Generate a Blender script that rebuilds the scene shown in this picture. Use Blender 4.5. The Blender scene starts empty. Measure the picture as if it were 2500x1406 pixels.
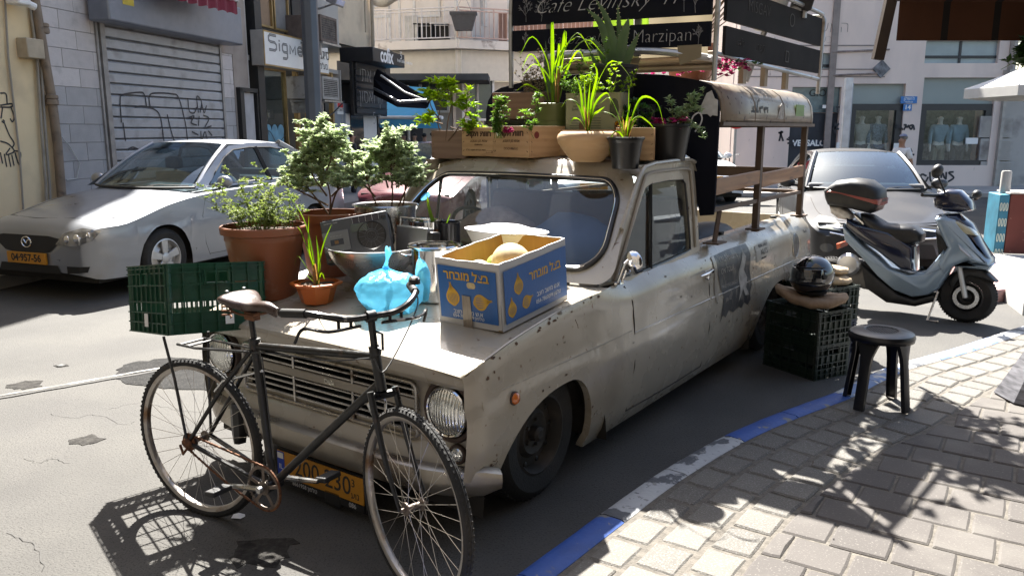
import bpy, bmesh, math, random
from math import radians as rad, sin, cos, pi, sqrt, atan2
from mathutils import Vector, Matrix, Euler
from mathutils.bvhtree import BVHTree
random.seed(7)
scene = bpy.context.scene
C = scene.collection
# ---------------------------------------------------------------- camera, sky, sun, exposure
CAMH = 1.62; PITCH = rad(11.17); FPX = 1950.0
cam_d = bpy.data.cameras.new('camera'); cam = bpy.data.objects.new('camera', cam_d); C.objects.link(cam)
cam_d.sensor_width = 36.0; cam_d.lens = FPX / 2500 * 36.0
cam_d.clip_start = 0.05; cam_d.clip_end = 3000
cam.location = (0, 0, CAMH); cam.rotation_euler = (rad(90) - PITCH, 0, 0)
scene.camera = cam
SUN_TRAVEL = Vector((0.12, -0.80, -1.0)).normalized()
sun_from = -SUN_TRAVEL
SUN_EL = math.asin(sun_from.z); SUN_AZ = atan2(sun_from.x, sun_from.y)
world = bpy.data.worlds.new('World'); scene.world = world; world.use_nodes = True
nt = world.node_tree; nt.nodes.clear()
sky = nt.nodes.new('ShaderNodeTexSky'); sky.sky_type = 'NISHITA'; sky.sun_disc = False
sky.sun_elevation = SUN_EL; sky.sun_rotation = SUN_AZ; sky.air_density = 1.2; sky.dust_density = 2.5
bg = nt.nodes.new('ShaderNodeBackground'); bg.inputs['Strength'].default_value = 0.06
wo = nt.nodes.new('ShaderNodeOutputWorld')
nt.links.new(sky.outputs[0], bg.inputs[0]); nt.links.new(bg.outputs[0], wo.inputs[0])
sl = bpy.data.lights.new('sun', 'SUN'); sl.energy = 5.0; sl.angle = rad(0.5); sl.color = (1.0, 0.955, 0.88)
so = bpy.data.objects.new('sun', sl); C.objects.link(so)
so.rotation_euler = SUN_TRAVEL.to_track_quat('-Z', 'Y').to_euler(); so.location = (0, 0, 30)
scene.view_settings.view_transform = 'Standard'; scene.view_settings.look = 'None'
scene.view_settings.gamma = 1.0; scene.view_settings.use_curve_mapping = False
scene.view_settings.exposure = 2.35
scene.cycles.max_bounces = 8; scene.cycles.transparent_max_bounces = 16
scene.cycles.caustics_reflective = False; scene.cycles.caustics_refractive = False
scene.cycles.sample_clamp_indirect = 6.0
# ---------------------------------------------------------------- survey helpers: where a sight line meets a level or a wall
_c, _s = cos(PITCH), sin(PITCH)
def ray(px, py):
 a = (px - 1250) / FPX; b = -(py - 703) / FPX
 return Vector((a, _c + b * _s, -_s + b * _c))
def G(px, py, z=0.0):
 r = ray(px, py); t = (z - CAMH) / r.z
 return Vector((0, 0, CAMH)) + r * t
def onplane(px, py, p, n):
 r = ray(px, py); O = Vector((0, 0, CAMH)); n = Vector(n)
 return O + r * ((Vector(p) - O).dot(n) / r.dot(n))
TA = rad(35.5)
TT = Vector((cos(TA), -sin(TA), 0)); TR = Vector((sin(TA), cos(TA), 0)); TW = Vector((0.087, 3.142, 0))
def W(x, y, z): return TW + TT * x + TR * y + Vector((0, 0, z))
def TL(p): d = Vector(p) - TW; return Vector((d.dot(TT), d.dot(TR), p[2]))
# ---------------------------------------------------------------- mesh helpers
def rotm(e):
 if e is None: return Matrix.Identity(3)
 if isinstance(e, Matrix): return e.to_3x3()
 return Euler(e).to_matrix()
class M:
 def __init__(s): s.v = []; s.f = []; s.m = []
 def add(s, vs, fs, mi=0):
  o = len(s.v); s.v += [tuple(v) for v in vs]
  for f in fs: s.f.append(tuple(i + o for i in f)); s.m.append(mi)
  return s
 def box(s, c, d, R=None, mi=0):
  R = rotm(R); c = Vector(c); vs = []
  for x, y, z in ((-1,-1,-1),(1,-1,-1),(1,1,-1),(-1,1,-1),(-1,-1,1),(1,-1,1),(1,1,1),(-1,1,1)):
   vs.append(c + R @ Vector((x*d[0]/2, y*d[1]/2, z*d[2]/2)))
  return s.add(vs, [(0,3,2,1),(4,5,6,7),(0,1,5,4),(1,2,6,5),(2,3,7,6),(3,0,4,7)], mi)
 def bb(s, x0, x1, y0, y1, z0, z1, mi=0):
  return s.box(((x0+x1)/2, (y0+y1)/2, (z0+z1)/2), (abs(x1-x0), abs(y1-y0), abs(z1-z0)), None, mi)
 def tube(s, pts, r, n=8, cap=True, mi=0, closed=False, flat=1.0):
  pts = [Vector(p) for p in pts]; k = len(pts)
  rs = r if isinstance(r, (list, tuple)) else [r] * k
  tang = []
  for i in range(k):
   if closed: t = pts[(i+1) % k] - pts[i-1]
   else: t = pts[min(i+1, k-1)] - pts[max(i-1, 0)]
   tang.append(t.normalized() if t.length > 1e-9 else Vector((0,0,1)))
  up = Vector((0,0,1)) if abs(tang[0].z) < 0.9 else Vector((1,0,0))
  nrm = (up - tang[0] * up.dot(tang[0])).normalized(); vs = []
  for i in range(k):
   nrm = nrm - tang[i] * nrm.dot(tang[i])
   if nrm.length < 1e-6: nrm = tang[i].orthogonal()
   nrm.normalize(); b = tang[i].cross(nrm)
   for j in range(n):
    a = 2*pi*j/n
    vs.append(pts[i] + (nrm * cos(a) + b * sin(a) * flat) * rs[i])
  fs = []; kk = k if closed else k-1
  for i in range(kk):
   a = i*n; b2 = ((i+1) % k)*n
   for j in range(n): fs.append((a+j, a+(j+1)%n, b2+(j+1)%n, b2+j))
  if cap and not closed:
   fs.append(tuple(reversed(range(n)))); fs.append(tuple((k-1)*n + j for j in range(n)))
  return s.add(vs, fs, mi)
 def lathe(s, prof, n=32, c=(0,0,0), R=None, mi=0, sx=1.0, sy=1.0, a0=0.0, a1=None):
  R = rotm(R); c = Vector(c); full = a1 is None; a1 = 2*pi if full else a1
  nn = n if full else n+1; vs = []
  for r, z in prof:
   for j in range(nn):
    a = a0 + (a1-a0)*j/n
    vs.append(c + R @ Vector((r*cos(a)*sx, r*sin(a)*sy, z)))
  fs = []
  for i in range(len(prof)-1):
   for j in range(n):
    j2 = (j+1) % nn
    fs.append((i*nn+j, i*nn+j2, (i+1)*nn+j2, (i+1)*nn+j))
  if full:
   if prof[0][0] > 1e-5: fs.append(tuple(reversed(range(nn))))
   if prof[-1][0] > 1e-5 and abs(prof[-1][0]-prof[0][0]) + abs(prof[-1][1]-prof[0][1]) > 1e-6: fs.append(tuple((len(prof)-1)*nn+j for j in range(nn)))
  return s.add(vs, fs, mi)
 def shell(s, prof, n=32, **k):   # lathe with no caps (open vessel)
  o = len(s.f); s.lathe(prof, n, **k)
  keep = [i for i in range(o, len(s.f)) if len(s.f[i]) <= 4]
  s.f = s.f[:o] + [s.f[i] for i in keep]; s.m = s.m[:o] + [s.m[i] for i in keep]
  return s
 def ball(s, c, r, n=14, R=None, mi=0):
  R = rotm(R); c = Vector(c); rx, ry, rz = (r, r, r) if not isinstance(r, (tuple, list)) else r
  m = max(5, n//2); vs = [c + R @ Vector((0,0,-rz))]; fs = []
  for i in range(1, m):
   t = -pi/2 + pi*i/m
   for j in range(n):
    a = 2*pi*j/n; vs.append(c + R @ Vector((rx*cos(t)*cos(a), ry*cos(t)*sin(a), rz*sin(t))))
  vs.append(c + R @ Vector((0,0,rz)))
  for j in range(n): fs.append((0, 1+(j+1)%n, 1+j))
  for i in range(m-2):
   a = 1+i*n; b = a+n
   for j in range(n): fs.append((a+j, a+(j+1)%n, b+(j+1)%n, b+j))
  t = len(vs)-1; a = 1+(m-2)*n
  for j in range(n): fs.append((a+j, a+(j+1)%n, t))
  return s.add(vs, fs, mi)
 def grid(s, fn, nu, nv, closeu=False, mi=0, flip=False):
  vs = [fn(i/(nu if closeu else nu), j/nv) for j in range(nv+1) for i in range(nu if closeu else nu+1)]
  w = nu if closeu else nu+1; fs = []
  for j in range(nv):
   for i in range(nu):
    i2 = (i+1) % w
    q = (j*w+i, j*w+i2, (j+1)*w+i2, (j+1)*w+i)
    fs.append(q[::-1] if flip else q)
  return s.add(vs, fs, mi)
 def loft(s, rings, closed=True, cap=False, mi=0, flip=False):
  n = len(rings[0]); vs = [v for r in rings for v in r]; fs = []
  for i in range(len(rings)-1):
   for j in range(n if closed else n-1):
    q = (i*n+j, i*n+(j+1)%n, (i+1)*n+(j+1)%n, (i+1)*n+j)
    fs.append(q[::-1] if flip else q)
  if cap: fs.append(tuple(reversed(range(n)))); fs.append(tuple((len(rings)-1)*n+j for j in range(n)))
  return s.add(vs, fs, mi)
 def prism(s, poly, z0, z1, mat=None, mi=0):
  n = len(poly); mat = mat or Matrix.Identity(4)
  vs = [mat @ Vector((x, y, z0)) for x, y in poly] + [mat @ Vector((x, y, z1)) for x, y in poly]
  fs = [tuple(reversed(range(n))), tuple(range(n, 2*n))] + [(i, (i+1)%n, (i+1)%n+n, i+n) for i in range(n)]
  return s.add(vs, fs, mi)
 def ribbon(s, pts, w, nrm, lift=0.0, mi=0):
  pts = [Vector(p) for p in pts]; nrm = Vector(nrm).normalized(); vs = []; k = len(pts)
  ws = w if isinstance(w, (list, tuple)) else [w]*k
  for i in range(k):
   t = (pts[min(i+1,k-1)] - pts[max(i-1,0)])
   b = nrm.cross(t); b = b.normalized() if b.length > 1e-9 else Vector((1,0,0))
   vs += [pts[i] - b*ws[i]/2 + nrm*lift, pts[i] + b*ws[i]/2 + nrm*lift]
  return s.add(vs, [(2*i, 2*i+1, 2*i+3, 2*i+2) for i in range(k-1)], mi)
 def xf(s, mat):
  s.v = [tuple(mat @ Vector(v)) for v in s.v]; return s
 def mesh(s, name, mats, smooth=35):
  me = bpy.data.meshes.new(name); me.from_pydata(s.v, [], s.f)
  mats = mats if isinstance(mats, (list, tuple)) else [mats]
  for m in mats: me.materials.append(m)
  if len(mats) > 1: me.polygons.foreach_set('material_index', s.m)
  if smooth:
   me.polygons.foreach_set('use_smooth', [True]*len(me.polygons))
   me.set_sharp_from_angle(angle=rad(smooth))
  me.update(); return me
 def obj(s, name, mats, parent=None, smooth=35, bevel=0, seg=2, sub=0, label=None, loc=None, rot=None, solid=0, kind=None, fixn=False):
  me = s.mesh(name, mats, smooth)
  if fixn:
   bm = bmesh.new(); bm.from_mesh(me); bmesh.ops.recalc_face_normals(bm, faces=bm.faces); bm.to_mesh(me); bm.free()
  o = bpy.data.objects.new(name, me); C.objects.link(o)
  if parent is not None: o.parent = parent
  if loc is not None: o.location = loc
  if rot is not None: o.rotation_euler = rot if not isinstance(rot, Matrix) else rot.to_euler()
  if sub: m = o.modifiers.new('s', 'SUBSURF'); m.levels = sub; m.render_levels = sub
  if solid: m = o.modifiers.new('t', 'SOLIDIFY'); m.thickness = solid; m.offset = 0
  if bevel: m = o.modifiers.new('b', 'BEVEL'); m.width = bevel; m.segments = seg; m.limit_method = 'ANGLE'; m.angle_limit = rad(40)
  if label: o['label'] = label
  if kind: o['kind'] = kind
  return o
def tag(o, label=None, cat=None, group=None, kind=None):
 if label: o['label'] = label
 if cat: o['category'] = cat
 if group: o['group'] = group
 if kind: o['kind'] = kind
 return o
def thing(name, label, cat, loc=(0,0,0), rz=0.0, group=None, rot=None):
 o = bpy.data.objects.new(name, None); C.objects.link(o); o.empty_display_size = 0.1
 o.location = loc; o.rotation_euler = rot if rot else (0, 0, rz)
 return tag(o, label, cat, group)
def kids(o): return [c for c in C.objects if c.parent == o]
_childmap = None
def copy_tree(o, loc=None, rz=None, label=None, group=None, parent=None, chm=None):
 if chm is None:
  chm = {}
  for q in C.objects:
   if q.parent: chm.setdefault(q.parent.name, []).append(q)
 c = o.copy(); C.objects.link(c)
 if parent is not None: c.parent = parent
 if loc is not None: c.location = loc
 if rz is not None: c.rotation_euler = (0, 0, rz)
 if label: c['label'] = label
 if group: c['group'] = group
 for ch in chm.get(o.name, []): copy_tree(ch, parent=c, chm=chm)
 return c
def dupo(o, loc=None, rot=None, parent=None, scale=None):
 c = o.copy(); C.objects.link(c)
 if parent is not None: c.parent = parent
 if loc is not None: c.location = loc
 if rot is not None: c.rotation_euler = rot
 if scale is not None: c.scale = scale
 return c
def cutmesh(o, cutter):
 pass
def text(string, size, mat, parent, loc, rot, name='lettering', align='CENTER', ext=0.0008, shear=0.0, off=0.0, sx=1.0, sp=1.0, label=None, mtx=None):
 cu = bpy.data.curves.new('t', 'FONT'); cu.body = string; cu.size = size; cu.extrude = ext
 cu.align_x = align; cu.align_y = 'CENTER'; cu.shear = shear; cu.offset = off; cu.space_character = sp; cu.resolution_u = 3
 ob = bpy.data.objects.new('t', cu); me = bpy.data.meshes.new_from_object(ob)
 bpy.data.objects.remove(ob); me.name = name
 me.materials.clear(); me.materials.append(mat)
 if sx != 1.0: me.transform(Matrix.Diagonal((sx, 1, 1, 1)))
 o = bpy.data.objects.new(name, me); C.objects.link(o)
 if parent is not None: o.parent = parent
 if mtx is not None: o.matrix_local = mtx
 else:
  o.location = loc; o.rotation_euler = rot
 if label: o['label'] = label
 return o
def heb(s): return s[::-1]
def frame_mtx(origin, xdir, ydir):
 x = Vector(xdir).normalized(); y = Vector(ydir); y = (y - x*y.dot(x)).normalized(); z = x.cross(y)
 m = Matrix.Identity(4)
 for i in range(3): m[i][0] = x[i]; m[i][1] = y[i]; m[i][2] = z[i]; m[i][3] = origin[i]
 return m
def bez(p0, p1, p2, n=8):
 p0, p1, p2 = Vector(p0), Vector(p1), Vector(p2)
 return [p0*(1-t)**2 + p1*2*t*(1-t) + p2*t*t for t in [i/n for i in range(n+1)]]
def smoothpath(pts, n=6):
 pts = [Vector(p) for p in pts]; out = []
 P = [pts[0]*2 - pts[1]] + pts + [pts[-1]*2 - pts[-2]]
 for i in range(1, len(P)-2):
  a, b, c2, d = P[i-1], P[i], P[i+1], P[i+2]
  for k in range(n):
   t = k/n
   out.append(0.5*((2*b) + (c2-a)*t + (2*a-5*b+4*c2-d)*t*t + (3*b-a-3*c2+d)*t**3))
 out.append(pts[-1]); return out
def interp(x, tab):
 if x <= tab[0][0]: return tab[0][1]
 for (a, va), (b, vb) in zip(tab, tab[1:]):
  if x <= b:
   t = (x-a)/(b-a) if b > a else 0
   return va + (vb-va)*t
 return tab[-1][1]
def sinterp(x, tab):
 # monotone smooth interpolation
 if x <= tab[0][0]: return tab[0][1]
 for i in range(len(tab)-1):
  a, va = tab[i]; b, vb = tab[i+1]
  if x <= b:
   ma = 0 if i == 0 else (tab[i+1][1]-tab[i-1][1])/(tab[i+1][0]-tab[i-1][0])
   mb = 0 if i == len(tab)-2 else (tab[i+2][1]-tab[i][1])/(tab[i+2][0]-tab[i][0])
   h = b-a; t = (x-a)/h
   return (2*t**3-3*t*t+1)*va + (t**3-2*t*t+t)*h*ma + (-2*t**3+3*t*t)*vb + (t**3-t*t)*h*mb
 return tab[-1][1]
def conform(bvh, poly, toworld, direction, off=0.003, cuts=4):
 """lay a flat outline onto a curved surface: poly in 2D, toworld(u,v)->start point, cast along direction"""
 bm = bmesh.new(); vs = [bm.verts.new((p[0], p[1], 0)) for p in poly]; bm.faces.new(vs)
 bmesh.ops.triangulate(bm, faces=bm.faces)
 for _ in range(cuts):
  es = [e for e in bm.edges if e.calc_length() > 0.02]
  if not es: break
  es2 = [e for e in es if e.calc_length() > 0.6*max(x.calc_length() for x in es)]
  bmesh.ops.subdivide_edges(bm, edges=es2, cuts=1)
  bmesh.ops.triangulate(bm, faces=[f for f in bm.faces if len(f.verts) > 3])
 bm.verts.ensure_lookup_table(); d = Vector(direction).normalized(); m = M(); out = []; last = None
 for v in bm.verts:
  st = Vector(toworld(v.co.x, v.co.y)); hit, nrm, i, di = bvh.ray_cast(st, d)
  if hit is None: hit = None
  else:
   if nrm.dot(d) > 0: nrm = -nrm
   hit = hit + nrm*off - d*off*0.5; last = hit
  out.append((st, hit))
 for i, (st, hit) in enumerate(out):
  if hit is None:
   best = min((o for o in out if o[1] is not None), key=lambda o: (o[0]-st).length, default=None)
   out[i] = (st, best[1] + (st-best[0]) if best else st)
 m.add([o[1] for o in out], [tuple(v.index for v in f.verts) for f in bm.faces])
 bm.free(); return m
def bvh_of(m): return BVHTree.FromPolygons([Vector(v) for v in m.v], m.f)
def rrect(w, h, r, n=5, cx=0, cy=0):
 out = []
 for sx, sy, a0 in ((1,1,0),(-1,1,90),(-1,-1,180),(1,-1,270)):
  for i in range(n+1):
   a = rad(a0 + 90*i/n); out.append((cx+sx*(w/2-r)+r*cos(a), cy+sy*(h/2-r)+r*sin(a)))
 return out
def ellipse(w, h, n=20, cx=0, cy=0): return [(cx+w*cos(2*pi*i/n), cy+h*sin(2*pi*i/n)) for i in range(n)]
# ---------------------------------------------------------------- materials
_mats = {}
def lin(c): return tuple(c) + (1,) if len(c) == 3 else c
def PM(name, col, rough=0.6, metal=0.0, var=0.15, vs=6.0, bump=0.0, bs=60.0, dirt=None, dirt_s=3.0, dirt_lo=0.5, dirt_hi=0.7, coat=0.0, spec=0.5,
  rvar=0.0, emit=None, estr=0.0, stretch=None, hue=0.0, trans=0.0, dirt2=None, d2s=20.0, d2lo=0.6, d2hi=0.65, bdist=0.01, wave=None, sheen=0):
 if name in _mats: return _mats[name]
 m = bpy.data.materials.new(name); m.use_nodes = True; t = m.node_tree; N = t.nodes; L = t.links
 b = N['Principled BSDF']; b.inputs['Roughness'].default_value = rough; b.inputs['Metallic'].default_value = metal
 b.inputs['Coat Weight'].default_value = coat; b.inputs['Coat Roughness'].default_value = 0.08; b.inputs['Specular IOR Level'].default_value = spec
 if sheen: b.inputs['Sheen Weight'].default_value = sheen
 tc = N.new('ShaderNodeTexCoord'); src = tc.outputs['Object']
 if stretch:
  mp = N.new('ShaderNodeMapping'); mp.inputs['Scale'].default_value = stretch; L.new(src, mp.inputs[0]); src = mp.outputs[0]
 def noise(sc, det=5, src_=src):
  n = N.new('ShaderNodeTexNoise'); n.inputs['Scale'].default_value = sc; n.inputs['Detail'].default_value = det; L.new(src_, n.inputs['Vector']); return n.outputs[0]
 def mr(s, a, b2, c2, d):
  q = N.new('ShaderNodeMapRange'); L.new(s, q.inputs[0]); q.inputs[1].default_value = a; q.inputs[2].default_value = b2; q.inputs[3].default_value = c2; q.inputs[4].default_value = d; return q.outputs[0]
 n1 = noise(vs)
 mx = N.new('ShaderNodeMix'); mx.data_type = 'RGBA'; L.new(mr(n1, 0.3, 0.7, 0, 1), mx.inputs[0])
 mx.inputs[6].default_value = lin([max(0, c*(1-var)) for c in col[:3]]); mx.inputs[7].default_value = lin([min(1, c*(1+var)) for c in col[:3]])
 out = mx.outputs[2]
 if hue:
  oi = N.new('ShaderNodeObjectInfo'); hv = N.new('ShaderNodeHueSaturation'); L.new(out, hv.inputs['Color'])
  L.new(mr(oi.outputs['Random'], 0, 1, 1-hue, 1+hue), hv.inputs['Value']); L.new(mr(oi.outputs['Random'], 0, 1, 0.5-hue*0.03, 0.5+hue*0.03), hv.inputs['Hue']); out = hv.outputs[0]
 if wave:
  wv = N.new('ShaderNodeTexWave'); wv.inputs['Scale'].default_value = wave[0]; wv.inputs['Distortion'].default_value = wave[1]; wv.inputs['Detail'].default_value = 3; wv.bands_direction = wave[2]
  L.new(src, wv.inputs[0]); m3 = N.new('ShaderNodeMix'); m3.data_type = 'RGBA'; L.new(mr(wv.outputs[1], 0.2, 0.9, 0, wave[4]), m3.inputs[0]); L.new(out, m3.inputs[6]); m3.inputs[7].default_value = lin(wave[3]); out = m3.outputs[2]
 if dirt:
  m2 = N.new('ShaderNodeMix'); m2.data_type = 'RGBA'; L.new(mr(noise(dirt_s, 8), dirt_lo, dirt_hi, 0, 1), m2.inputs[0]); L.new(out, m2.inputs[6]); m2.inputs[7].default_value = lin(dirt); out = m2.outputs[2]
 if dirt2:
  m2 = N.new('ShaderNodeMix'); m2.data_type = 'RGBA'; L.new(mr(noise(d2s, 10), d2lo, d2hi, 0, 1), m2.inputs[0]); L.new(out, m2.inputs[6]); m2.inputs[7].default_value = lin(dirt2); out = m2.outputs[2]
 L.new(out, b.inputs['Base Color'])
 if rvar: L.new(mr(noise(vs*2), 0.3, 0.7, max(0, rough-rvar), min(1, rough+rvar)), b.inputs['Roughness'])
 if bump:
  bp = N.new('ShaderNodeBump'); bp.inputs['Strength'].default_value = bump; bp.inputs['Distance'].default_value = bdist; L.new(noise(bs, 6), bp.inputs['Height']); L.new(bp.outputs[0], b.inputs['Normal'])
 if emit: b.inputs['Emission Color'].default_value = lin(emit); b.inputs['Emission Strength'].default_value = estr
 if trans:
  tr = N.new('ShaderNodeBsdfTranslucent'); L.new(out, tr.inputs[0]); ms = N.new('ShaderNodeMixShader'); ms.inputs[0].default_value = trans
  o = N['Material Output']; L.new(b.outputs[0], ms.inputs[1]); L.new(tr.outputs[0], ms.inputs[2]); L.new(ms.outputs[0], o.inputs[0])
 _mats[name] = m; return m
def glassmat(name, tint=(0.75,0.82,0.82), rough=0.02, refl=1.0, dust=0.0, base=0.06, dustcol=(0.5,0.5,0.48)):
 if name in _mats: return _mats[name]
 m = bpy.data.materials.new(name); m.use_nodes = True; t = m.node_tree; N = t.nodes; L = t.links; N.remove(N['Principled BSDF'])
 tr = N.new('ShaderNodeBsdfTransparent'); tr.inputs[0].default_value = lin(tint)
 gl = N.new('ShaderNodeBsdfGlossy'); gl.inputs['Roughness'].default_value = rough; gl.inputs[0].default_value = (refl*.78, refl*.9, refl, 1)
 fr = N.new('ShaderNodeLayerWeight'); fr.inputs[0].default_value = 0.5
 pw = N.new('ShaderNodeMath'); pw.operation = 'POWER'; L.new(fr.outputs['Facing'], pw.inputs[0]); pw.inputs[1].default_value = 4.0
 ma = N.new('ShaderNodeMath'); ma.operation = 'MULTIPLY_ADD'; L.new(pw.outputs[0], ma.inputs[0]); ma.inputs[1].default_value = 0.9; ma.inputs[2].default_value = base
 mx = N.new('ShaderNodeMixShader'); L.new(ma.outputs[0], mx.inputs[0]); L.new(tr.outputs[0], mx.inputs[1]); L.new(gl.outputs[0], mx.inputs[2]); last = mx
 if dust:
  df = N.new('ShaderNodeBsdfDiffuse'); df.inputs[0].default_value = lin(dustcol); m2 = N.new('ShaderNodeMixShader')
  tc = N.new('ShaderNodeTexCoord'); ns = N.new('ShaderNodeTexNoise'); ns.inputs['Scale'].default_value = 3; ns.inputs['Detail'].default_value = 9; L.new(tc.outputs['Object'], ns.inputs[0])
  q = N.new('ShaderNodeMapRange'); q.inputs[1].default_value = 0.3; q.inputs[2].default_value = 0.75; q.inputs[3].default_value = dust*0.35; q.inputs[4].default_value = dust*1.5
  L.new(ns.outputs[0], q.inputs[0]); L.new(q.outputs[0], m2.inputs[0]); L.new(mx.outputs[0], m2.inputs[1]); L.new(df.outputs[0], m2.inputs[2]); last = m2
 L.new(last.outputs[0], N['Material Output'].inputs[0]); _mats[name] = m; return m
def leafmat(name, c1, c2, trans=0.35, rough=0.5, sc=8.0):
 if name in _mats: return _mats[name]
 m = bpy.data.materials.new(name); m.use_nodes = True; t = m.node_tree; N = t.nodes; L = t.links
 b = N['Principled BSDF']; b.inputs['Roughness'].default_value = rough; b.inputs['Specular IOR Level'].default_value = 0.35
 tc = N.new('ShaderNodeTexCoord'); ns = N.new('ShaderNodeTexNoise'); ns.inputs['Scale'].default_value = sc; ns.inputs['Detail'].default_value = 4; L.new(tc.outputs['Object'], ns.inputs[0])
 q = N.new('ShaderNodeMapRange'); q.inputs[1].default_value = 0.35; q.inputs[2].default_value = 0.65; L.new(ns.outputs[0], q.inputs[0])
 mx = N.new('ShaderNodeMix'); mx.data_type = 'RGBA'; L.new(q.outputs[0], mx.inputs[0]); mx.inputs[6].default_value = lin(c1); mx.inputs[7].default_value = lin(c2)
 L.new(mx.outputs[2], b.inputs['Base Color']); tr = N.new('ShaderNodeBsdfTranslucent')
 hs = N.new('ShaderNodeHueSaturation'); hs.inputs['Value'].default_value = 1.6; hs.inputs['Saturation'].default_value = 1.15; L.new(mx.outputs[2], hs.inputs['Color']); L.new(hs.outputs[0], tr.inputs[0])
 ms = N.new('ShaderNodeMixShader'); ms.inputs[0].default_value = trans; L.new(b.outputs[0], ms.inputs[1]); L.new(tr.outputs[0], ms.inputs[2]); L.new(ms.outputs[0], N['Material Output'].inputs[0])
 _mats[name] = m; return m
black = PM('matte black', (0.006,0.006,0.0065), 0.6, var=0.2)
rubber = PM('rubber', (0.009,0.009,0.009), 0.8, var=0.3, vs=15, bump=0.3, bs=90, dirt=(0.025,0.022,0.02), dirt_s=5)
chrome = PM('chrome', (0.75,0.75,0.76), 0.12, 1.0, var=0.06, rvar=0.08)
steel = PM('brushed steel', (0.55,0.55,0.55), 0.28, 1.0, var=0.1, rvar=0.1)
alum = PM('aluminium', (0.6,0.6,0.61), 0.4, 1.0, var=0.1, rvar=0.1, bump=0.1, bs=20)
white = PM('white paint', (0.78,0.78,0.77), 0.5, var=0.04)
ink = PM('black ink', (0.02,0.02,0.02), 0.7)
galv = PM('galvanised tube', (0.34,0.34,0.34), 0.42, 0.85, var=0.2, rvar=0.12, dirt=(0.16,0.12,0.09), dirt_s=9, dirt_lo=0.58, dirt_hi=0.75)
rust = PM('rusty iron', (0.16,0.07,0.035), 0.85, var=0.5, vs=30, bump=0.3, bs=80)
# ================================================================ the ground
asph = PM('asphalt', (0.0525,0.0502,0.0468), 0.85, var=0.16, vs=1.6, bump=0.9, bs=120, bdist=0.006, dirt=(0.067,0.064,0.058), dirt_s=1.3, dirt_lo=0.42, dirt_hi=0.62, dirt2=(0.03,0.028,0.026), d2s=105, d2lo=0.56, d2hi=0.62)
asph_d = PM('newer asphalt', (0.0216,0.0216,0.0216), 0.95, var=0.25, vs=12, bump=0.6, bs=90, spec=.15, dirt2=(0.06,0.057,0.054), d2s=140, d2lo=0.58, d2hi=0.64)
road = M()
road.add([(-260,-60,0),(260,-60,0),(260,400,0),(-260,400,0)], [(0,1,2,3)])
road.obj('road', asph, kind='structure', smooth=0)
# worn seam and a darker repair on the road
def flat_patch(name, pts, mat, z, jag=0.0, parent=None, seed=1):
 rn = random.Random(seed); out = []
 n = len(pts)
 for i in range(n):
  a, b = Vector(pts[i]), Vector(pts[(i+1) % n]); k = max(1, int((b-a).length/0.05)) if jag else 1
  for j in range(k):
   p = a + (b-a)*j/k; out.append((p.x + rn.uniform(-jag, jag), p.y + rn.uniform(-jag, jag)))
 m = M(); m.prism(out, 0.0, z); return m.obj(name, mat, parent=parent, smooth=0, kind='structure')
def g2(px, py, z=0): p = G(px, py, z); return (p.x, p.y)
flat_patch('asphalt_repair', [g2(275,925),g2(300,890),g2(420,872),g2(520,880),g2(640,900),g2(640,960),g2(420,950),g2(330,940)], asph_d, 0.004, 0.02)
seam_m = PM('tar seam', (0.0413,0.0396,0.0374), 0.8, var=0.3)
m = M(); pts = [G(0,972), G(160,945), G(330,915), G(480,890), G(640,872)]; pts = smoothpath(pts, 5)
m.ribbon([Vector((p.x+random.uniform(-.008,.008), p.y+random.uniform(-.008,.008), 0.006)) for p in pts], 0.035, (0,0,1)); m.obj('road_seam', seam_m, kind='structure', smooth=0)
line_m = PM('worn road paint', (0.3,0.294,0.276), 0.8, var=0.15, vs=12, dirt=(0.10,0.095,0.09), dirt_s=9, dirt_lo=0.45, dirt_hi=0.55)
m = M(); pts = smoothpath([G(0,968), G(160,941), G(330,911), G(480,886)], 5)
m.ribbon([Vector((p.x, p.y, 0.0085)) for p in pts], 0.03, (0,0,1)); m.obj('road_line', line_m, kind='structure', smooth=0)
for k_, pts in enumerate(([(120,1010),(180,1020),(230,1012),(300,1035),(330,1030)],[(60,1120),(100,1128),(130,1118),(170,1130)],[(560,1010),(520,1000),(470,1005),(380,990),(330,985),(260,1000)],[(20,1300),(80,1330),(110,1390)],[(1900,640),(1860,620),(1800,618),(1760,600)],[(2380,560),(2300,540),(2250,548)])):
 m = M(); rn = random.Random(k_); P = smoothpath([G(*p) for p in pts], 6); P = [Vector((p.x+rn.uniform(-.012,.012), p.y+rn.uniform(-.012,.012), .0045)) for p in P]; m.ribbon(P, [rn.uniform(.0015,.0045) for _ in P], (0,0,1)); m.obj('road_crack', seam_m, kind='structure', smooth=0)
for px, py, r in ((210,1075,.10),(60,940,.12),(640,1345,.16),(150,893,.05),(1880,760,.3)):
 p = G(px, py); rn = random.Random(px); m = M(); m.prism([(p.x+r*rn.uniform(.6,1.2)*cos(a), p.y+r*.8*rn.uniform(.6,1.2)*sin(a)) for a in [i*2*pi/18 for i in range(18)]], 0, .003); m.obj('oil_stain', PM('oily asphalt', (0.0314,0.0297,0.0281), 0.95, spec=.15, var=0.3, vs=12, bump=0.8, bs=110, dirt=(0.05,.048,.044), dirt_s=30, dirt_lo=.45, dirt_hi=.6), kind='structure', smooth=0)
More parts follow.
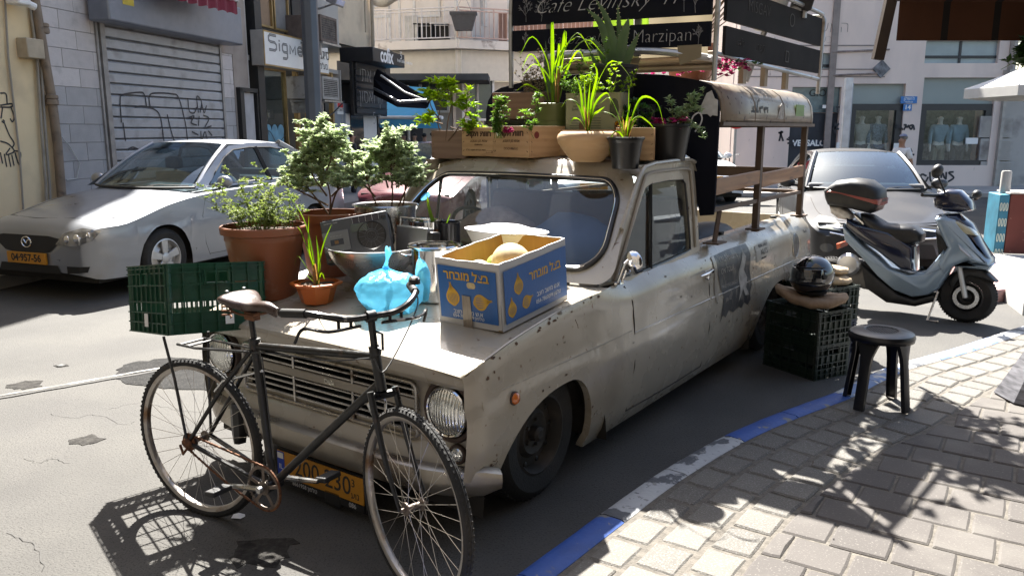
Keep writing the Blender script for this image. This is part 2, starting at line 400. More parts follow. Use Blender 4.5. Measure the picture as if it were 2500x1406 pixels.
# scraps of litter on the road
for px, py, s, lab in ((583,1262,0.03,'white crumpled paper scrap beside the rear bicycle wheel'), (150,893,0.035,'dark leaf scrap on the sunlit road left of the crate')):
 m = M(); p = G(px, py); rn = random.Random(px)
 pts = [(cos(a)*s*rn.uniform(.6,1.2), sin(a)*s*rn.uniform(.6,1.2)) for a in [i*2*pi/7 for i in range(7)]]
 vs = [(0,0,0.014)] + [(x, y, rn.uniform(0.001,0.012)) for x, y in pts]
 m.add(vs, [(0, i+1, (i+1) % 7 + 1) for i in range(7)])
 tag(m.obj('litter', white if px == 583 else black, loc=p, smooth=0), lab, 'litter')
# ---- pavement with its kerb (local frame = the truck's)
KO = [TL(G(*q, 0.10)) for q in ((1246,1406),(1459,1252),(1600,1154),(1764,1061),(1900,1003),(2026,958),(2100,922),(2180,888),(2320,850),(2420,818),(2500,793))]
KO = [Vector((0.25,-2.2,0.1)), Vector((0.262,-1.3,.1))] + [Vector((k.x, k.y, .1)) for k in KO] + [Vector((1.9,5.7,.1)), Vector((2.6,6.6,.1)), Vector((3.8,7.3,.1)), Vector((5.5,7.8,.1))]
KP = smoothpath(KO, 8)
def arc(path):
 d = [0.0]
 for a, b in zip(path, path[1:]): d.append(d[-1] + (b-a).length)
 return d
KD = arc(KP)
def kpt(s, off):
 i = 0
 while i < len(KD)-2 and KD[i+1] < s: i += 1
 t = (s-KD[i])/max(1e-6, KD[i+1]-KD[i]); p = KP[i].lerp(KP[i+1], t)
 d = (KP[min(i+2, len(KP)-1)] - KP[max(i-1, 0)]); d.z = 0; d.normalize()
 n = Vector((d.y, -d.x, 0))
 return p + n*off
pav = thing('pavement', None, None, TW, -TA); pav['kind'] = 'structure'
base = M(); n = 90; S = KD[-1]
mortar = PM('sandy joint', (0.105,0.0945,0.0805), 0.95, var=0.3, vs=30, bump=0.6, bs=120)
inner = [kpt(S*i/n, 0.03) for i in range(n+1)]
vs = [(p.x, p.y, 0.093) for p in inner] + [(11.0, max(p.y*1.1-1.0, -3), 0.093) for p in inner]
base.add(vs, [(i, i+n+1, i+n+2, i+1) for i in range(n)])
base.add([(p.x, p.y, -0.05) for p in inner] + [(p.x, p.y, 0.093) for p in inner], [(i, i+1, i+n+2, i+n+1) for i in range(n)])
base.obj('bedding', mortar, pav, smooth=0)
kw = 0.125
kerb_cols = {'b': PM('blue kerb paint', (0.0118,0.059,0.265), 0.6, var=0.15, vs=9, bump=0.3, bs=40, dirt=(0.13,0.13,0.13), dirt_s=7, dirt_lo=0.62, dirt_hi=0.66, dirt2=(0.2,0.19,0.18), d2s=30, d2lo=0.66, d2hi=0.70),
    'l': PM('pale blue kerb paint', (0.117,0.181,0.33), 0.7, var=0.15, vs=9, bump=0.3, bs=40, dirt=(0.4,0.4,0.38), dirt_s=14, dirt_lo=0.5, dirt_hi=0.56),
    'w': PM('white kerb paint', (0.33,0.341,0.352), 0.7, var=0.08, vs=9, bump=0.4, bs=40, dirt=(0.07,0.075,0.085), dirt_s=6.5, dirt_lo=0.545, dirt_hi=0.565, dirt2=(0.2,0.2,0.2), d2s=35, d2lo=0.6, d2hi=0.64)}
def s_at(px, py):
 q = TL(G(px, py, .1)); return min(range(0, 2000), key=lambda i: (kpt(S*i/2000, 0) - Vector((q.x, q.y, .1))).length) * S/2000
marks = [s_at(*q) for q in ((1462,1250),(1766,1060),(2030,956),(2170,892),(2262,868),(2410,822))]
def kcol(s):
 for mk, c in zip(marks, 'bwblwl'):
  if s < mk: return c
 return 'w' if s < marks[-1]+1.3 else 'l'
cuts = sorted(set([0.0] + marks + [S])); segs = []
for a, b in zip(cuts, cuts[1:]):
 k = max(1, round((b-a)/0.5)); segs += [(a+(b-a)*i/k, a+(b-a)*(i+1)/k) for i in range(k)]
for a, b in segs:
 m = M(); rings = []; g = 0.004
 for i in range(7):
  s = a+g + (b-a-2*g)*i/6; rn = random.uniform(-.002,.002)
  p0 = kpt(s, 0); p1 = kpt(s, kw)
  e = Vector((0,0,0)); z = 0.101
  q = lambda off, zz: (kpt(s, off).x, kpt(s, off).y, zz)
  rings.append([q(-0.012,-0.03), q(-0.006,0.075), q(0.008+rn,z-0.006), q(0.03,z), q(kw-0.02+rn,z+.001), q(kw-.004,z-.006), q(kw,-0.03)])
 m.loft(rings, closed=True, cap=True, flip=True)
 m.obj('kerb_stone', kerb_cols[kcol((a+b)/2)], pav, smooth=50, fixn=True)
gran = PM('granite sett', (0.0975,0.0913,0.0796), 0.8, var=0.12, vs=5, hue=0.16, bump=0.7, bs=120, bdist=0.004, dirt=(0.12,0.11,0.1), dirt_s=110, dirt_lo=0.5, dirt_hi=0.62, dirt2=(0.19,0.186,0.175), d2s=150, d2lo=0.58, d2hi=0.64)
conc = PM('concrete paver', (0.0699,0.0624,0.0577), 0.85, var=0.08, vs=4, hue=0.13, bump=0.35, bs=160, bdist=0.003, dirt=(0.10,0.092,0.083), dirt_s=4, dirt_lo=0.5, dirt_hi=0.72, dirt2=(0.12,0.11,0.10), d2s=120, d2lo=0.60, d2hi=0.66)
tiles = []
def tile_mesh(corners, z, th=0.03, r=0.006, jag=0.0, rn=random):
 # corners: 4 points ccw (x,y); bevelled top with uneven edges
 m = M(); cs = [Vector((c[0], c[1], 0)) for c in corners]; cen = sum(cs, Vector())/4
 ring0 = []; ring1 = []; ring2 = []
 for i in range(4):
  a, b = cs[i], cs[(i+1) % 4]
  for t in (0.04, 0.5) if jag else (0.0,):
   p = a.lerp(b, t); 
   d = (cen-p).normalized(); p = p + d*rn.uniform(0, jag)
   ring0.append((p.x, p.y, z-th)); ring1.append((p.x, p.y, z-r)); q = p + d*r*1.6; ring2.append((q.x, q.y, z+rn.uniform(-.0008,.0008)))
 m.loft([ring0, ring1, ring2], closed=True); k = len(ring2); m.f.append(tuple(len(m.v)-k+i for i in range(k))); m.m.append(0)
 return m
# three rows of granite setts that follow the kerb
rows = [(kw+0.012, 0.285), (0.29, 0.455), (0.46, 0.625)]
for ri, (o0, o1) in enumerate(rows):
 s = 0.06 + 0.07*ri
 while s < S - 0.5:
  ln = 0.205 + random.uniform(-.006,.006); g = 0.0045
  p = [kpt(s+g, o0+g), kpt(s+ln-g, o0+g), kpt(s+ln-g, o1-g), kpt(s+g, o1-g)]
  dz = random.uniform(-.0025,.0025)
  tiles.append(('setts', p, 0.1+dz, [(q.x, q.y) for q in p][::-1], 0.007)); s += ln
# running bond concrete pavers, rows parallel to the truck's width
EDG = [kpt(S*k/300, 0.632) for k in range(301)]
py_, px_ = 0.207, 0.212
for j in range(-8, 46):
 y0 = j*py_ - 0.51 % py_; off = (j % 2)*px_*0.5 + 0.0
 for i in range(-3, 24):
  x0 = 0.90 + i*px_ + off; x1 = x0+px_; y1 = y0+py_
  # keep what lies inside the sett band; cut along it
  yy = (y0+y1)/2
  def edge(y): return min(EDG, key=lambda p: abs(p.y-y)).x
  key = round(yy, 3)
  if key not in globals().setdefault('_edg', {}): _edg[key] = (edge(y0), edge(y1))
  ea, eb = _edg[key]
  if x1 - 0.04 < min(ea, eb) or x0 > 5.2: continue
  xa = max(x0, ea); xb = max(x0, eb)
  if x1-xa < 0.03 or x1-xb < 0.03: continue
  g = 0.003; dz = random.uniform(-.0015,.0015)
  cs = [(xa+g, y0+g), (x1-g, y0+g), (x1-g, y1-g), (xb+g, y1-g)]
  tiles.append(('pavers', None, 0.1+dz, cs, 0.0012))
def vis(c):
 p = W(c[0], c[1], 0.1); d = p - Vector((0,0,CAMH)); zc = d.y*_c - d.z*_s
 if zc < 0.5: return 0
 x = 1250 + FPX*d.x/zc; y = 703 - FPX*(d.y*_s + d.z*_c)/zc
 if not (-60 < x < 2560 and y < 1470): return 0
 return 1/zc
for kindn in ('setts', 'pavers'):
 tl = [t for t in tiles if t[0] == kindn]
 tl.sort(key=lambda t: -vis((sum(c[0] for c in t[3])/4, sum(c[1] for c in t[3])/4)))
 rest = M()
 for i, t in enumerate(tl):
  v = vis((sum(c[0] for c in t[3])/4, sum(c[1] for c in t[3])/4))
  mm = tile_mesh(t[3], t[2], jag=t[4])
  if i < (110 if kindn == 'setts' else 185) and v > 0: mm.obj('paving_sett' if kindn == 'setts' else 'paving_tile', gran if kindn == 'setts' else conc, pav, smooth=30)
  else: rest.add(mm.v, mm.f)
 rest.obj('far_paving', gran if kindn == 'setts' else conc, pav, smooth=30, kind='stuff')
# far painted traffic island (pink and white) beyond the scooter
isl = thing('traffic_island', None, None, (0,0,0)); isl['kind'] = 'structure'
pink = PM('faded red paint', (0.372,0.216,0.204), 0.8, var=0.08, vs=6, dirt=(0.4,0.36,0.33), dirt_s=9, dirt_lo=0.55, dirt_hi=0.7)
wht = PM('road white', (0.42,0.414,0.396), 0.8, var=0.06, vs=6, dirt=(0.4,0.38,0.36), dirt_s=9, dirt_lo=0.55, dirt_hi=0.7)
def islp(pts, mat, z=0.12): m = M(); m.prism([g2(*p, z) for p in pts][::-1], -0.02, z); return m.obj('island_slab', mat, isl, smooth=0, bevel=0.01, fixn=True)
islp([(2340,640),(2430,620),(2560,625),(2560,650),(2400,665)], wht)
islp([(2340,690),(2400,666),(2560,651),(2560,695),(2460,705),(2400,712)], pink)
islp([(2455,706),(2560,696),(2560,740),(2500,738)], wht)
# ================================================================ street front on the left
FD = Vector((0.2113,0.9774,0)); FN = Vector((0.9774,-0.2113,0)); F0 = Vector((-7.3,7.2,0)); FR = atan2(FD.y, FD.x)
def FS(px, py, off=0.0):
 p = onplane(px, py, F0 + FN*off, FN); return ((p-F0).dot(FD), p.z)
plaster_c = PM('cream plaster', (0.78,0.62,0.38), 0.9, var=0.08, vs=1.2, bump=0.2, bs=30, dirt=(0.56,0.44,0.28), dirt_s=1.6, dirt_lo=0.5, dirt_hi=0.8)
block_m = PM('grey concrete block', (0.60,0.555,0.535), 0.9, var=0.08, vs=5, hue=0.07, bump=0.4, bs=50, dirt=(0.46,0.43,0.41), dirt_s=5, dirt_lo=0.5, dirt_hi=0.75)
block_lo = PM('darker painted block', (0.42,0.405,0.40), 0.9, var=0.08, vs=5, hue=0.06, bump=0.4, bs=50)
grout = PM('block joint', (0.36,0.34,0.33), 0.95)
shut_m = PM('grey shutter steel', (0.40,0.42,0.45), 0.45, 0.3, var=0.08, vs=3, dirt=(0.17,0.17,0.17), dirt_s=3, dirt_lo=0.5, dirt_hi=0.8)
grimy = PM('grimy render', (0.34,0.29,0.25), 0.95, var=0.2, vs=3, bump=0.3, bs=30, dirt=(0.36,0.31,0.27), dirt_s=2.5, dirt_lo=0.45, dirt_hi=0.6)
darkframe = PM('dark painted steel', (0.015,0.015,0.016), 0.5, var=0.3)
spray = PM('black spray paint', (0.025,0.025,0.03), 0.6)
# pavement on the far side of the road
lp = M(); a = F0 - FD*12 + FN*1.75; b = F0 + FD*20 + FN*1.75
lp.prism([(a.x,a.y),(b.x,b.y),((b-FN*4).x,(b-FN*4).y),((a-FN*4).x,(a-FN*4).y)], 0, 0.13)
lp.obj('far_pavement', PM('grey paving', (0.216,0.208,0.2), 0.9, var=0.12, vs=2, bump=0.4, bs=60), kind='structure', smooth=0)
# -- cream house
sp = FS(118, 230)[0]
ho = thing('cream_house', 'cream plastered house wall with pipes and a meter box at the left edge', 'building', F0, FR)
m = M(); m.bb(-14, sp, 0, 6, 0, 11.0); m.obj('wall', plaster_c, ho, smooth=0)
def pipe_pts(pts, off): return [Vector((FS(*p, off)[0], -off, FS(*p, off)[1])) for p in pts]
m = M(); q = pipe_pts([(82,-60),(85,0),(110,150),(127,245),(140,350),(150,470),(165,640)], 0.09); m.tube(q, [0.062]*len(q), 12)
for t in ((127,245),(104,70)):
 c = pipe_pts([t], 0.09)[0]; m.lathe([(0.062,-0.07),(0.082,-0.06),(0.082,0.0),(0.07,0.01),(0.082,0.02),(0.082,0.06),(0.062,0.07)], 14, c=c)
m.obj('drain_pipe', PM('brown painted pipe', (0.23,0.175,0.125), 0.6, var=0.2, vs=5, dirt=(0.12,0.09,0.07), dirt_s=6, dirt_lo=0.55, dirt_hi=0.7), ho)
m = M()
for dx in (0, 9):
 q = pipe_pts([(66+dx,-60),(72+dx,0),(90+dx,140),(100+dx,300),(112+dx,460),(118+dx,600)], 0.05); m.tube(q, 0.018, 8)
m.tube(pipe_pts([(10,-40),(20,140),(48,380),(60,560)], 0.03), 0.013, 6)
m.obj('conduit', PM('grey conduit', (0.3,0.27,0.23), 0.6), ho)
(s0,z1),(s1,z0) = FS(56,92,.12), FS(104,146,.12); m = M(); m.bb(s0, s1, -0.17, -0.002, z0, z1); m.obj('meter_box', PM('cream box', (0.42,0.35,0.25), 0.6), ho, bevel=0.012)
(s0,z1),(s1,z0) = FS(36,0,.2), FS(70,16,.2); m = M(); m.bb(s0, s1, -0.25, -0.05, z0, z1+.1); m.tube([(s1,-.15,z1),(s1+.12,-.2,z1-.05)], .05, 10); m.obj('security_camera', white, ho, bevel=0.02)
# the drawing sprayed on the cream wall
def strokes(parent, lst, mat, w, off, FSf, name='graffiti', y0=-0.004, label=None, nsm=4):
 m = M()
 for st in lst:
  p3 = [Vector((FSf(*p)[0], y0, FSf(*p)[1])) for p in st]
  if len(p3) > 2: p3 = smoothpath(p3, nsm)
  m.ribbon(p3, w, (0,-1,0))
 return m.obj(name, mat, parent, smooth=0, label=label)
strokes(ho, [[(0,228),(14,230),(17,255)],[(0,258),(28,254),(26,262),(0,262)],[(6,262),(2,290)],[(26,262),(34,285),(30,298),(24,290)],[(6,293),(10,296),(8,300),(4,296)],[(10,300),(22,330),(34,350),(28,362)],[(0,345),(20,352),(34,370),(14,378),(24,362)],
    [(0,372),(6,400)],[(10,376),(16,408)],[(20,378),(26,408)],[(28,378),(34,405)],[(36,372),(44,400)],[(34,368),(50,374),(46,404)]], spray, 0.02, 0, FS)
# -- shuttered shop of grey block
shp = thing('shuttered_shop', 'grey block shop front with a closed roller shutter behind the silver car', 'building', F0, FR)
se = FS(606,200)[0]; sd0 = FS(250,120)[0]; sd1 = FS(533,120)[0]; ztop = FS(250,36)[1]
m = M(); m.bb(sp+.002, se, 0.03, 6, 0, 11.0); m.obj('wall', grout, shp, smooth=0)
def blocks(s_a, s_b, z_a, z_b):
 bl = 0.62; bh = 0.262; k = 0; z = z_a
 while z < z_b-0.02:
  zz = min(z+bh, z_b); s = s_a - (k % 2)*bl*0.5
  while s < s_b-0.01:
   a = max(s, s_a); b = min(s+bl, s_b)
   if b-a > 0.03:
    mm = M(); mm.bb(a+.003, b-.003, 0.0+random.uniform(-.002,.002), 0.028, z+.003, zz-.003)
    mm.obj('block', block_m if z > 1.98 else block_lo, shp, smooth=0, bevel=0.003, seg=1)
   s += bl
  z = zz; k += 1
blocks(sp+0.02, sd0-0.02, 0.13, 4.4); blocks(sd1+0.03, FS(574,250)[0], 0.13, 3.05)
m = M(); m.bb(FS(574,250)[0], se, -0.01, 0.029, 0.0, 4.6); m.bb(sd1+.03, FS(574,250)[0], -.01, .029, 3.05, 4.6); m.obj('render_strip', grimy, shp, smooth=0)
for q_ in ((sd0-.07, sd0+.03, -0.05, 0.03, 0, 4.0),(sd1-.03, sd1+.03, -0.05, 0.03, 0, 3.6),(sd0-.14, sd0-.10, -.03, .03, 0, 4.6)): m = M(); m.bb(*q_); m.obj('shutter_rail', PM('rail steel', (0.3,0.29,0.28), 0.5, 0.4, var=.2), shp)
zt = FS(250,36)[1]; pit = 0.168; z = zt
while z > 0.2:
 mm = M(); mm.loft([[(sd0+.02,-0.012,z),(sd0+.02,-0.03,z-0.02),(sd0+.02,-0.026,z-pit+.03),(sd0+.02,0.012,z-pit+.012),(sd0+.02,0.012,z-.002)],
      [(sd1-.02,-0.012,z),(sd1-.02,-0.03,z-0.02),(sd1-.02,-0.026,z-pit+.03),(sd1-.02,0.012,z-pit+.012),(sd1-.02,0.012,z-.002)]], closed=True, cap=True)
 mm.obj('shutter_slat', shut_m, shp, smooth=0, fixn=True); z -= pit
strokes(shp, [[(296,300),(293,245),(300,232),(340,226),(352,232),(358,262)],[(366,262),(364,236),(378,228),(420,230),(436,240),(452,300),(458,345)],[(328,262),(352,260),(380,270),(392,290),(400,345)],[(408,280),(416,315),(426,348)],[(300,300),(306,345)],[(312,365),(325,360),(342,368)],
    [(458,240),(462,272),(474,276),(480,262)],[(484,276),(480,236),(492,250),(488,276)],[(492,252),(498,276),(504,258)],[(460,288),(474,284),(466,300),(480,306)],[(486,284),(484,308)],[(496,282),(510,290),(500,312),(516,308)],[(468,322),(484,330)],[(490,320),(492,344),(500,322),(506,344)],[(508,320),(518,332)]], spray, 0.026, 0, lambda x, y: FS(x, y, .03), y0=-0.034)
# shutter housing
m = M(); hz0 = FS(248,40,.3)[1]; m.bb(FS(240,20,.25)[0], FS(576,40,.3)[0], -0.42, -0.06, hz0-.06, hz0+.62); m.obj('shutter_housing', PM('housing steel', (0.2,0.22,0.26), 0.4, 0.4, var=.08), shp, bevel=0.03)
m = M(); a = FS(295,6,.43); m.bb(a[0]+.05, a[0]+.3, -0.425, -0.421, a[1]-.02, a[1]+.14); m.obj('yellow_sticker', PM('yellow sticker', (0.55,0.42,0.05), 0.5), shp, smooth=0)
m = M(); m.tube([Vector((FS(*p,.05)[0],-.03,FS(*p,.05)[1])) for p in ((150,330),(175,360),(198,400),(190,436),(165,440))], 0.008, 6)
m.obj('loose_cable', PM('pale cable', (0.5,0.5,0.48), .5), shp); m = M(); m.tube([Vector((FS(*p,.05)[0],-.03,FS(*p,.05)[1])) for p in ((215,-20),(220,20),(230,40))], 0.008, 6); m.obj('loose_cable', PM('pale cable', (0.5,0.5,0.48), .5), shp)
# maroon striped awning over the shop
aw = thing('striped_awning', 'maroon and white striped awning edge above the grey roller shutter', 'awning', F0, FR)
mar = [PM('maroon cloth', (0.20,0.03,0.05), 0.9, var=.1), PM('pale stripe cloth', (0.5,0.36,0.36), 0.9, var=.1)]
sa, zb = FS(430,-8,.9); sb, zb2 = FS(582,22,.9); m = M(); k = 26
def awf(u, v):
 s = sa + (sb-sa)*u; return (s, -0.9 + 0.03*sin(u*40) - v*0.0, zb2-.09 + 0.20*(1-v) - 0.03*abs(sin(u*22))*v)
for i in range(k):
 m.grid(lambda u, v: awf((i+u)/k, v), 2, 3, mi=0 if i % 4 else 1)
 m.grid(lambda u, v: (sa+(sb-sa)*(i+u)/k, -0.9+0.9*v, zb2+.11+0.9*v), 1, 1, mi=0 if i % 4 else 1)
m.obj('cloth', mar, aw, smooth=60); m = M(); m.tube([(sa,-.9,zb2+.12),(sb,-.9,zb2+.12)], .02, 8); m.tube([(sb,-.9,zb2+.12),(sb,0.0,zb2+1.1)], .015, 8); m.tube([(sa,-.9,zb2+.12),(sa,0.0,zb2+1.1)], .015, 8); m.obj('frame', galv, aw)
# ---- the shop with the angular sign, dark columns, air conditioners
def facade_rect(FSf, x0, y0, x1, y1):
 a = FSf(x0, y0); b = FSf(x1, y1); return a[0], b[0], a[1], b[1]
gold = PM('brassy trim', (0.35,0.24,0.10), 0.45, 0.4, var=.2)
shopglass = glassmat('shop glass', (0.55,0.6,0.6), 0.02)
intr = PM('shop interior wall', (0.22,0.21,0.19), 0.9, var=.3, vs=1.5)
whitewall = PM('pale interior', (0.42,0.40,0.37), 0.9, var=.1, vs=2)
sg = thing('corner_shop', 'narrow shop under an angular black lettered sign with glass front', 'building', F0, FR)
s1 = FS(831,150)[0]
m = M(); m.bb(se+.002, s1, 2.2, 2.4, 0, 11); m.bb(se+.002, s1, 0.05, 2.2, 3.0, 3.1); m.bb(se+.002, se+.05, 0, 2.2, 0, 11); m.bb(s1-.05, s1, 0, 2.2, 0, 3.1); m.bb(FS(720,40)[0], s1, 0.01, 2.19, FS(720,96)[1]+.05, 11); m.obj('wall', whitewall, sg, smooth=0)
m = M(); m.bb(FS(606,0)[0], FS(622,0)[0], -0.12, 0.1, 0, 8); m.bb(FS(575,216)[0], FS(584,216)[0], -.1, .04, 0, FS(575,216)[1]); m.bb(FS(616,220)[0], FS(632,220)[0], -.1, .05, 0, FS(616,222)[1]); m.bb(FS(575,216)[0], FS(632,216)[0], -.1, .04, FS(600,226)[1], FS(600,216)[1]); m.obj('dark_post', darkframe, sg)
m = M(); m.bb(FS(590,228)[0], FS(614,228)[0], -.04, .0, 0.2, FS(600,228)[1]); m.obj('door_panel', PM('weathered white board', (0.42,0.41,0.41), 0.8, var=.15, vs=3), sg)
# upper window
def pane(parent, FSf, x0, y0, x1, y1, depth=0.05, mat=None, fr=None, fw=0.04, name='window'):
 a0, a1, b1, b0 = facade_rect(FSf, x0, y0, x1, y1)
 m = M(); m.bb(a0, a1, depth, depth+.01, b0, b1); w = m.obj(name, mat or shopglass, parent, smooth=0)
 m = M(); m.bb(a0-fw, a0, depth-.05, depth+.05, b0-fw, b1+fw); m.bb(a1, a1+fw, depth-.05, depth+.05, b0-fw, b1+fw); m.bb(a0, a1, depth-.05, depth+.05, b1, b1+fw); m.bb(a0, a1, depth-.05, depth+.05, b0-fw, b0)
 m.obj('frame', fr or darkframe, w, smooth=0); return w
tanblind = PM('tan blind', (0.27,0.18,0.11), 0.8, var=.08); greyblind = PM('grey blind', (0.2,0.19,0.18), .8, var=.1)
pane(sg, FS, 624, -60, 666, 66, mat=tanblind, fr=gold); pane(sg, FS, 668, -60, 706, 76, mat=greyblind, fr=gold)
m = M(); a0,a1,b1,b0 = facade_rect(FS, 708, -40, 745, 96); m.bb(a0, a1, -.02, .02, b0, b1); m.obj('dark_infill', darkframe, sg)
# sign box
def FSo(off): return lambda x, y: FS(x, y, off)
a0 = FS(640,60,.3)[0]; a1 = FS(800,100,.3)[0]; zt = FS(642,73,.3)[1]; zb = FS(648,160,.3)[1]
m = M(); m.bb(a0, a1, -.30, -.02, zb, zt); sb_ = m.obj('sign_box', PM('sign casing', (0.38,0.36,0.33), .6, var=.1), sg, bevel=.01)
m = M(); m.bb(a0+.03, a1-.03, -.306, -.3, zb+.03, zt-.03); m.obj('sign_face', PM('sign acrylic', (0.72,0.73,0.72), .3, var=.03), sb_, smooth=0)
m = M(); m.bb(a0, a1, -.312, -.3, zt-.03, zt); m.bb(a0, a1, -.312, -.3, zb, zb+.03); m.bb(a0, a0+.03, -.312, -.3, zb+.03, zt-.03); m.obj('sign_trim', gold, sb_, smooth=0)
# angular letters drawn as strokes
def letters(parent, strokes_, mat, w, x0, z0, h, y, name='lettering', sq=1.0):
 m = M()
 for st in strokes_:
  m.ribbon([(x0+p[0]*h*sq, y, z0+p[1]*h) for p in st], w*h, (0,-1,0))
 return m.obj(name, mat, parent, smooth=0)
H = zt-zb
S_ = [[(.62,.92),(.18,.92),(.08,.80),(.08,.62),(.2,.54),(.5,.54),(.62,.42),(.62,.2),(.5,.1),(.08,.1)]]
i_ = [[(.84,.1),(.84,.55)],[(.84,.64),(.84,.74)]]
g_ = [[(1.42,.55),(1.12,.55),(1.06,.45),(1.06,.2),(1.16,.1),(1.42,.1)],[(1.42,.55),(1.42,-.18),(1.34,-.26),(1.06,-.26)]]
m_ = [[(1.64,.05),(1.64,.55),(1.85,.2),(2.05,.55),(2.05,.05)]]
e_ = [[(2.28,.3),(2.62,.3),(2.62,.45),(2.52,.55),(2.36,.55),(2.26,.45),(2.26,.2),(2.36,.08),(2.62,.08)]]
r_ = [[(2.84,.05),(2.84,.55)],[(2.84,.4),(3.0,.55),(3.1,.55)]]
letters(sb_, S_+i_+g_+m_+e_+r_, PM('grey sign letter edge', (0.12,0.12,0.12), .6), .15, a0+.16, zb+.42*H, .52*H, -.309, sq=.62*2.6)
letters(sb_, S_+i_+g_+m_+e_+r_, PM('sign letter', (0.33,0.33,0.33), .6), .06, a0+.16, zb+.42*H, .52*H, -.312, sq=.62*2.6)
text(heb('סיגמה'), .30, darkframe, sb_, (a1-.35, -.312, zb+.62*H), (rad(90),0,0)); text(heb('בע"מ'), .2, darkframe, sb_, (a1-.3, -.312, zb+.25*H), (rad(90),0,0))
# shop window with display
zt2 = FS(640,168)[1]
pane(sg, FS, 630, 168, 716, 560, fr=gold); pane(sg, FS, 728, 176, 742, 560, fr=gold); pane(sg, FS, 790, 250, 806, 560, fr=darkframe)
m = M()
for dx in (0.25, 0.75): m.ball((FS(645,190)[0]+dx*.9, .8, zt2-.35), .09, 10)
lamp_m = PM('lit shop lamp', (1,1,1), .5, emit=(1,0.97,0.9), estr=3.0)
m.obj('shop_lamp', lamp_m, sg)
m = M(); rn = random.Random(3)
for k in range(14):
 x = FS(640,190)[0] + rn.uniform(0,1.6); z = .3+rn.uniform(0,1.9); m.box((x, .6+rn.uniform(0,.8), z), (rn.uniform(.15,.5), .1, rn.uniform(.15,.5)))
m.obj('display_goods', intr, sg)
bluemural = PM('painted glass', (0.12,0.30,0.42), .5, var=.3, vs=4)
m = M(); a0,a1,b1,b0 = facade_rect(FS, 634, 312, 700, 400); m.bb(a0, a1, .035, .04, b0, b1-.05)
for k in range(4): m.lathe([(0,.0),(.13,.0),(.13,.004)], 16, c=(a0+.15+.27*k, .037, b1-.06), R=(rad(90),0,0))
m.obj('painted_panel', bluemural, sg, smooth=0)
strokes(sg, [[(646,268),(652,280),(644,290)],[(656,270),(662,276),(658,292),(664,284)],[(640,300),(648,320),(652,300),(660,330)],[(640,345),(660,320),(680,350),(700,330)]], spray, .02, 0, FS, y0=.03)
m = M()
for x in (720,): a = FS(x,168)[0]; m.bb(a, a+.1, -.02, .06, 0, zt2)
a0 = FS(745,170)[0]; m.bb(a0, a0+.75, -.02, .06, 1.9, zt2); m.bb(FS(808,250)[0], FS(812,250)[0], -.04, .06, 0, 3.0); m.obj('mullion', gold, sg)
m = M(); a0 = FS(812,250)[0]; m.bb(a0, a0+1.05, .0, .05, 0, FS(812,250)[1]); m.obj('grey_door', PM('grey blue door', (0.23,0.26,0.30), .5, var=.05), sg)
m = M(); a0,a1,b1,b0 = facade_rect(FS, 821, 250, 837, 280); m.bb(a0, a1, -.02, -.004, b0, b1); nb = m.obj('notice', white, sg, smooth=0)
m = M(); m.bb(a0+.02, a1-.02, -.024, -.02, b1-.13, b1-.02); m.obj('notice_heading', PM('red print', (0.55,.04,.04), .6), nb, smooth=0)
text(heb('להשכרה'), .11, ink, nb, ((a0+a1)/2, -.024, (b0+b1)/2-.04), (rad(90),0,0))
# air conditioners
def aircon(x0, y0, x1, y1, off, lab, rusty):
 a0 = FS(x0,y1,off)[0]; b1 = FS(x0,y0,off)[1]; b0 = FS(x0,y1,off)[1]; a1 = a0 + .85
 t = thing('air_conditioner', lab, 'air conditioner', F0 + FD*a0 - FN*0, FR)
 ca = PM('rusted casing', (0.13,0.10,0.085), .7, .2, var=.3, vs=5) if rusty else PM('grey casing', (0.30,0.295,0.28), .6, var=.12, vs=4, dirt=(.15,.13,.11), dirt_s=6, dirt_lo=.55, dirt_hi=.7)
 d = off; h = b1-b0
 m = M(); m.bb(0, .85, -d, .1, b0, b1); m.obj('casing', ca, t, bevel=.012)
 m = M(); w = .06
 m.bb(0, w, -d-.02, -d-.001, b0, b1); m.bb(.85-w, .85, -d-.02, -d-.001, b0, b1); m.bb(w, .85-w, -d-.02, -d-.001, b1-w, b1); m.bb(w, .85-w, -d-.02, -d-.001, b0, b0+w); m.obj('frame', ca, t)
 m = M(); m.bb(w, .85-w, -d-.006, -d-.001, b0+w, b1-w); m.obj('grille', PM('dirty coil', (0.08,0.075,0.07), .8, .2, var=.6, vs=14), t)
 m = M()
 for k in range(9): z = b0+w+(h-2*w)*(k+.5)/9; m.bb(w, .85-w, -d-.012, -d-.006, z-.006, z+.006)
 m.obj('louvre', ca, t)
 m = M(); m.bb(-.05, .9, -d-.08, .0, b0-.06, b0-.02); m.bb(.0,.04,-d,.0,b0-.3,b0-.06); m.obj('bracket', galv, t)
 return t
aircon(782, 36, 825, 100, .75, 'rusty boxy air conditioner above the angular shop sign', True)
aircon(787, 186, 841, 242, .75, 'grey window air conditioner with a mottled grille beside the lamp post', False)
m = M(); m.tube([Vector((FS(*p,.3)[0],-.3,FS(*p,.3)[1])) for p in ((840,248),(815,275),(795,290),(796,330),(797,400))], .018, 6); o = m.obj('cable', black, None, loc=F0, rot=(0,0,FR)); tag(o, 'black cable drooping below the grey air conditioner', 'cable')
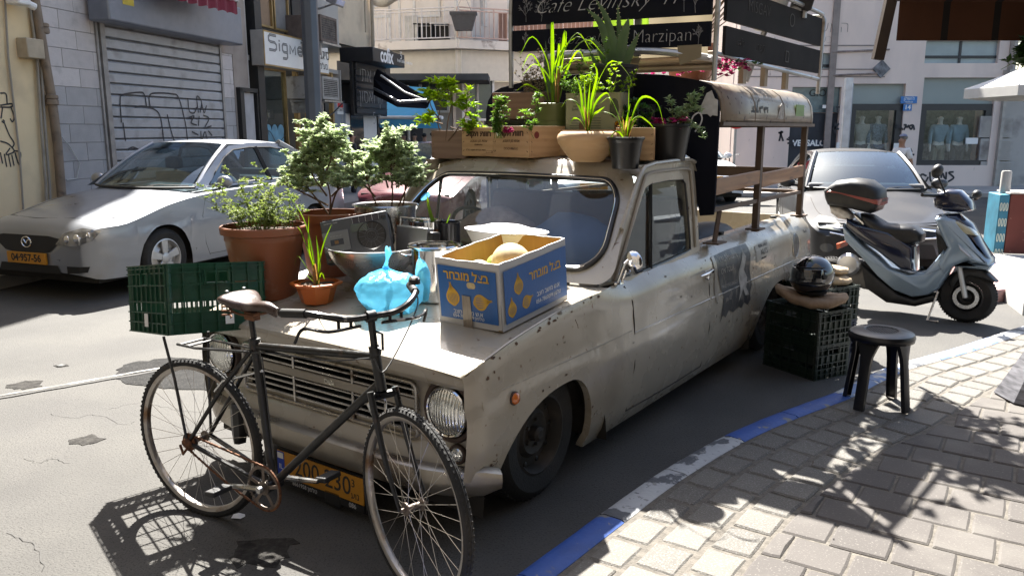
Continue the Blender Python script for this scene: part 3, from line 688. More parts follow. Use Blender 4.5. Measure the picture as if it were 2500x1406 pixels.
# flood light on the wall
t = thing('flood_light', 'grey flood light fixed high on the beige wall', 'lamp', F0, FR); p = FS(815,8,.5)
m = M(); m.box((p[0]+.1, -.5, p[1]+.05), (.5,.25,.16), (rad(25),0,0)); m.obj('housing', PM('lamp housing',(.22,.22,.23),.5), t, bevel=.02)
m = M(); m.box((p[0]+.1, -.62, p[1]+.02), (.42,.02,.12), (rad(25),0,0)); m.obj('lens', PM('lamp lens',(.5,.55,.75),.1), t); m = M(); m.tube([(p[0]+.1,-.45,p[1]),(p[0]+.1,-.1,p[1]-.1),(p[0]+.1,0,p[1]-.1)], .025, 8); m.obj('arm', galv, t)
# -- coffee kiosk building
ck = thing('coffee_shop', 'dark coffee shop front under a black box sign beside beige plaster wall', 'building', F0, FR)
sC = FS(912,120)[0]
beige = PM('beige render', (0.64,0.53,0.39), 0.92, var=0.08, vs=1.5, bump=.2, bs=30, dirt=(.32,.26,.2), dirt_s=1.5, dirt_lo=.45, dirt_hi=.8)
k1 = FS(945,150,.9)[0]
m = M(); m.bb(s1+.002, sC, 0.06, 6, FS(850,100)[1]-.1, 11); m.bb(s1+.002, sC, 2.3, 6, 0, FS(850,100)[1]-.1); m.obj('wall', beige, ck, smooth=0)
m = M(); p = FS(905,60); m.tube([(p[0],-.05,2.9),(p[0],-.05,9)], .05, 8); m.tube([(p[0]-.5,-.05,4.2),(p[0]-.5,-.05,7)], .02, 6); m.obj('drain_pipe', PM('beige pipe',(.36,.3,.22),.7), ck)
a0 = FS(832,100)[0]; a1 = sC+.15; zt = FS(866,103,.85)[1]; zb = FS(866,140,.85)[1]
m = M(); m.bb(a0, a1, -.85, .05, zb, zt); cs = m.obj('sign_box', PM('sign black',(.010,.010,.012),.5,var=.2), ck, bevel=.015)
text('cofix', .52, PM('sign white',(.78,.78,.78),.5), cs, (a0+.95, -.858, (zt+zb)/2+.02), (rad(90),0,0), off=.012, sp=.92)
text('fresh coffee, fixed price', .13, PM('sign white',(.78,.78,.78),.5), cs, (a0+2.35, -.858, zb+.16), (rad(90),0,0)); text('5', .3, white, cs, (a1-.3, -.858, (zt+zb)/2+.12), (rad(90),0,0))
zs = FS(840,275,.3)[1]; z = zb; k = 0
shutb = PM('black shutter', (.018,.019,.024), .5, .2, var=.2, vs=3)
while z > zs:
 mm = M(); mm.bb(a0+.1, a1-.1, -.33, -.30, z-.155, z-.008); mm.bb(a0+.1, a1-.1, -.345, -.33, z-.03, z-.008); mm.obj('shutter_slat', shutb, ck, smooth=0, bevel=.006, seg=1); z -= .16
chalk = PM('chalk', (.62,.62,.62), .9, var=.2, vs=40)
text(heb('כונו אתי'), .55, PM('grey chalk',(.42,.42,.42),.9,var=.3,vs=30), ck, ((a0+a1)/2, -.35, zb-.30), (rad(90),0,0), off=-.012); text(heb('קרואסון'), .52, PM('grey chalk',(.42,.42,.42),.9), ck, ((a0+a1)/2-.1, -.35, zb-.85), (rad(90),0,0), off=-.012); text('5 ₪', .48, PM('grey chalk',(.42,.42,.42),.9), ck, ((a0+a1)/2+.3, -.35, zb-1.4), (rad(90),0,0), off=-.012)
m = M(); m.bb(a0+.1, a0+2.2, -.02, .1, 0, zs); m.obj('white_surround', white, ck); m = M(); m.prism(rrect(.85, 2.6, .3, cx=a0+.75, cy=1.1), .03, .05, Matrix.Rotation(rad(90),4,'X')); m.obj('door_opening', PM('dark glass',(.02,.022,.025),.15), ck)
m = M(); m.bb(a0+2.2, a1, -.05, .1, 0, zs); m.obj('black_door', PM('black door',(.015,.015,.017),.4), ck)
m = M(); m.bb(a0, a1, -.28, -.2, zs-.05, zb) ; m.obj('shutter_back', darkframe, ck, smooth=0)
# ---- folding-arm awning, black underside with blue skirt, over the cafe at the corner
def atY(px, py, Y): return onplane(px, py, (0, Y, 0), (0,1,0))
aw = thing('blue_awning', 'bright blue awning with white stripe over the dim cafe at the corner', 'awning', (0,0,0))
blue = PM('blue canvas', (0.10,0.44,0.74), 0.8, var=.05, vs=2, trans=.35)
p = [atY(915,312,24), atY(1078,314,22.5), atY(1066,288,22.5), atY(916,288,24)]
m = M(); n=10
m.grid(lambda u, v: (p[0].lerp(p[1],u)).lerp(p[3].lerp(p[2],u), v) + Vector((0,.05*sin(u*14)*(1-v),0)), n, 2); m.obj('skirt', blue, aw)
m = M(); q = [atY(916,288,24), atY(1072,288,22.6), atY(1045,215,26), atY(914,205,27)]; m.add(q, [(0,1,2,3)]); m.obj('canopy', blue, aw)
m = M(); m.tube([atY(914,287,23.95), atY(1080,288,22.4)], .05, 8); m.obj('front_bar', white, aw)
ab = thing('black_awning', 'black folding awning with white arms beneath the coffee sign', 'awning', (0,0,0))
blk = PM('black canvas', (.012,.012,.016), .95, spec=.1)
q = [atY(920,170,21.5), atY(1050,244,21.0), atY(1045,262,21.0), atY(912,192,21.5), atY(1040,266,20.8), atY(970,262,20.8), atY(912,232,21.5)]
m = M(); m.add([q[0], q[1], q[2], q[4], q[5], q[6], q[3]], [(0,1,2,3,4,5,6)]); m.v += [tuple(Vector(v)+Vector((0,.12,0.02))) for v in m.v[:7]]; m.f += [tuple(range(13,6,-1))] + [(i,(i+1)%7,(i+1)%7+7,i+7) for i in range(7)]; m.m += [0]*8; m.obj('cloth', blk, ab, smooth=0)
m = M(); m.tube([atY(930,185,21.3), atY(988,226,20.9), atY(1044,248,20.7)], .03, 8); m.obj('arm', PM('cream arm',(.6,.58,.52),.5), ab); m = M(); m.tube([atY(914,217,21.4), atY(975,250,20.7), atY(1045,245,20.6)], .04, 8); m.obj('arm', galv, ab)
# cafe interior, dim, with people
cf = thing('corner_cafe', 'dim open cafe below the blue awning with people at tables', 'building', (0,0,0))
a = atY(908,318,27); b = atY(1120,318,27)
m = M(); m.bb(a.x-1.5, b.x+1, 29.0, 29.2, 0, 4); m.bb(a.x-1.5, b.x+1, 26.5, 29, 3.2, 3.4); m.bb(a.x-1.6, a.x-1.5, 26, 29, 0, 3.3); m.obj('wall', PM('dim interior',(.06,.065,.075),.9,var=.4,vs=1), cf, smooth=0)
m = M(); q = atY(998,330,26); m.tube([(q.x,26,0),(q.x,26,3)], .05, 8); m.obj('post', galv, cf)
# cream canvas sail
m = M(); q = [atY(905,-30,15), atY(990,-30,15), atY(974,3,15), atY(912,14,15)]; m.grid(lambda u, v: (q[0].lerp(q[1],u)).lerp(q[3].lerp(q[2],u),v)+Vector((0,.1*sin(u*5),-.05*sin(u*3.14))), 8, 3); tag(m.obj('canvas_sail', PM('cream canvas',(.62,.58,.5),.9,trans=.3), solid=.01), 'cream canvas sail corner hanging above the white balcony', 'awning')
# ---- balcony building
by = 28.0; bc = onplane(1118, 97, (0,by,0), (0,1,0)); Lp = Vector((bc.x, by, 0))
dl = Vector((-1,.28,0)).normalized(); dr = Vector((1,.42,0)).normalized()
bb_ = thing('balcony_building', 'pale apartment building with a railed balcony above glazed ground floor', 'building', (0,0,0))
pale = PM('pale render', (0.72,0.67,0.61), 0.9, var=.06, vs=1, dirt=(.35,.31,.27), dirt_s=.8, dirt_lo=.5, dirt_hi=.8)
nl = Vector((dl.y, -dl.x, 0)); nl = nl if nl.y < 0 else -nl; nr = Vector((dr.y, -dr.x, 0)); nr = nr if nr.y < 0 else -nr
zf = bc.z
def slab(p0, d, n, s0, s1, f0, f1, z0, z1, m):   # box along facade dir d; f = distance out of wall along n
 vs = []
 for z in (z0, z1):
  for s, f in ((s0,f0),(s1,f0),(s1,f1),(s0,f1)): vs.append(p0 + d*s + n*f + Vector((0,0,z)))
 m.add(vs, [(0,3,2,1),(4,5,6,7),(0,1,5,4),(1,2,6,5),(2,3,7,6),(3,0,4,7)]); return m
m = M(); slab(Lp, dl, nl, 0, 9, -1.6, -1.4, zf, 14, m); slab(Lp, dr, nr, 0, 7, -1.6, -1.4, zf, 14, m); m.obj('wall', pale, bb_, smooth=0, fixn=True)
m = M(); slab(Lp, dl, nl, -.05, 9, -1.6, 0.0, zf-.28, zf, m); slab(Lp, dr, nr, -.05, 7, -1.6, 0, zf-.281, zf-.001, m); m.obj('balcony_slab', PM('slab white',(.72,.69,.65),.9,var=.08,vs=2,dirt=(.25,.2,.17),dirt_s=2.2,dirt_lo=.6,dirt_hi=.7), bb_, smooth=0, fixn=True)
m = M(); slab(Lp, dl, nl, .0, 9, -.5, -.3, zf-1.3, zf-.3, m); slab(Lp, dr, nr, .0, 7, -.5, -.3, zf-1.301, zf-.3, m); m.obj('fascia', PM('fascia cream',(.68,.65,.58),.9,var=.05), bb_, smooth=0, fixn=True)
colm = PM('pinkish column', (.56,.47,.42), .9, var=.08)
m = M(); c0 = Lp + (nl+nr)*-.5; m.lathe([(.42,0),(.42,zf-1.3)], 8, c=c0+Vector((0.1,0,0))); m.obj('column', colm, bb_)
bigl = PM('shopfront glass', (0.10,0.125,0.13), 0.06, var=.4, vs=.5, spec=.8)
def bpx(px, py, n, f=-.45): return onplane(px, py, Lp + n*f, n)
def bpane(n, d, x0, y0, x1, y1, name='window', mat=None, f=-.45, fr=white):
 a = bpx(x0,y0,n,f); b = bpx(x1,y1,n,f); sa = (a-Lp).dot(d); sb = (b-Lp).dot(d); s0, s1_ = min(sa,sb), max(sa,sb); z0, z1 = min(a.z,b.z), max(a.z,b.z)
 m = M(); slab(Lp, d, n, s0, s1_, f-.05, f-.03, z0, z1, m); w = m.obj(name, mat or bigl, bb_, smooth=0, fixn=True)
 m = M(); 
 for aa, bb2, cc, dd in ((s0-.08,s0,z0-.08,z1+.08),(s1_,s1_+.08,z0-.08,z1+.08),(s0,s1_,z1,z1+.08),(s0,s1_,z0-.08,z0)): slab(Lp, d, n, aa, bb2, f-.06, f+.02, cc, dd, m)
 m.obj('frame', fr, w, smooth=0, fixn=True); return w
bpane(nl, dl, 948, 142, 1024, 270); bpane(nl, dl, 1028, 142, 1092, 270); bpane(nr, dr, 1132, 145, 1164, 290); bpane(nr, dr, 1168, 146, 1202, 290)
m = M(); a = bpx(1150, 200, nr, -.6)
slab(Lp, dl, nl, 0, 9, -.62, -.60, 0, zf-1.3, m); slab(Lp, dr, nr, 0, 7, -.62, -.6, 0, zf-1.3, m); m.obj('ground_wall', PM('ground wall',(.58,.53,.46),.9,var=.1), bb_, smooth=0, fixn=True)
pv = PM('white plastic', (.6,.6,.58), .5)
bgl = PM('blue grey shutter', (.20,.25,.33), .6)
for n_, d_, x0, y0, x1, y1, mt in ((nl,dl,914,18,950,38,darkframe),(nl,dl,952,-20,974,97,bgl),(nl,dl,1012,-40,1070,36,darkframe),(nr,dr,1150,-40,1174,88,bgl),(nr,dr,1178,-40,1184,60,darkframe)):
 bpane(n_, d_, x0, y0, x1, y1, mat=mt, f=-1.38, fr=pv)
rail_w = PM('white railing', (.62,.6,.6), .5); rail_p = PM('pink railing', (.60,.44,.38), .6)
for d_, n_, L_, mt in ((dl,nl,8,rail_w),(dr,nr,6,rail_p)):
 m = M()
 for z in (zf+.08, zf+.95, zf+1.05): m.tube([Lp+d_*0+n_*-.06+Vector((0,0,z)), Lp+d_*L_+n_*-.06+Vector((0,0,z))], .022, 6)
 k = 0; s = 0.0
 while s < L_: m.tube([Lp+d_*s+n_*-.06+Vector((0,0,zf+.08)), Lp+d_*s+n_*-.06+Vector((0,0,zf+(1.05 if k % 8 == 0 else .95)))], .03 if k % 8 == 0 else .013, 5); s += .165; k += 1
 m.obj('railing', mt, bb_)
m = M()
for s, d_, n_ in ((.08,dl,nl),(3.6,dl,nl),(5.4,dl,nl),(1.9,dr,nr)): m.tube([Lp+d_*s+n_*-.1+Vector((0,0,zf)), Lp+d_*s+n_*-.1+Vector((0,0,12))], .06, 8)
m.obj('balcony_post', pv, bb_)
m = M(); slab(Lp, dr, nr, 1.6, 6, -.3, -.28, zf+.05, zf+.98, m); m.obj('reed_screen', PM('reed screen', (.33,.2,.15), .9, var=.2, vs=8, stretch=(6,6,.3)), bb_, fixn=True)
m = M(); a = bpx(1005,82,nl,-.4); m.box((a.x, a.y, zf+.45), (.45,.1,.85), (0,0,-.27)); tag(m.obj('board', PM('white board',(.5,.5,.48),.6)), 'white board leaning behind the white balcony railing', 'board')
for px, lab in ((1035,'black box standing behind the white balcony railing'),(1075,'dark low table under a white chair on the balcony')):
 a = bpx(px,82,nl,-.6); t = thing('balcony_table', lab, 'table', (a.x, a.y, zf)); m = M(); m.box((0,0,.6),(.7,.4,.04)); m.obj('top', black if px == 1035 else pv, t)
 m = M()
 for sx in (-.3,.3): m.box((sx,0,.29),(.05,.35,.58))
 m.box((0,.1,.3),(.6,.02,.5)); m.obj('leg', black, t)
a = bpx(1132,38,nl,0.05); t = thing('hanging_planter', 'black planter box hanging from the balcony corner post', 'planter', (a.x, a.y-.1, a.z))
m = M(); m.loft([[( -.28,-.15,-.5),(.28,-.15,-.5),(.28,.15,-.5),(-.28,.15,-.5)],[(-.42,-.2,.0),(.42,-.2,.0),(.42,.2,.0),(-.42,.2,.0)],[(-.45,-.22,.0),(.45,-.22,.0),(.45,.22,.0),(-.45,.22,.0)],[(-.45,-.22,.08),(.45,-.22,.08),(.45,.22,.08),(-.45,.22,.08)]], cap=True); m.obj('box', PM('grey planter',(.07,.07,.075),.7), t)
m = M(); m.tube([(-.3,.1,.05),(0,.15,.7),(.3,.1,.05)], .012, 5); m.obj('hanger', galv, t)
# ---- lamp post
a = G(784, 560); lp_ = Vector((-3.05, 12.6, 0)); t = thing('lamp_post', 'thick grey steel lamp post rising behind the silver car', 'lamp post', lp_)
pm_ = PM('painted grey steel', (0.085,0.10,0.125), .45, .2, var=.12, vs=3)
m = M(); m.lathe([(.165,0),(.165,.02),(.15,.03),(.13,1.5),(.118,9)], 8, R=(0,0,rad(22.5))); m.obj('shaft', pm_, t, smooth=20, bevel=.01); m = M(); m.lathe([(.26,0),(.26,.03),(.2,.06),(.16,.07)], 12); m.obj('base', pm_, t)
m = M(); m.tube([(.0,0,9),(.1,-.1,9.6),(1.2,-1,9.9)], .07, 8); m.box((1.5,-1.2,9.9),(.6,.3,.12),(0,0,-.7)); m.obj('lamp_head', pm_, t)
# ================================================================ the corner house on the right and the street between
RY = 22.0
def RP(px, py, dy=0): p = onplane(px, py, (0,RY+dy,0), (0,1,0)); return p.x, p.z
rb = thing('pink_stone_building', 'pinkish stone clad shop building with mannequins in its windows', 'building', (0,0,0))
stone = PM('pinkish cladding', (0.77,0.635,0.56), 0.85, var=.05, vs=.8, bump=.15, bs=20, stretch=(1,1,.35), dirt=(.60,.50,.46), dirt_s=1.2, dirt_lo=.5, dirt_hi=.8, dirt2=(.2,.17,.16), d2s=6, d2lo=.68, d2hi=.75)
xl = RP(1790,400)[0]; xr = RP(2432,400)[0]
holes = [(1935,213,2032,510,'door'),(2082,205,2188,470,'shop'),(2257,190,2410,404,'shop'),(2262,100,2436,155,'up'),(1985,130,2035,168,'small')]
hs = []
for x0,y0,x1,y1,k in holes: a = RP(x0,y0); b = RP(x1,y1); hs.append((a[0], b[0], max(b[1],0 if k!='door' else 0), a[1], k))
xs = sorted(set([xl, xr] + [h[0] for h in hs] + [h[1] for h in hs])); m = M()
for a, b in zip(xs, xs[1:]):
 col = sorted([(h[2], h[3]) for h in hs if h[0] <= a+1e-6 and h[1] >= b-1e-6]); z = 0
 for z0, z1 in col:
  if z0 > z: m.bb(a, b, RY, RY+.4, z, z0)
  z = z1
 m.bb(a, b, RY, RY+.4, z, 12)
m.bb(xl, xr, RY+2.2, RY+2.4, 0, 12); m.bb(xl-.01, xl+.2, RY+.4, RY+2.2, 0, 12)
m.obj('wall', stone, rb, smooth=0)
m = M(); jm = PM('cladding joint', (.26,.22,.2), .9)
for y in (112, 170, 188): z = RP(2000,y)[1]; m.bb(xl, RP(2160,y)[0], RY-.012, RY-.001, z-.015, z+.015)
m.bb(RP(2036,0)[0], RP(2052,0)[0], RY-.05, RY-.001, 0, 12); m.obj('string_course', jm, rb, smooth=0)
blindm = PM('pale green blind', (.30,.335,.315), .6, var=.05, vs=1)
dark_in = PM('dark shop interior', (.03,.032,.038), .8, var=.5, vs=1.2)
frm = PM('window frame dark', (.025,.025,.028), .4)
for x0,x1,z0,z1,k in hs:
 d = .12
 if k == 'shop':
  zb_ = z0 + (z1-z0)*(.66 if x0 < 11 else .57)
  zb_ = RP(2100,257)[1] if x1 < RP(2200,0)[0] else RP(2300,254)[1]
  m = M(); m.bb(x0, x1, RY+d, RY+d+.03, zb_, z1); m.obj('blind', blindm, rb, smooth=0)
  f = .17; m = M(); m.bb(x0, x0+f, RY+.05, RY+.2, z0, zb_); m.bb(x1-f, x1, RY+.05, RY+.2, z0, zb_); m.bb(x0+f, x1-f, RY+.05, RY+.2, zb_-f, zb_); m.bb(x0+f, x1-f, RY+.05, RY+.2, z0, z0+f*.8)
  w = m.obj('window', frm, rb, smooth=0); m = M(); m.bb(x0+f, x1-f, RY+.1, RY+.11, z0+f*.8, zb_-f); m.obj('pane', glassmat('display glass', (.9,.92,.92), .02), w, smooth=0)
  m = M(); m.bb(x0, x1, RY+.85, RY+.87, z0, zb_+.2); m.bb(x0, x1, RY+.4, RY+.85, z0-.02, z0); m.obj('display_backdrop', PM('patterned backdrop', (.11,.115,.10), .9, var=.7, vs=9), rb, smooth=0)
 elif k == 'door':
  m = M(); m.bb(x0, x1, RY+d, RY+d+.02, RP(1980,275)[1], z1); m.obj('fanlight', PM('teal glass', (.12,.17,.18), .15, var=.2), rb, smooth=0)
  m = M(); m.bb(x0, x1, RY+d, RY+d+.02, z0, RP(1980,275)[1]-.02); m.obj('dark_door', dark_in, rb, smooth=0)
  m = M(); a = RP(1946,343); b = RP(2010,358); m.bb(a[0], b[0], RY+.08, RY+.11, b[1], a[1]); ns = m.obj('name_strip', PM('dark blue strip',(.03,.05,.09),.5), rb, smooth=0); text('VERSALO', .22, white, ns, ((a[0]+b[0])/2, RY+.077, (a[1]+b[1])/2), (rad(90),0,0), off=.008)
  text('GIO', .26, ink, rb, (RP(2000,228)[0], RY+.1, RP(2000,228)[1]), (rad(90),0,0))
 else:
  m = M(); m.bb(x0, x1, RY+d, RY+d+.02, z0, z1); w = m.obj('window', PM('pale window', (.30,.36,.38), .15, var=.15, vs=1.5), rb, smooth=0)
  m = M(); zm = (z0+z1)/2-.12; m.bb(x0, x1, RY+d-.03, RY+d-.001, zm-.035, zm+.035); m.bb((x0+x1)/2-.03, (x0+x1)/2+.03, RY+d-.031, RY+d-.001, z0, z1); m.obj('glazing_bar', frm, w, smooth=0)
# house number plates, diamond, inscription, graffiti
a = RP(2199,236); b = RP(2237,253); m = M(); m.bb(a[0], b[0], RY-.03, RY-.002, b[1], a[1]); bp = PM('enamel blue', (.02,.16,.45), .3); sp1 = m.obj('street_name_plate', bp, rb, smooth=0); text(heb('השוק'), .13, white, sp1, ((a[0]+b[0])/2, RY-.032, (a[1]+b[1])/2+.035), (rad(90),0,0)); text('HaShuk', .07, white, sp1, ((a[0]+b[0])/2, RY-.032, (a[1]+b[1])/2-.055), (rad(90),0,0))
a = RP(2205,255); b = RP(2224,271); m = M(); m.bb(a[0], b[0], RY-.03, RY-.002, b[1], a[1]); sp2 = m.obj('house_number_plate', bp, rb, smooth=0); text('14', .17, white, sp2, ((a[0]+b[0])/2, RY-.032, (a[1]+b[1])/2), (rad(90),0,0), off=.004)
c = RP(2151,169); m = M(); r_ = .235; m.prism([(r_,0),(0,r_),(-r_,0),(0,-r_)], .0, .04, Matrix.Translation((c[0],RY-.002,c[1])) @ Matrix.Rotation(rad(90),4,'X')); m.obj('diamond_vent', PM('slate diamond',(.16,.16,.17),.7,var=.6,vs=9), rb, smooth=0, fixn=True)
text(heb('המשביר'), .42, PM('carved letter',(.22,.19,.17),.9), rb, (RP(2010,68)[0], RY-.006, RP(2010,68)[1]), (rad(90),0,0), off=-.012); text(heb('בע"מ'), .3, PM('carved letter',(.22,.19,.17),.9), rb, (RP(2003,98)[0], RY-.006, RP(2003,98)[1]), (rad(90),0,0), off=-.01)
def RPs(x, y): return RP(x, y)
strokes(rb, [[(2190,315),(2192,306),(2198,312)],[(2200,312),(2204,318)],[(2206,306),(2212,306),(2206,318)],[(2216,306),(2224,316),(2228,308)],[(2232,318),(2228,306),(2212,312)],[(2214,365),(2218,372)],[(2222,363),(2226,372)],[(2214,378),(2232,378)],[(2218,385),(2226,385)],
    [(2262,430),(2250,426),(2246,440),(2258,445),(2266,432)],[(2270,420),(2272,442),(2284,440),(2290,420)],[(2296,445),(2300,422),(2308,440),(2310,420)],[(2328,420),(2316,422),(2328,434),(2314,444)],[(2034,312),(2048,316)],[(2040,300),(2038,325)],[(2048,302),(2034,318)],[(2016,335),(2006,345)],[(2040,262),(2050,262)],[(2044,264),(2044,276)]], spray, .05, 0, RPs, y0=RY-.008)
strokes(rb, [[(1908,320),(1902,345)],[(1904,322),(1912,345)],[(1900,325),(1912,323)],[(1920,340),(1935,344)],[(1922,350),(1938,350)],[(1925,335),(1930,340)]], spray, .05, 0, RPs, y0=RY-.009)
# notices and no-entry patches beside the door
m = M()
for x0,y0,x1,y1 in ((2042,348,2056,362),(2182,350,2192,372),(2008,257,2018,265)): a = RP(x0,y0); b = RP(x1,y1); m.bb(a[0], b[0], RY-.02, RY-.002, b[1], a[1])
m.obj('paper_notice', white, rb, smooth=0)
a = RP(2362,337); b = RP(2390,352); m = M(); m.bb(a[0], b[0], RY+.06, RY+.09, b[1], a[1]); m.obj('paper_notice', white, rb, smooth=0)
m = M(); z = RP(2100,125)[1]; m.tube([(RP(2032,128)[0],RY-.04,RP(2032,128)[1]),(RP(2170,122)[0],RY-.04,RP(2170,122)[1])], .025, 6); z = RP(2100,182)[1]; m.tube([(RP(2032,185)[0],RY-.04,RP(2032,185)[1]),(RP(2140,180)[0],RY-.04,RP(2140,180)[1])], .025, 6); m.obj('wall_pipe', PM('rusty wall pipe',(.25,.2,.18),.8,var=.4,vs=8), rb)
# far pavement in front of it
m = M(); m.bb(xl-1, 30, RY-2.4, RY+.3, 0, .12); m.obj('far_kerb', PM('far paving',(.33,.31,.29),.9,var=.1,vs=2), kind='structure', smooth=0, bevel=.02)
# grey concrete annex on the far right
an = thing('concrete_annex', 'grey ribbed concrete building beside the mannequin shop', 'building', (0,0,0))
cg = PM('ribbed concrete', (.42,.395,.37), .9, var=.1, vs=2, dirt=(.2,.18,.17), dirt_s=2, dirt_lo=.5, dirt_hi=.75)
m = M(); m.bb(xr+.02, xr+12, RY+.1, RY+4, 0, RP(2440,180)[1]); m.obj('wall', cg, an, smooth=0)
m = M(); z0 = RP(2400,454)[1]; k = 0
for yy0, yy1 in ((284,336),(339,392),(395,450)):
 a = RP(2398,yy0); b = RP(2470,yy1); mm = M(); mm.bb(a[0]-.02, b[0], RY+.02, RY+.095, b[1], a[1]); mm.obj('panel', cg, an, smooth=0)
 z = b[1]+.06; r2 = M()
 while z < a[1]-.05: r2.bb(a[0]+.05, b[0]-.06, RY+.005, RY+.02, z, z+.02); z += .055
 r2.obj('rib', cg, an, smooth=0)
m = M(); m.bb(xr-.1, xr+12, RY-.3, RY+.1, RP(2440,182)[1], RP(2440,172)[1]); m.bb(xr+.02, xr+.1, RY-.2, RY+.09, RP(2440,172)[1], 9); m.bb(xr-.06, xr+.02, RY-.12, RY-.0, 0, RP(2440,182)[1]); m.obj('parapet', PM('parapet',(.4,.37,.33),.9), an, smooth=0)
# white parasol with writing on its edge
um = thing('white_parasol', 'white cafe parasol with dark writing on its edge at the right border', 'parasol', (0,0,0))
ux = onplane(2400,232,(0,14,0),(0,1,0)); cx = ux.x+2.0; cz = ux.z
cloth = PM('white parasol cloth', (.74,.73,.70), .8, trans=.3, var=.03); m = M()
n = 8; rim = [Vector((cx+2.05*cos(2*pi*i/n+pi/8), 14+2.05*sin(2*pi*i/n+pi/8), cz+.12)) for i in range(n)]; top = Vector((cx,14,cz+.95))
for i in range(n):
 a, b = rim[i], rim[(i+1)%n]; m.add([a, b, top], [(0,1,2)]); m.add([a, b, b-Vector((0,0,.16)), a-Vector((0,0,.16))], [(0,1,2,3)])
m.obj('canopy', cloth, um, smooth=0, solid=.006); m = M(); m.tube([(cx,14,0),(cx,14,cz+1)], .03, 10); m.obj('pole', galv, um); m = M()
for a in rim: m.tube([top-Vector((0,0,.05)), a], .012, 5)
m.obj('rib', galv, um)
e0, e1 = rim[4], rim[5]
for (i, wd) in ((4, 'YELLADOS NET'),(5, 'YELLADOS')):
 a, b = rim[i], rim[(i+1)%8]; mid = (a+b)/2 - Vector((0,0,.08)); mt = frame_mtx(mid - Vector((0,.012,0)) + ((mid-top)*Vector((1,1,0))).normalized()*.012, b-a if (b-a).x>0 else a-b, (0,0,1)); text(wd, .15, ink, um, None, None, mtx=mt, sx=.8)
# ---- side street glimpsed between the truck's posts
ss = thing('side_street_house', 'grey house front with white drain pipes glimpsed between the truck posts', 'building', (0,0,0))
SY = 30.0
def SP(px, py): p = onplane(px, py, (0,SY,0), (0,1,0)); return p.x, p.z
m = M(); a = SP(1640,400)[0]; b = SP(1900,400)[0]; m.bb(a, b, SY, SY+1, 0, 9); m.obj('wall', PM('weathered wall', (.34,.31,.28), .9, var=.25, vs=1.2), ss, smooth=0)
m = M()
for x0,x1,y1 in ((1786,1796,345),(1800,1820,343)): p = SP(x0,y1); q = SP(x1,y1); m.bb(p[0], q[0], SY-.06, SY-.001, 0, p[1])
m.obj('door', PM('brown slatted door', (.10,.055,.04), .8, var=.4, vs=4, stretch=(8,1,.3)), ss, smooth=0)
m = M()
for x in (1828,1842,1856,1868,1880): p = SP(x,300)[0]; m.tube([(p,SY-.15,0),(p,SY-.15,8)], .07, 6)
for x, y in ((1835,312),(1850,340),(1862,362)): p = SP(x,y); m.tube([(p[0]-.2,SY-.15,p[1]),(p[0]+.25,SY-.15,p[1]+.2)], .05, 6)
m.obj('drain_pipe', PM('off white pipe', (.55,.54,.5), .6), ss)
m = M()
for x0,y0,x1,y1 in ((1832,310,1840,420),(1846,312,1854,420)): p = SP(x0,y0); q = SP(x1,y1); m.bb(p[0], q[0], SY-.03, SY-.002, q[1], p[1])
m.obj('window', PM('grey glass', (.1,.11,.11), .2), ss, smooth=0)
strokes(ss, [[(1780,333),(1786,340),(1782,344)],[(1790,328),(1788,342)],[(1796,332),(1802,342),(1806,334)],[(1800,326),(1796,338)]], spray, .08, 0, SP, y0=SY-.01)
# balcony house filling the gap behind the menu boards
m = M(); bk = thing('far_house', 'pale house seen through the gaps of the menu boards', 'building', (0,0,0)); a = SP(1190,300)[0]; b = SP(1660,300)[0]
m.bb(a+2, b+3.0, SY+8, SY+9, 0, 12); m.obj('wall', pale, bk, smooth=0)
m = M()
for k in range(7): m.bb(a+3+k*1.6, a+3.9+k*1.6, SY+7.95, SY+7.995, 1, 3.2); m.bb(a+3+k*1.6, a+3.9+k*1.6, SY+7.95, SY+7.995, 4.4, 6.2)
m.obj('window', PM('grey glass', (.1,.11,.11), .2), bk, smooth=0)
# no entry sign
p = onplane(1797,296,(0,19,0),(0,1,0)); t = thing('no_entry_sign', 'red no entry sign on a thin post seen under the truck canopy', 'road sign', (p.x,19,0))
m = M(); m.tube([(0,0,0),(0,0,p.z+.4)], .03, 8); m.obj('pole', galv, t)
m = M(); m.lathe([(0,0),(.30,0),(.30,.01),(0,.01)], 28, c=(0,-.035,p.z+.12), R=(rad(90),0,0)); dd = m.obj('disc', PM('sign red',(.5,.02,.02),.4), t)
m = M(); m.bb(-.21,.21,-.052,-.046,p.z+.08,p.z+.16); m.obj('white_bar', white, dd, smooth=0)
# parking sign pole in front of the shop
p = onplane(2062,380,(0,17.5,0),(0,1,0)); t = thing('sign_pole', 'grey pole with a narrow white box near the shop doorway', 'pole', (p.x,17.5,0)); q = onplane(2070,192,(0,17.5,0),(0,1,0))
m = M(); m.tube([(0,0,0),(0,0,q.z-.1)], .075, 10); m.obj('pole', PM('pole grey',(.3,.31,.33),.5), t); m = M(); m.bb(-.17,-.02,-.2,-.09,q.z-1.45,q.z); m.obj('sign_box', PM('box white',(.6,.6,.6),.5), t, bevel=.01)
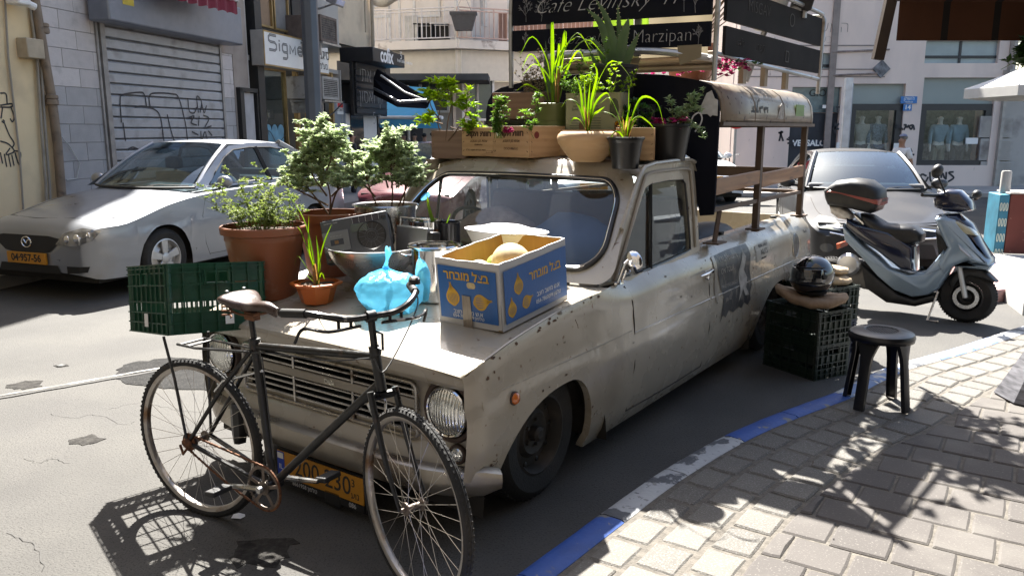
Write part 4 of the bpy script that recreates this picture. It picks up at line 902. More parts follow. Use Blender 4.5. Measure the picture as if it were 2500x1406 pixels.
# painted utility cabinet at right
p = G(2430, 618, .12); t = thing('utility_cabinet', 'rust red cabinet with turquoise patterned side beyond the scooter', 'cabinet', (p.x, p.y, .12), rad(-14))
hh = 1.62-.12+ (318-470)/1950*p.y*1.0
cabr = PM('cabinet rust red', (.13,.028,.018), .7, var=.15, vs=3, dirt2=(.35,.2,.15), d2s=20, d2lo=.68, d2hi=.7)
m = M(); m.bb(.095, 1.2, 0, .45, 0, hh); m.obj('body', cabr, t, bevel=.01)
m = M(); m.bb(-.02, .09, .0, .45, 0, hh-.01); sd = m.obj('side_panel', PM('turquoise paint',(.03,.16,.24),.6,var=.3,vs=5), t, bevel=.01)
m = M()
for k in range(5):
 for j in range(3): m.ribbon([(x, -.004, z) for x, z in [(.002+.033*j+.010*cos(a2), hh-.16-.19*k+.050*sin(a2)) for a2 in [i*2*pi/10 for i in range(11)]]], .008, (0,-1,0))
m.obj('loop_pattern', PM('cream motif',(.6,.62,.5),.7), sd, smooth=0)
m = M(); m.bb(.08, 1.22, -.02, .47, hh, hh+.02); m.obj('lid', PM('pale lid',(.5,.45,.4),.7), t); m = M(); m.lathe([(0,0),(.06,0),(.06,.35),(.05,.37),(0,.37)], 12, c=(.1,.25,hh-.1)); m.obj('bollard_head', PM('grey cap',(.35,.34,.32),.7), t)
# awning overhead at top right, close to the camera
oa = thing('brown_awning', 'brown orange awning with dark stripes overhead at the top right', 'awning', (0,0,0))
orn = PM('rust orange cloth', (.075,.028,.012), .9, var=.12, trans=.16, bump=.1, bs=80); drk = PM('dark awning stripe', (.005,.003,.003), .9)
Y0 = 3.6; fl = onplane(2188,100,(0,Y0,0),(0,1,0)); fr_ = onplane(2560,92,(0,Y0,0),(0,1,0)); m = M(); k = 34
for i in range(k):
 a = fl.x + .19*i*.5; b2 = a+.095; mi = 0 if i % 2 == 0 else 1
 a = fl.x + i*.1; wid = .165 if 0 else .1
xs_ = fl.x; i = 0
while xs_ < fl.x+6.5:  # width and depth out of view extended to block sky light
 for wdt, mi in ((.19,0),(.03,1)):
  m.add([(xs_, Y0, fl.z+.16), (xs_+wdt, Y0, fl.z+.16), (xs_+wdt, Y0, fl.z+.0), (xs_, Y0, fl.z+.0)], [(0,1,2,3)], mi)
  m.add([(xs_, Y0, fl.z+.16), (xs_+wdt, Y0, fl.z+.16), (xs_+wdt, Y0-2.6, fl.z+1.2), (xs_, Y0-6.5, fl.z+2.0)], [(3,2,1,0)], mi); xs_ += wdt
m.obj('cloth', [orn, drk], oa, smooth=0, solid=.002)
m = M(); m.box((fl.x-.03, Y0+.02, fl.z+.17), (.045,.03,.5), (0,rad(8),0)); m.tube([(fl.x-.02,Y0,fl.z+.18),(fl.x+6.5,Y0,fl.z+.18)], .018, 8); m.obj('frame_end', PM('brown frame',(.035,.022,.016),.6), oa)
m = M()
for x in (fl.x+.05, fl.x+1.6, fl.x+3.1): m.tube([(x,Y0,fl.z+.18),(x,Y0-2.6,fl.z+1.22)], .014, 6)
m.obj('arm', PM('brown frame',(.035,.022,.016),.6), oa)
# ================================================================ the old pickup
paint = PM('aged beige paint', (0.375,0.338,0.275), 0.28, var=0.07, vs=2.2, rvar=0.10, coat=0.35, spec=0.5, dirt=(0.22,0.185,0.14), dirt_s=2.2, dirt_lo=0.52, dirt_hi=0.82, dirt2=(0.16,0.10,0.06), d2s=26, d2lo=0.685, d2hi=0.71, bump=0.06, bs=9, bdist=0.02)
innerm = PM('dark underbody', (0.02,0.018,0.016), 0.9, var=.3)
tr = thing('pickup_truck', 'old cream pickup truck with crates on its roof and menu boards above its bed', 'truck', TW, -TA)
XC = -0.87; HWD = 0.87   # centre line and half width
def _xp(z):   # outward bulge of the flank at height z, 0 = widest
 return sinterp(z, [(0.08,-.10),(0.2,-.045),(0.40,-.008),(0.60,0.0),(0.618,-.009),(0.70,-.018),(0.80,-.022),(0.87,-.05),(0.905,-.085),(0.93,-.125)])
def xprof(z, y=9.0):
 a = _xp(z)
 if y > 1.0: return a
 b = max(0, min(1, (y-.6)/.4)); c = sinterp(z, [(0.08,-.10),(0.2,-.045),(0.40,-.008),(0.60,0.0),(0.618,-.009),(0.70,-.012),(0.84,-.014),(0.90,-.022),(0.93,-.034)])
 return a*b + c*(1-b)
def top_z(y):   # shoulder line
 return sinterp(y, [(-0.40,.715),(-0.34,.745),(-0.10,.802),(0.3,.862),(0.64,.880),(1.0,.884),(1.9,.925),(4.1,.945)])
A1 = (0.165, 0.36, 0.545); 
def low_z(y):
 z = interp(y, [(-.40,.30),(-.25,.25),(-.20,.20),(.5,.12),(.60,.11),(1.9,.125),(2.6,.13),(2.75,.13),(3.7,.14),(4.1,.22)])
 for cy, rf, rb, top in ((0.285,.52,.265,0.535),(3.29,.45,.30,0.53)):
  d = abs(y-cy); r = rf if y < cy else rb
  if d < r: z = max(z, 0.12 + (top-0.12)*(1-(d/r)**2.3)**0.5)
 return z
ys = sorted(set([-0.395,-.38,-.355,-.32,-.28,-.25] + [0.285+0.52*sin(rad(a)) for a in range(-90,1,6)] + [0.285+0.265*sin(rad(a)) for a in range(0,91,8)] + [.56,.60,.7,.8,.9,1.0,1.2,1.4,1.6,1.8,1.9,2.1,2.3,2.5,2.7] + [3.29+0.45*sin(rad(a)) for a in range(-90,1,8)] + [3.29+0.30*sin(rad(a)) for a in range(0,91,8)] + [3.62,3.7,3.8,3.95,4.08,4.12]))
def endtuck(y):  # plan rounding at the nose and the tail
 t = 0
 if y < -0.27: t = 0.045*(1-sqrt(max(0,1-((-.27-y)/.13)**2)))
 if y > 4.04: t = 0.05*(1-sqrt(max(0,1-((y-4.04)/.085)**2)))
 return -t
NZ = 16
def flank(side):
 m = M(); rings = []
 for y in ys:
  lo = low_z(y); hi = top_z(y); r = []
  for k in range(NZ+1):
   t = k/NZ; z = lo + (hi-lo)*(t**0.9)
   zz = z if y > 1.0 else z + (0.915-hi)*(k/NZ)**3*0.9
   x = xprof(zz, y) + endtuck(y)
   r.append((x if side > 0 else 2*XC - x, y, z))
  rings.append(r)
 m.loft(rings, closed=False, flip=side < 0); return m
fl = flank(1); flm = M(); flm.add(fl.v, fl.f); fr2 = flank(-1)
BV = bvh_of(fl)
body = M(); body.add(fl.v, fl.f); body.add(fr2.v, fr2.f)
# inner returns of the wheel openings and the lower lip
def lip(side):
 m = M(); a = []; b = []
 for y in ys:
  x = xprof(low_z(y), y) + endtuck(y); a.append((x if side > 0 else 2*XC-x, y, low_z(y))); x -= .035; b.append((x if side > 0 else 2*XC-x, y, low_z(y)+.004))
 m.loft([a, b], closed=False, flip=side > 0); return m
body.add(lip(1).v, lip(1).f); q = lip(-1); body.add(q.v, q.f)
# bonnet skin: crowned, with rolled front edge, from the nose to the windscreen
def hood(u, v):
 y = -0.395 + (0.70+0.395)*v
 hw = HWD + xprof(.915, y) + endtuck(y) + .001
 x = XC + hw*(2*u-1)
 e = min(1, max(0, (abs(2*u-1)-.90)/.085)); e = e*e*(3-2*e)
 z = sinterp(y, [(-.40,.715),(-.34,.742),(-.1,.793),(.3,.832),(.7,.875)])*(1-e) + top_z(y)*e + 0.016*(1-(2*u-1)**4)
 crease = abs(abs(2*u-1)-0.86)
 return (x, y, z)
body.grid(hood, 36, 22, mi=0)
# rolled bonnet lip and front panel
def nose(u, v):
 x0 = XC + (HWD-.10)*(2*u-1); tuck = 0.075*abs(2*u-1)**8
 prof = [(-.395,.0),(-.402,-.012),(-.400,-.045),(-.385,-.062),(-.352,-.068),(-.345,-.09),(-.348,-.25),(-.352,-.40)]
 i = min(int(v*7), 6); t = v*7-i; a, b = prof[i], prof[i+1]; y = a[0]+(b[0]-a[0])*t; dz = a[1]+(b[1]-a[1])*t
 hw = HWD + xprof(.925, -.3)+endtuck(-.395) if v < .1 else HWD + xprof(max(.3, .72+dz), -.3) + endtuck(y)
 x = XC + hw*(2*u-1)
 z = .715 + 0.020*(1-abs(2*u-1)**4)*max(0, 1-v*1.2) + dz
 return (x, y+tuck*.3, z)
# front panel with openings: plain strips above, below and between lamps and grille
front = M()
nu = 40
front.grid(nose, nu, 28)
gx0, gx1, gz0, gz1 = -1.42, -.315, .405, .635
def inhole(x, z):
 if gx0+.02 < x < gx1-.02 and gz0+.01 < z < gz1-.01: return True
 for cx in (-.150, 2*XC+.150):
  if (x-cx)**2 + (z-.555)**2 < .105**2: return True
 return False
keep = []
for f in front.f:
 c = sum((Vector(front.v[i]) for i in f), Vector())/len(f)
 if not (c.y > -.362 and inhole(c.x, c.z)): keep.append(f)
front.f = keep; front.m = [0]*len(keep)
body.add(front.v, front.f)
# cowl in front of the windscreen and panels under it
def cowl(u, v):
 x = XC + (HWD-.10)*(2*u-1); y = .69 + .14*v; z = hood(u, 1.0)[2] + .02*v; return (x, y, z)
body.grid(cowl, 20, 3)
# bed walls top rails, tailgate, bed floor
for s in (1, -1):
 fx = lambda x: x if s > 0 else 2*XC-x
 m2 = M(); prof = [(-.125,.0),(-.14,.012),(-.19,.012),(-.205,.0),(-.205,-.42)]
 rings = [[(fx(px_), y, top_z(y)+dz) for px_, dz in prof] for y in (1.98,2.5,3.0,3.5,4.1)]
 m2.loft(rings, closed=False, flip=s > 0); body.add(m2.v, m2.f)
body.bb(XC-HWD+.12, XC+HWD-.12, 4.06, 4.115, .3, .93); body.bb(XC-HWD+.1, XC+HWD-.1, 1.93, 4.1, .48, .50); body.bb(XC-HWD+.1, XC+HWD-.1, 1.90, 1.95, .3, .95)
body.obj('body', paint, tr, smooth=38)
# dark innards: wheel houses, engine bay, floor
m = M(); m.bb(-1.60,-.14,-.30,.66,.30,.68); m.bb(-1.62,-.12,.62,4.05,.16,.30); m.bb(-1.62,-.2,.66,.70,.2,.86)
m.obj('underbody', innerm, tr, smooth=0)
for s in (1,-1):
 for cy in (.165, 3.2):
  m = M(); m.grid(lambda u, v: ((-.03-.30*v) if s > 0 else 2*XC+.03+.30*v, cy+.03-.50*cos(pi*u), .12+.46*sin(pi*u)), 14, 1); m.obj('wheel_housing', innerm, tr)
# bonnet centre panel seams
def seam(pts, w=.009, mat=None, name='seam', label=None):
 m = M(); P = [Vector(p) for p in pts]; m.tube(P, w/2, 5, flat=1); return m.obj(name, mat or PM('shut line',(.03,.025,.02),.9), tr, label=label)
def onflank(y, z, off=.0): return Vector((xprof(z + (0.925-top_z(y) if y < 1 and z > top_z(y)-.1 else 0)) + endtuck(y) + off, y, z))
def bvp(y, z, off=0.0):
 h = BV.ray_cast(Vector((1, y, z)), Vector((-1,0,0)))[0]; return (h or Vector((0,y,z))) + Vector((off,0,0))
lift = .0
seam([bvp(y, z, lift) for y, z in ((.885,.86),(.915,.78),(.93,.66),(.925,.45),(.925,.2))])
seam([bvp(y, z, lift) for y, z in ((.925,.2),(1.2,.195),(1.5,.193),(1.9,.2))])
seam([bvp(y, z, lift) for y, z in ((1.9,.2),(1.915,.45),(1.915,.7),(1.90,.86))])
seam([bvp(y, z, lift) for y, z in ((-.2,.625),(.1,.627),(.5,.63),(.9,.635))], .004, PM('crease shade', (.30,.27,.22), .6));  # darker tone paints shade along the flank crease; not a panel gap
m = M()
for a, b in ((.93,1.905),(1.93,4.05)): m.tube([bvp(a+(b-a)*i/12, .612+.02*(a+(b-a)*i/12)/4, -.004) for i in range(13)], .008, 6)
m.obj('swage_line', paint, tr)
seam([bvp(y, z, lift) for y, z in ((2.02,.88),(2.02,.5),(2.03,.17))], .005)
# raised crease running back over the wing
m = M(); P = [Vector(hood(.999, i/14)) - Vector((.003,0,.003)) for i in range(15)]; m.tube(P, .006, 6); m.obj('wing_crease', paint, tr)
# ---------------- grille
def chr_part(name, m, mat=None, parent=None, **k): return m.obj(name, mat or chrome, parent or tr, **k)
oldchrome = PM('dull chrome', (0.42,0.40,0.37), 0.3, .9, var=.15, rvar=.12, dirt=(.14,.10,.07), dirt_s=12, dirt_lo=.6, dirt_hi=.7)
m = M(); m.bb(gx0-.02, gx1+.02, -.30, -.26, gz0-.02, gz1+.02); gr = m.obj('grille', PM('grille void',(.003,.008,.009),.9), tr, smooth=0)
yy = -.362
m = M(); fr_p = [(x+ (gx0+gx1)/2, z+(gz0+gz1)/2) for x, z in rrect(gx1-gx0, gz1-gz0, .03)]; m.tube([(x, yy, z) for x, z in fr_p], .009, 8, closed=True); m.obj('grille_frame', oldchrome, gr)
nb = 8
for k in range(1, nb):
 z = gz0 + (gz1-gz0)*k/nb
 mm = M()
 if k == 5:
  mm.bb(gx0, gx1, yy-.004, yy+.02, z-.019, z+.019); mm.obj('middle_bar', PM('painted bar',(.30,.27,.22),.5,.2,var=.1), gr, bevel=.004)
 else: mm.tube([(gx0, yy+.006, z), (gx1, yy+.006, z)], .0055, 6, flat=1.0); mm.obj('grille_bar', oldchrome, gr)
for x in (gx0+.36, gx0+.74):
 mm = M(); mm.bb(x-.006, x+.006, yy-.002, yy+.03, gz0, gz1); mm.obj('upright', oldchrome, gr)
text('Dikla', .03, PM('emblem',(.5,.48,.42),.35,.8), gr, ((gx0+gx1)/2+.05, yy-.006, gz0+(gz1-gz0)*5/nb), (rad(90),0,0), name='emblem', off=.001)
# ---------------- lamps
lensm = PM('headlamp lens', (0.62,0.64,0.64), 0.08, .55, var=.35, vs=18, stretch=(60,4,1), spec=.9, coat=1.0)
def lens_mat():
 m = bpy.data.materials.new('ribbed lens glass'); m.use_nodes = True; t = m.node_tree; N = t.nodes; L = t.links; b = N['Principled BSDF']
 b.inputs['Metallic'].default_value = .85; b.inputs['Roughness'].default_value = .13; b.inputs['Base Color'].default_value = (.72,.73,.7,1); b.inputs['Coat Weight'].default_value = 1
 tc = N.new('ShaderNodeTexCoord'); w = N.new('ShaderNodeTexWave'); w.inputs['Scale'].default_value = 22; w.inputs['Distortion'].default_value = .6; w.bands_direction = 'X'; L.new(tc.outputs['Object'], w.inputs[0])
 bp = N.new('ShaderNodeBump'); bp.inputs['Strength'].default_value = .8; bp.inputs['Distance'].default_value = .004; L.new(w.outputs[1], bp.inputs['Height']); L.new(bp.outputs[0], b.inputs['Normal']); return m
ribl = lens_mat(); bez_m = PM('dark rusty bezel', (.055,.035,.028), .7, var=.3, vs=15)
for cx in (-.150, 2*XC+.150):
 Rx = rad(90); c = (cx, -.345, .555)
 m = M(); m.shell([(.128,-.02),(.130,.008),(.122,.022),(.108,.020),(.102,.0),(.098,-.03)], 40, c=c, R=(Rx,0,0)); hb = m.obj('headlight', bez_m, tr)
 m = M(); m.shell([(.100,.012),(.1015,.030),(.097,.036),(.092,.032)], 40, c=c, R=(Rx,0,0)); m.obj('chrome_ring', chrome, hb)
 m = M(); m.lathe([(.093,.026),(.08,.036),(.055,.046),(.028,.052),(0.0,.054)], 40, c=c, R=(Rx,0,0)); m.obj('lens', ribl, hb, smooth=60)
 m = M(); m.shell([(.101,-.06),(.101,.0)], 24, c=c, R=(Rx,0,0)); m.obj('bowl', black, hb)
 cx2 = cx + (.035 if cx > XC else -.035); c2 = (cx2, -.352, .385)
 m = M(); m.shell([(.040,-.01),(.040,.006),(.034,.012),(.030,.008)], 24, c=c2, R=(Rx,0,0)); pl = m.obj('parking_light', bez_m, tr)
 m = M(); m.lathe([(.031,.004),(.024,.010),(.022,.014),(.014,.017),(.012,.022),(0,.024)], 24, c=c2, R=(Rx,0,0)); m.obj('lens', lensm, pl)
p = bvp(-.135, .575); m = M(); m.lathe([(.028,-.003),(.029,.004),(.025,.006)], 20, c=p, R=(0,rad(90),0)); il = m.obj('side_indicator', bez_m, tr)
m = M(); m.lathe([(.024,.003),(.023,.012),(.016,.019),(0,.022)], 20, c=p, R=(0,rad(90),0)); m.obj('amber_lens', PM('amber lens',(.50,.13,.02),.25,coat=.8,var=.1), il)
# ---------------- front bumper, plate, valance
bump_m = PM('worn bumper metal', (0.336,0.304,0.256), .32, .75, var=.2, vs=3, rvar=.12, dirt=(.16,.12,.09), dirt_s=4, dirt_lo=.52, dirt_hi=.72)
def bumper_pt(u): # centre line
 x = XC + (HWD+.03)*(2*u-1); y = -.455 + .17*abs(2*u-1)**7 + .02*abs(2*u-1)**2
 return Vector((x, y, .285))
rings = []
for i in range(41):
 u = i/40; c = bumper_pt(u); e = .055 if .02 < u < .98 else .035; ba = (Vector(bumper_pt(min(1,u+.01))) - Vector(bumper_pt(max(0,u-.01)))).normalized(); out = Vector((ba.y, -ba.x, 0))
 rings.append([c + out*a + Vector((0,0,b*e/.055)) for a, b in ((-.035,.055),(-.005,.060),(.018,.045),(.022,.0),(.014,-.045),(-.005,-.062),(-.03,-.05),(-.012,0))])
m = M(); m.loft(rings, closed=True, cap=True); bmp = m.obj('front_bumper', bump_m, tr, smooth=50, fixn=True)
m = M(); m.grid(lambda u, v: (XC+(HWD-.03)*(2*u-1), -.35-.06*sin(v*pi/2)+.08*abs(2*u-1)**7, .405-.10*v), 30, 4); m.grid(lambda u, v: (XC+(HWD-.05)*(2*u-1), -.40+.06*v+.08*abs(2*u-1)**7, .24-.06*v), 30, 3); m.obj('front_apron', paint, tr)
ov = M(); 
for x in (XC-.47,):
 rr = [[Vector((x+sx*w, -.475-d, .285+z)) for sx, d in ((-1,-.02),(-.7,.012),(0,.02),(.7,.012),(1,-.02))] for z, w in ((-.10,.022),(-.06,.034),(.0,.038),(.06,.034),(.09,.02))]
 ov.loft(rr, closed=False)
ov.obj('overrider', PM('black overrider',(.03,.03,.03),.45,var=.3), bmp, solid=.01)
yel = PM('plate yellow', (0.48,0.216,0.016), .5, var=.12, vs=6, dirt=(.35,.15,.02), dirt_s=5, dirt_lo=.5, dirt_hi=.8)
px0, px1, pz0, pz1 = -1.11, -.555, .075, .195; yp = -.440
m = M(); m.bb(px0, px1, yp, yp+.006, pz0, pz1); pl = m.obj('number_plate', yel, tr, bevel=.002); pl.rotation_euler = (0,0,0)
m = M(); m.bb(px0+.002, px0+.05, yp-.0015, yp-.0003, pz0+.003, pz1-.003); m.obj('blue_band', PM('plate blue',(.02,.06,.42),.4), pl, smooth=0)
m = M(); m.bb(px0+.006, px0+.046, yp-.003, yp-.0018, pz1-.035, pz1-.008); m.obj('flag', white, pl, smooth=0)
text('IL', .035, white, pl, (px0+.026, yp-.002, pz0+.045), (rad(90),0,0), ext=.0003)
text('200·230', .118, ink, pl, (px0+.30, yp-.001, (pz0+pz1)/2+.004), (rad(90),0,0), ext=.0004, sx=.95)
text(heb('נוע'), .04, ink, pl, (px1-.05, yp-.001, pz0+.03), (rad(90),0,0), ext=.0004); text('3', .05, ink, pl, (px1-.06, yp-.001, pz0+.085), (rad(90),0,0), ext=.0004)
m = M(); m.bb(px0, px1, yp+.002, yp+.01, pz0-.035, pz0-.002); m.bb(px0-.008, px1+.008, yp+.008, yp+.014, pz0-.04, pz1+.005); ph = m.obj('plate_holder', black, pl, smooth=0)
text('8661958 ' + heb('טלפון'), .027, PM('grey letter',(.5,.5,.5),.6), ph, (px0+.18, yp+.0008, pz0-.018), (rad(90),0,0), ext=.0003); text('086', .03, PM('grey letter',(.5,.5,.5),.6), ph, (px1-.07, yp+.0008, pz0-.018), (rad(90),0,0), ext=.0003)
m = M(); m.bb(-.80,-.70,-.44,-.36,.02,.09); m.tube([(-.86,-.40,.09),(-.80,-.42,.03)], .012, 6); m.obj('tow_hook', black, tr, bevel=.01)
# ---------------- wheels
rimm = PM('dusty black rim', (.022,.020,.018), .7, .2, var=.35, vs=6, dirt=(.06,.05,.042), dirt_s=8, dirt_lo=.5, dirt_hi=.7)
def wheel_parts(parent, c, R, w, rimr, mat_t=rubber, mat_r=rimm, side=1, spokes=0, name='wheel', mat_r2=None):
 wp = bpy.data.objects.new(name, None); C.objects.link(wp); wp.parent = parent; wp.location = c; wp.rotation_euler = (0, 0, 0)
 m = M(); m.shell([(rimr,-w/2),(rimr+.02,-w/2-.004),(R*.85,-w/2-.008),(R*.955,-w/2+.012),(R,-w/2+.035),(R,w/2-.035),(R*.955,w/2-.012),(R*.85,w/2+.008),(rimr+.02,w/2+.004),(rimr,w/2)], 48, R=(0,rad(90),0))
 tyre = m.obj('tyre', mat_t, wp)
 m = M()
 for k in range(56):
  a = 2*pi*k/56; m.box((0, R*cos(a), R*sin(a)), (w-.05, .008, .012), (a,0,0))
 m.obj('tread', mat_t, tyre, smooth=0)
 m = M(); s = side
 m.shell([(rimr,s*w/2),(rimr-.012,s*(w/2+.004)),(rimr-.022,s*(w/2-.012)),(rimr-.03,s*(w/2-.055)),(rimr*.62,s*(w/2-.05)),(rimr*.5,s*(w/2-.03)),(rimr*.32,s*(w/2-.045)),(.035,s*(w/2-.045)),(.034,s*(w/2-.01)),(.02,s*(w/2)),(.001,s*(w/2))], 36, R=(0,rad(90),0)); rm = m.obj('rim', mat_r, wp)
 if not spokes:
  m = M()
  for k in range(10):
   a = 2*pi*k/10; rr_ = rimr*.8; m.ball((s*(w/2-.052), rr_*cos(a), rr_*sin(a)), (.006,.016,.011), 8, R=(a,0,0))
  m.obj('vent_hole', black, rm)
  for k in range(5):
   a = 2*pi*k/5; mm = M(); mm.lathe([(.009,0),(.009,.012),(0,.014)], 6, c=(s*(w/2-.042), .06*cos(a), .06*sin(a)), R=(0,rad(90*s),0)); mm.obj('wheel_nut', mat_r, rm)
 else:
  m = M(); m.lathe([(rimr-.025,s*(w/2-.06)),(0,s*(w/2-.06))], 30, R=(0,rad(90),0)); m.obj('hub_backing', black, rm)
  for k in range(spokes):
   a = 2*pi*k/spokes; mm = M(); mm.loft([[(s*(w/2-.006), .03*q-.0, .04) for q in (-1,1)]+[(s*(w/2-.03), .03*q, .04) for q in (1,-1)], [(s*(w/2-.004), .045*q, rimr-.012) for q in (-1,1)]+[(s*(w/2-.03), .045*q, rimr-.012) for q in (1,-1)]], cap=True)
   mm.xf(Matrix.Rotation(a,4,'X')); mm.obj('spoke', mat_r2 or mat_r, rm, bevel=.004, fixn=True)
  m = M(); m.lathe([(.055,s*(w/2-.04)),(.055,s*(w/2-.002)),(.03,s*(w/2+.006)),(0,s*(w/2+.007))], 20, R=(0,rad(90),0)); m.obj('hub_cap', mat_r2 or mat_r, rm)
 return wp
for cx, s in ((-.165,1),(2*XC+.165,-1)):
 for cy in (.185, 3.22): wheel_parts(tr, (cx, cy, .30), .30, .165, .185, side=s)
# ---------------- cab
BZ = .885
XB = XC + .02
def fx(s, x): return x if s > 0 else 2*XC-x
def fxc(s, x): return x if s > 0 else 2*XB-x
# outer and inner loops of the windscreen frame
def ws(u, v):  # windscreen surface; u -1..1 across, v 0..1 up
 hwb, hwt = .800, .665
 v2 = v; hw = hwb + (hwt-hwb)*v2
 x = XB + hw*u; y = .66 + .53*v2 + .10*u*u*(1-.5*v2) - .05; z = .925 + .47*v2 - .015*u*u*v2
 return Vector((x, y, z))
glass_w = glassmat('old windscreen', (.86,.89,.91), 0.015, 1.0, dust=.02, dustcol=(.42,.45,.5), base=.035)
def ring(fn, half_w, half_h, r, n=6, cu=0, cv=.5):
 out = []
 for sx, sy, a0 in ((1,1,0),(-1,1,90),(-1,-1,180),(1,-1,270)):
  for i in range(n+1):
   a = rad(a0+90*i/n); out.append(fn(cu+sx*(half_w-r)+r*cos(a), cv+(sy*(half_h-r*1.7)+r*1.7*sin(a))))
 # densify
 d = []
 for i in range(len(out)):
  a = out[i]; d.append(a)
 return d
def ringd(fn, hw, hh, r, cu=0, cv=.5):
 P = []
 for sx, sy, a0 in ((1,1,0),(-1,1,90),(-1,-1,180),(1,-1,270)):
  for i in range(8):
   a = rad(a0+90*i/7); P.append((cu+sx*(hw-r)+r*cos(a), cv+sy*(hh-r*1.7)+r*1.7*sin(a)))
 out = []
 for i in range(len(P)):
  a, b = P[i], P[(i+1)%len(P)]; k = 8 if i % 8 == 7 else 1
  for j in range(k): t = j/k; out.append(fn(a[0]+(b[0]-a[0])*t, a[1]+(b[1]-a[1])*t))
 return out
inr = ringd(ws, .925, .43, .16); mid_ = ringd(ws, .955, .455, .17); outr = ringd(ws, 1.03, .56, .10)
cab = M(); cab.loft([inr, outr], closed=True)
m = M(); m.tube([p + Vector((0,-.006,.004)) for p in ringd(ws,.94,.442,.165)], .016, 8, closed=True); m.obj('windscreen_seal', PM('black seal',(.012,.012,.013),.35,var=.2), tr)
m = M(); m.tube([p + Vector((0,-.020,.008)) for p in ringd(ws,.937,.440,.165)], .0035, 6, closed=True); m.obj('seal_chrome_bead', chrome, tr)
m = M(); cc = [ws(0,.5)]
ringg = [ringd(ws, .935*k/6, .437*k/6, .165*k/6) for k in range(1,7)]; m.loft(ringg, closed=True); n0 = len(m.v); m.v.append(tuple(ws(0,.5))); m.f += [(i, (i+1)%len(inr), n0) for i in range(len(inr))]; m.m += [0]*len(inr)
m.obj('windscreen', glass_w, tr, smooth=60)
# side frames
def sf(y, z, s, o=0.0):  # side surface leaning inward
 t = max(0, (z-BZ)/(1.42-BZ)); y = y + .18*t*max(0,(1.9-y)/1.2); x = -.095 - .045*t**1.1 + o + .018*sin(pi*min(1,max(0,(y-.7)/1.2)))
 return Vector((fxc(s, x), y, z))
sin_ = [(.86,.887),(.93,1.02),(1.005,1.16),(1.08,1.285),(1.115,1.325),(1.18,1.342),(1.45,1.350),(1.69,1.344),(1.74,1.315),(1.77,1.18),(1.80,.98),(1.80,.93),(1.70,.918),(1.4,.903),(1.15,.893)]
sout = [(.69,.88),(.80,1.08),(.90,1.26),(.985,1.385),(1.04,1.425),(1.2,1.44),(1.45,1.446),(1.75,1.446),(1.87,1.43),(1.90,1.3),(1.915,1.05),(1.92,.90),(1.75,.89),(1.4,.878),(1.0,.87)]
for s in (1,-1):
 a = [sf(y,z,s) for y,z in sin_]; b = [sf(y,z,s,.004) for y,z in sout]
 cab.loft([b, a] if s < 0 else [a, b], closed=True)
 a2 = [p + Vector((-.03*s,0,0)) for p in a]; cab.loft([a2, a] if s > 0 else [a, a2], closed=True)
 # drip gutter and door frame ridge
 m = M(); m.tube([sf(y,z,s,.012) for y,z in ((.84,1.14),(.93,1.29),(1.005,1.392),(1.06,1.432),(1.2,1.447),(1.5,1.453),(1.8,1.45),(1.88,1.435))], .011, 8); m.obj('drip_gutter', paint, tr)
 m = M(); dfr = smoothpath([sf(y,z,s,.008) for y,z in ((.835,.89),(.90,1.03),(.99,1.22),(1.06,1.345),(1.13,1.395),(1.45,1.405),(1.75,1.40),(1.80,1.36),(1.83,1.2),(1.85,.94))], 5); m.tube(dfr, .009, 6)
 m.obj('door_frame', PM('door frame paint',(.33,.295,.245),.5,var=.15,vs=5), tr)
 # window glass and vent divider
 m = M(); gl_ = [sf(y,z,s,-.018) for y,z in sin_]; m.v = [tuple(p) for p in gl_]; m.f = [tuple(range(len(gl_)))]; m.m = [0]; m.obj('side_window', glassmat('side glass', (.82,.86,.84), .01, .9, dust=.03), tr, smooth=0)
 m = M(); m.tube([sf(1.20,1.35,s,-.010), sf(1.245,.895,s,-.010)], .011, 6); m.tube([sf(y,z,s,-.008) for y,z in sin_], .007, 6, closed=True); m.obj('window_channel', PM('black seal',(.012,.012,.013),.35), tr)
# roof
def roof(u, v):
 a = (2*u-1); y = 1.19 + .74*v
 hw = .725
 x = XB + hw*a*1.0
 zc = 1.475 - .018*(1-v)**3; e = abs(a)**5
 z = zc - e*.045 - (.045 if v < .02 else .018*(1-min(1,v/.12))**2) - (.05*max(0,(v-.93)/.07)**2)
 y += .055*a*a*(1-v)*.9 - .02
 return (x, y, z)
cab.grid(roof, 30, 20)
top_f = [ws(2*i/30-1, 1.03) for i in range(31)]; rf0 = [Vector(roof(i/30,0)) for i in range(31)]
cab.loft([top_f, rf0], closed=False)
for s in (1,-1):
 e = [Vector(roof(1 if s > 0 else 0, j/20)) for j in range(21)]; g = [sf(1.0+.88*j/20, 1.444, s, .004) for j in range(21)]
 cab.loft([e, g] if s > 0 else [g, e], closed=False)
# back wall of the cab with window opening
yb = 1.90
for z0, z1, x0, x1 in ((.90,1.06,XC-.72,XC+.72),(1.36,1.44,XC-.66,XC+.66),(1.06,1.36,XC-.70,XC-.46),(1.06,1.36,XC+.46,XC+.70)): cab.bb(x0, x1, yb-.02, yb, z0, z1)
cab.obj('cab', paint, tr, smooth=40)
m = M(); m.bb(XC-.46, XC+.46, yb-.015, yb-.01, 1.06, 1.36); m.obj('rear_window', glassmat('side glass'), tr, smooth=0)
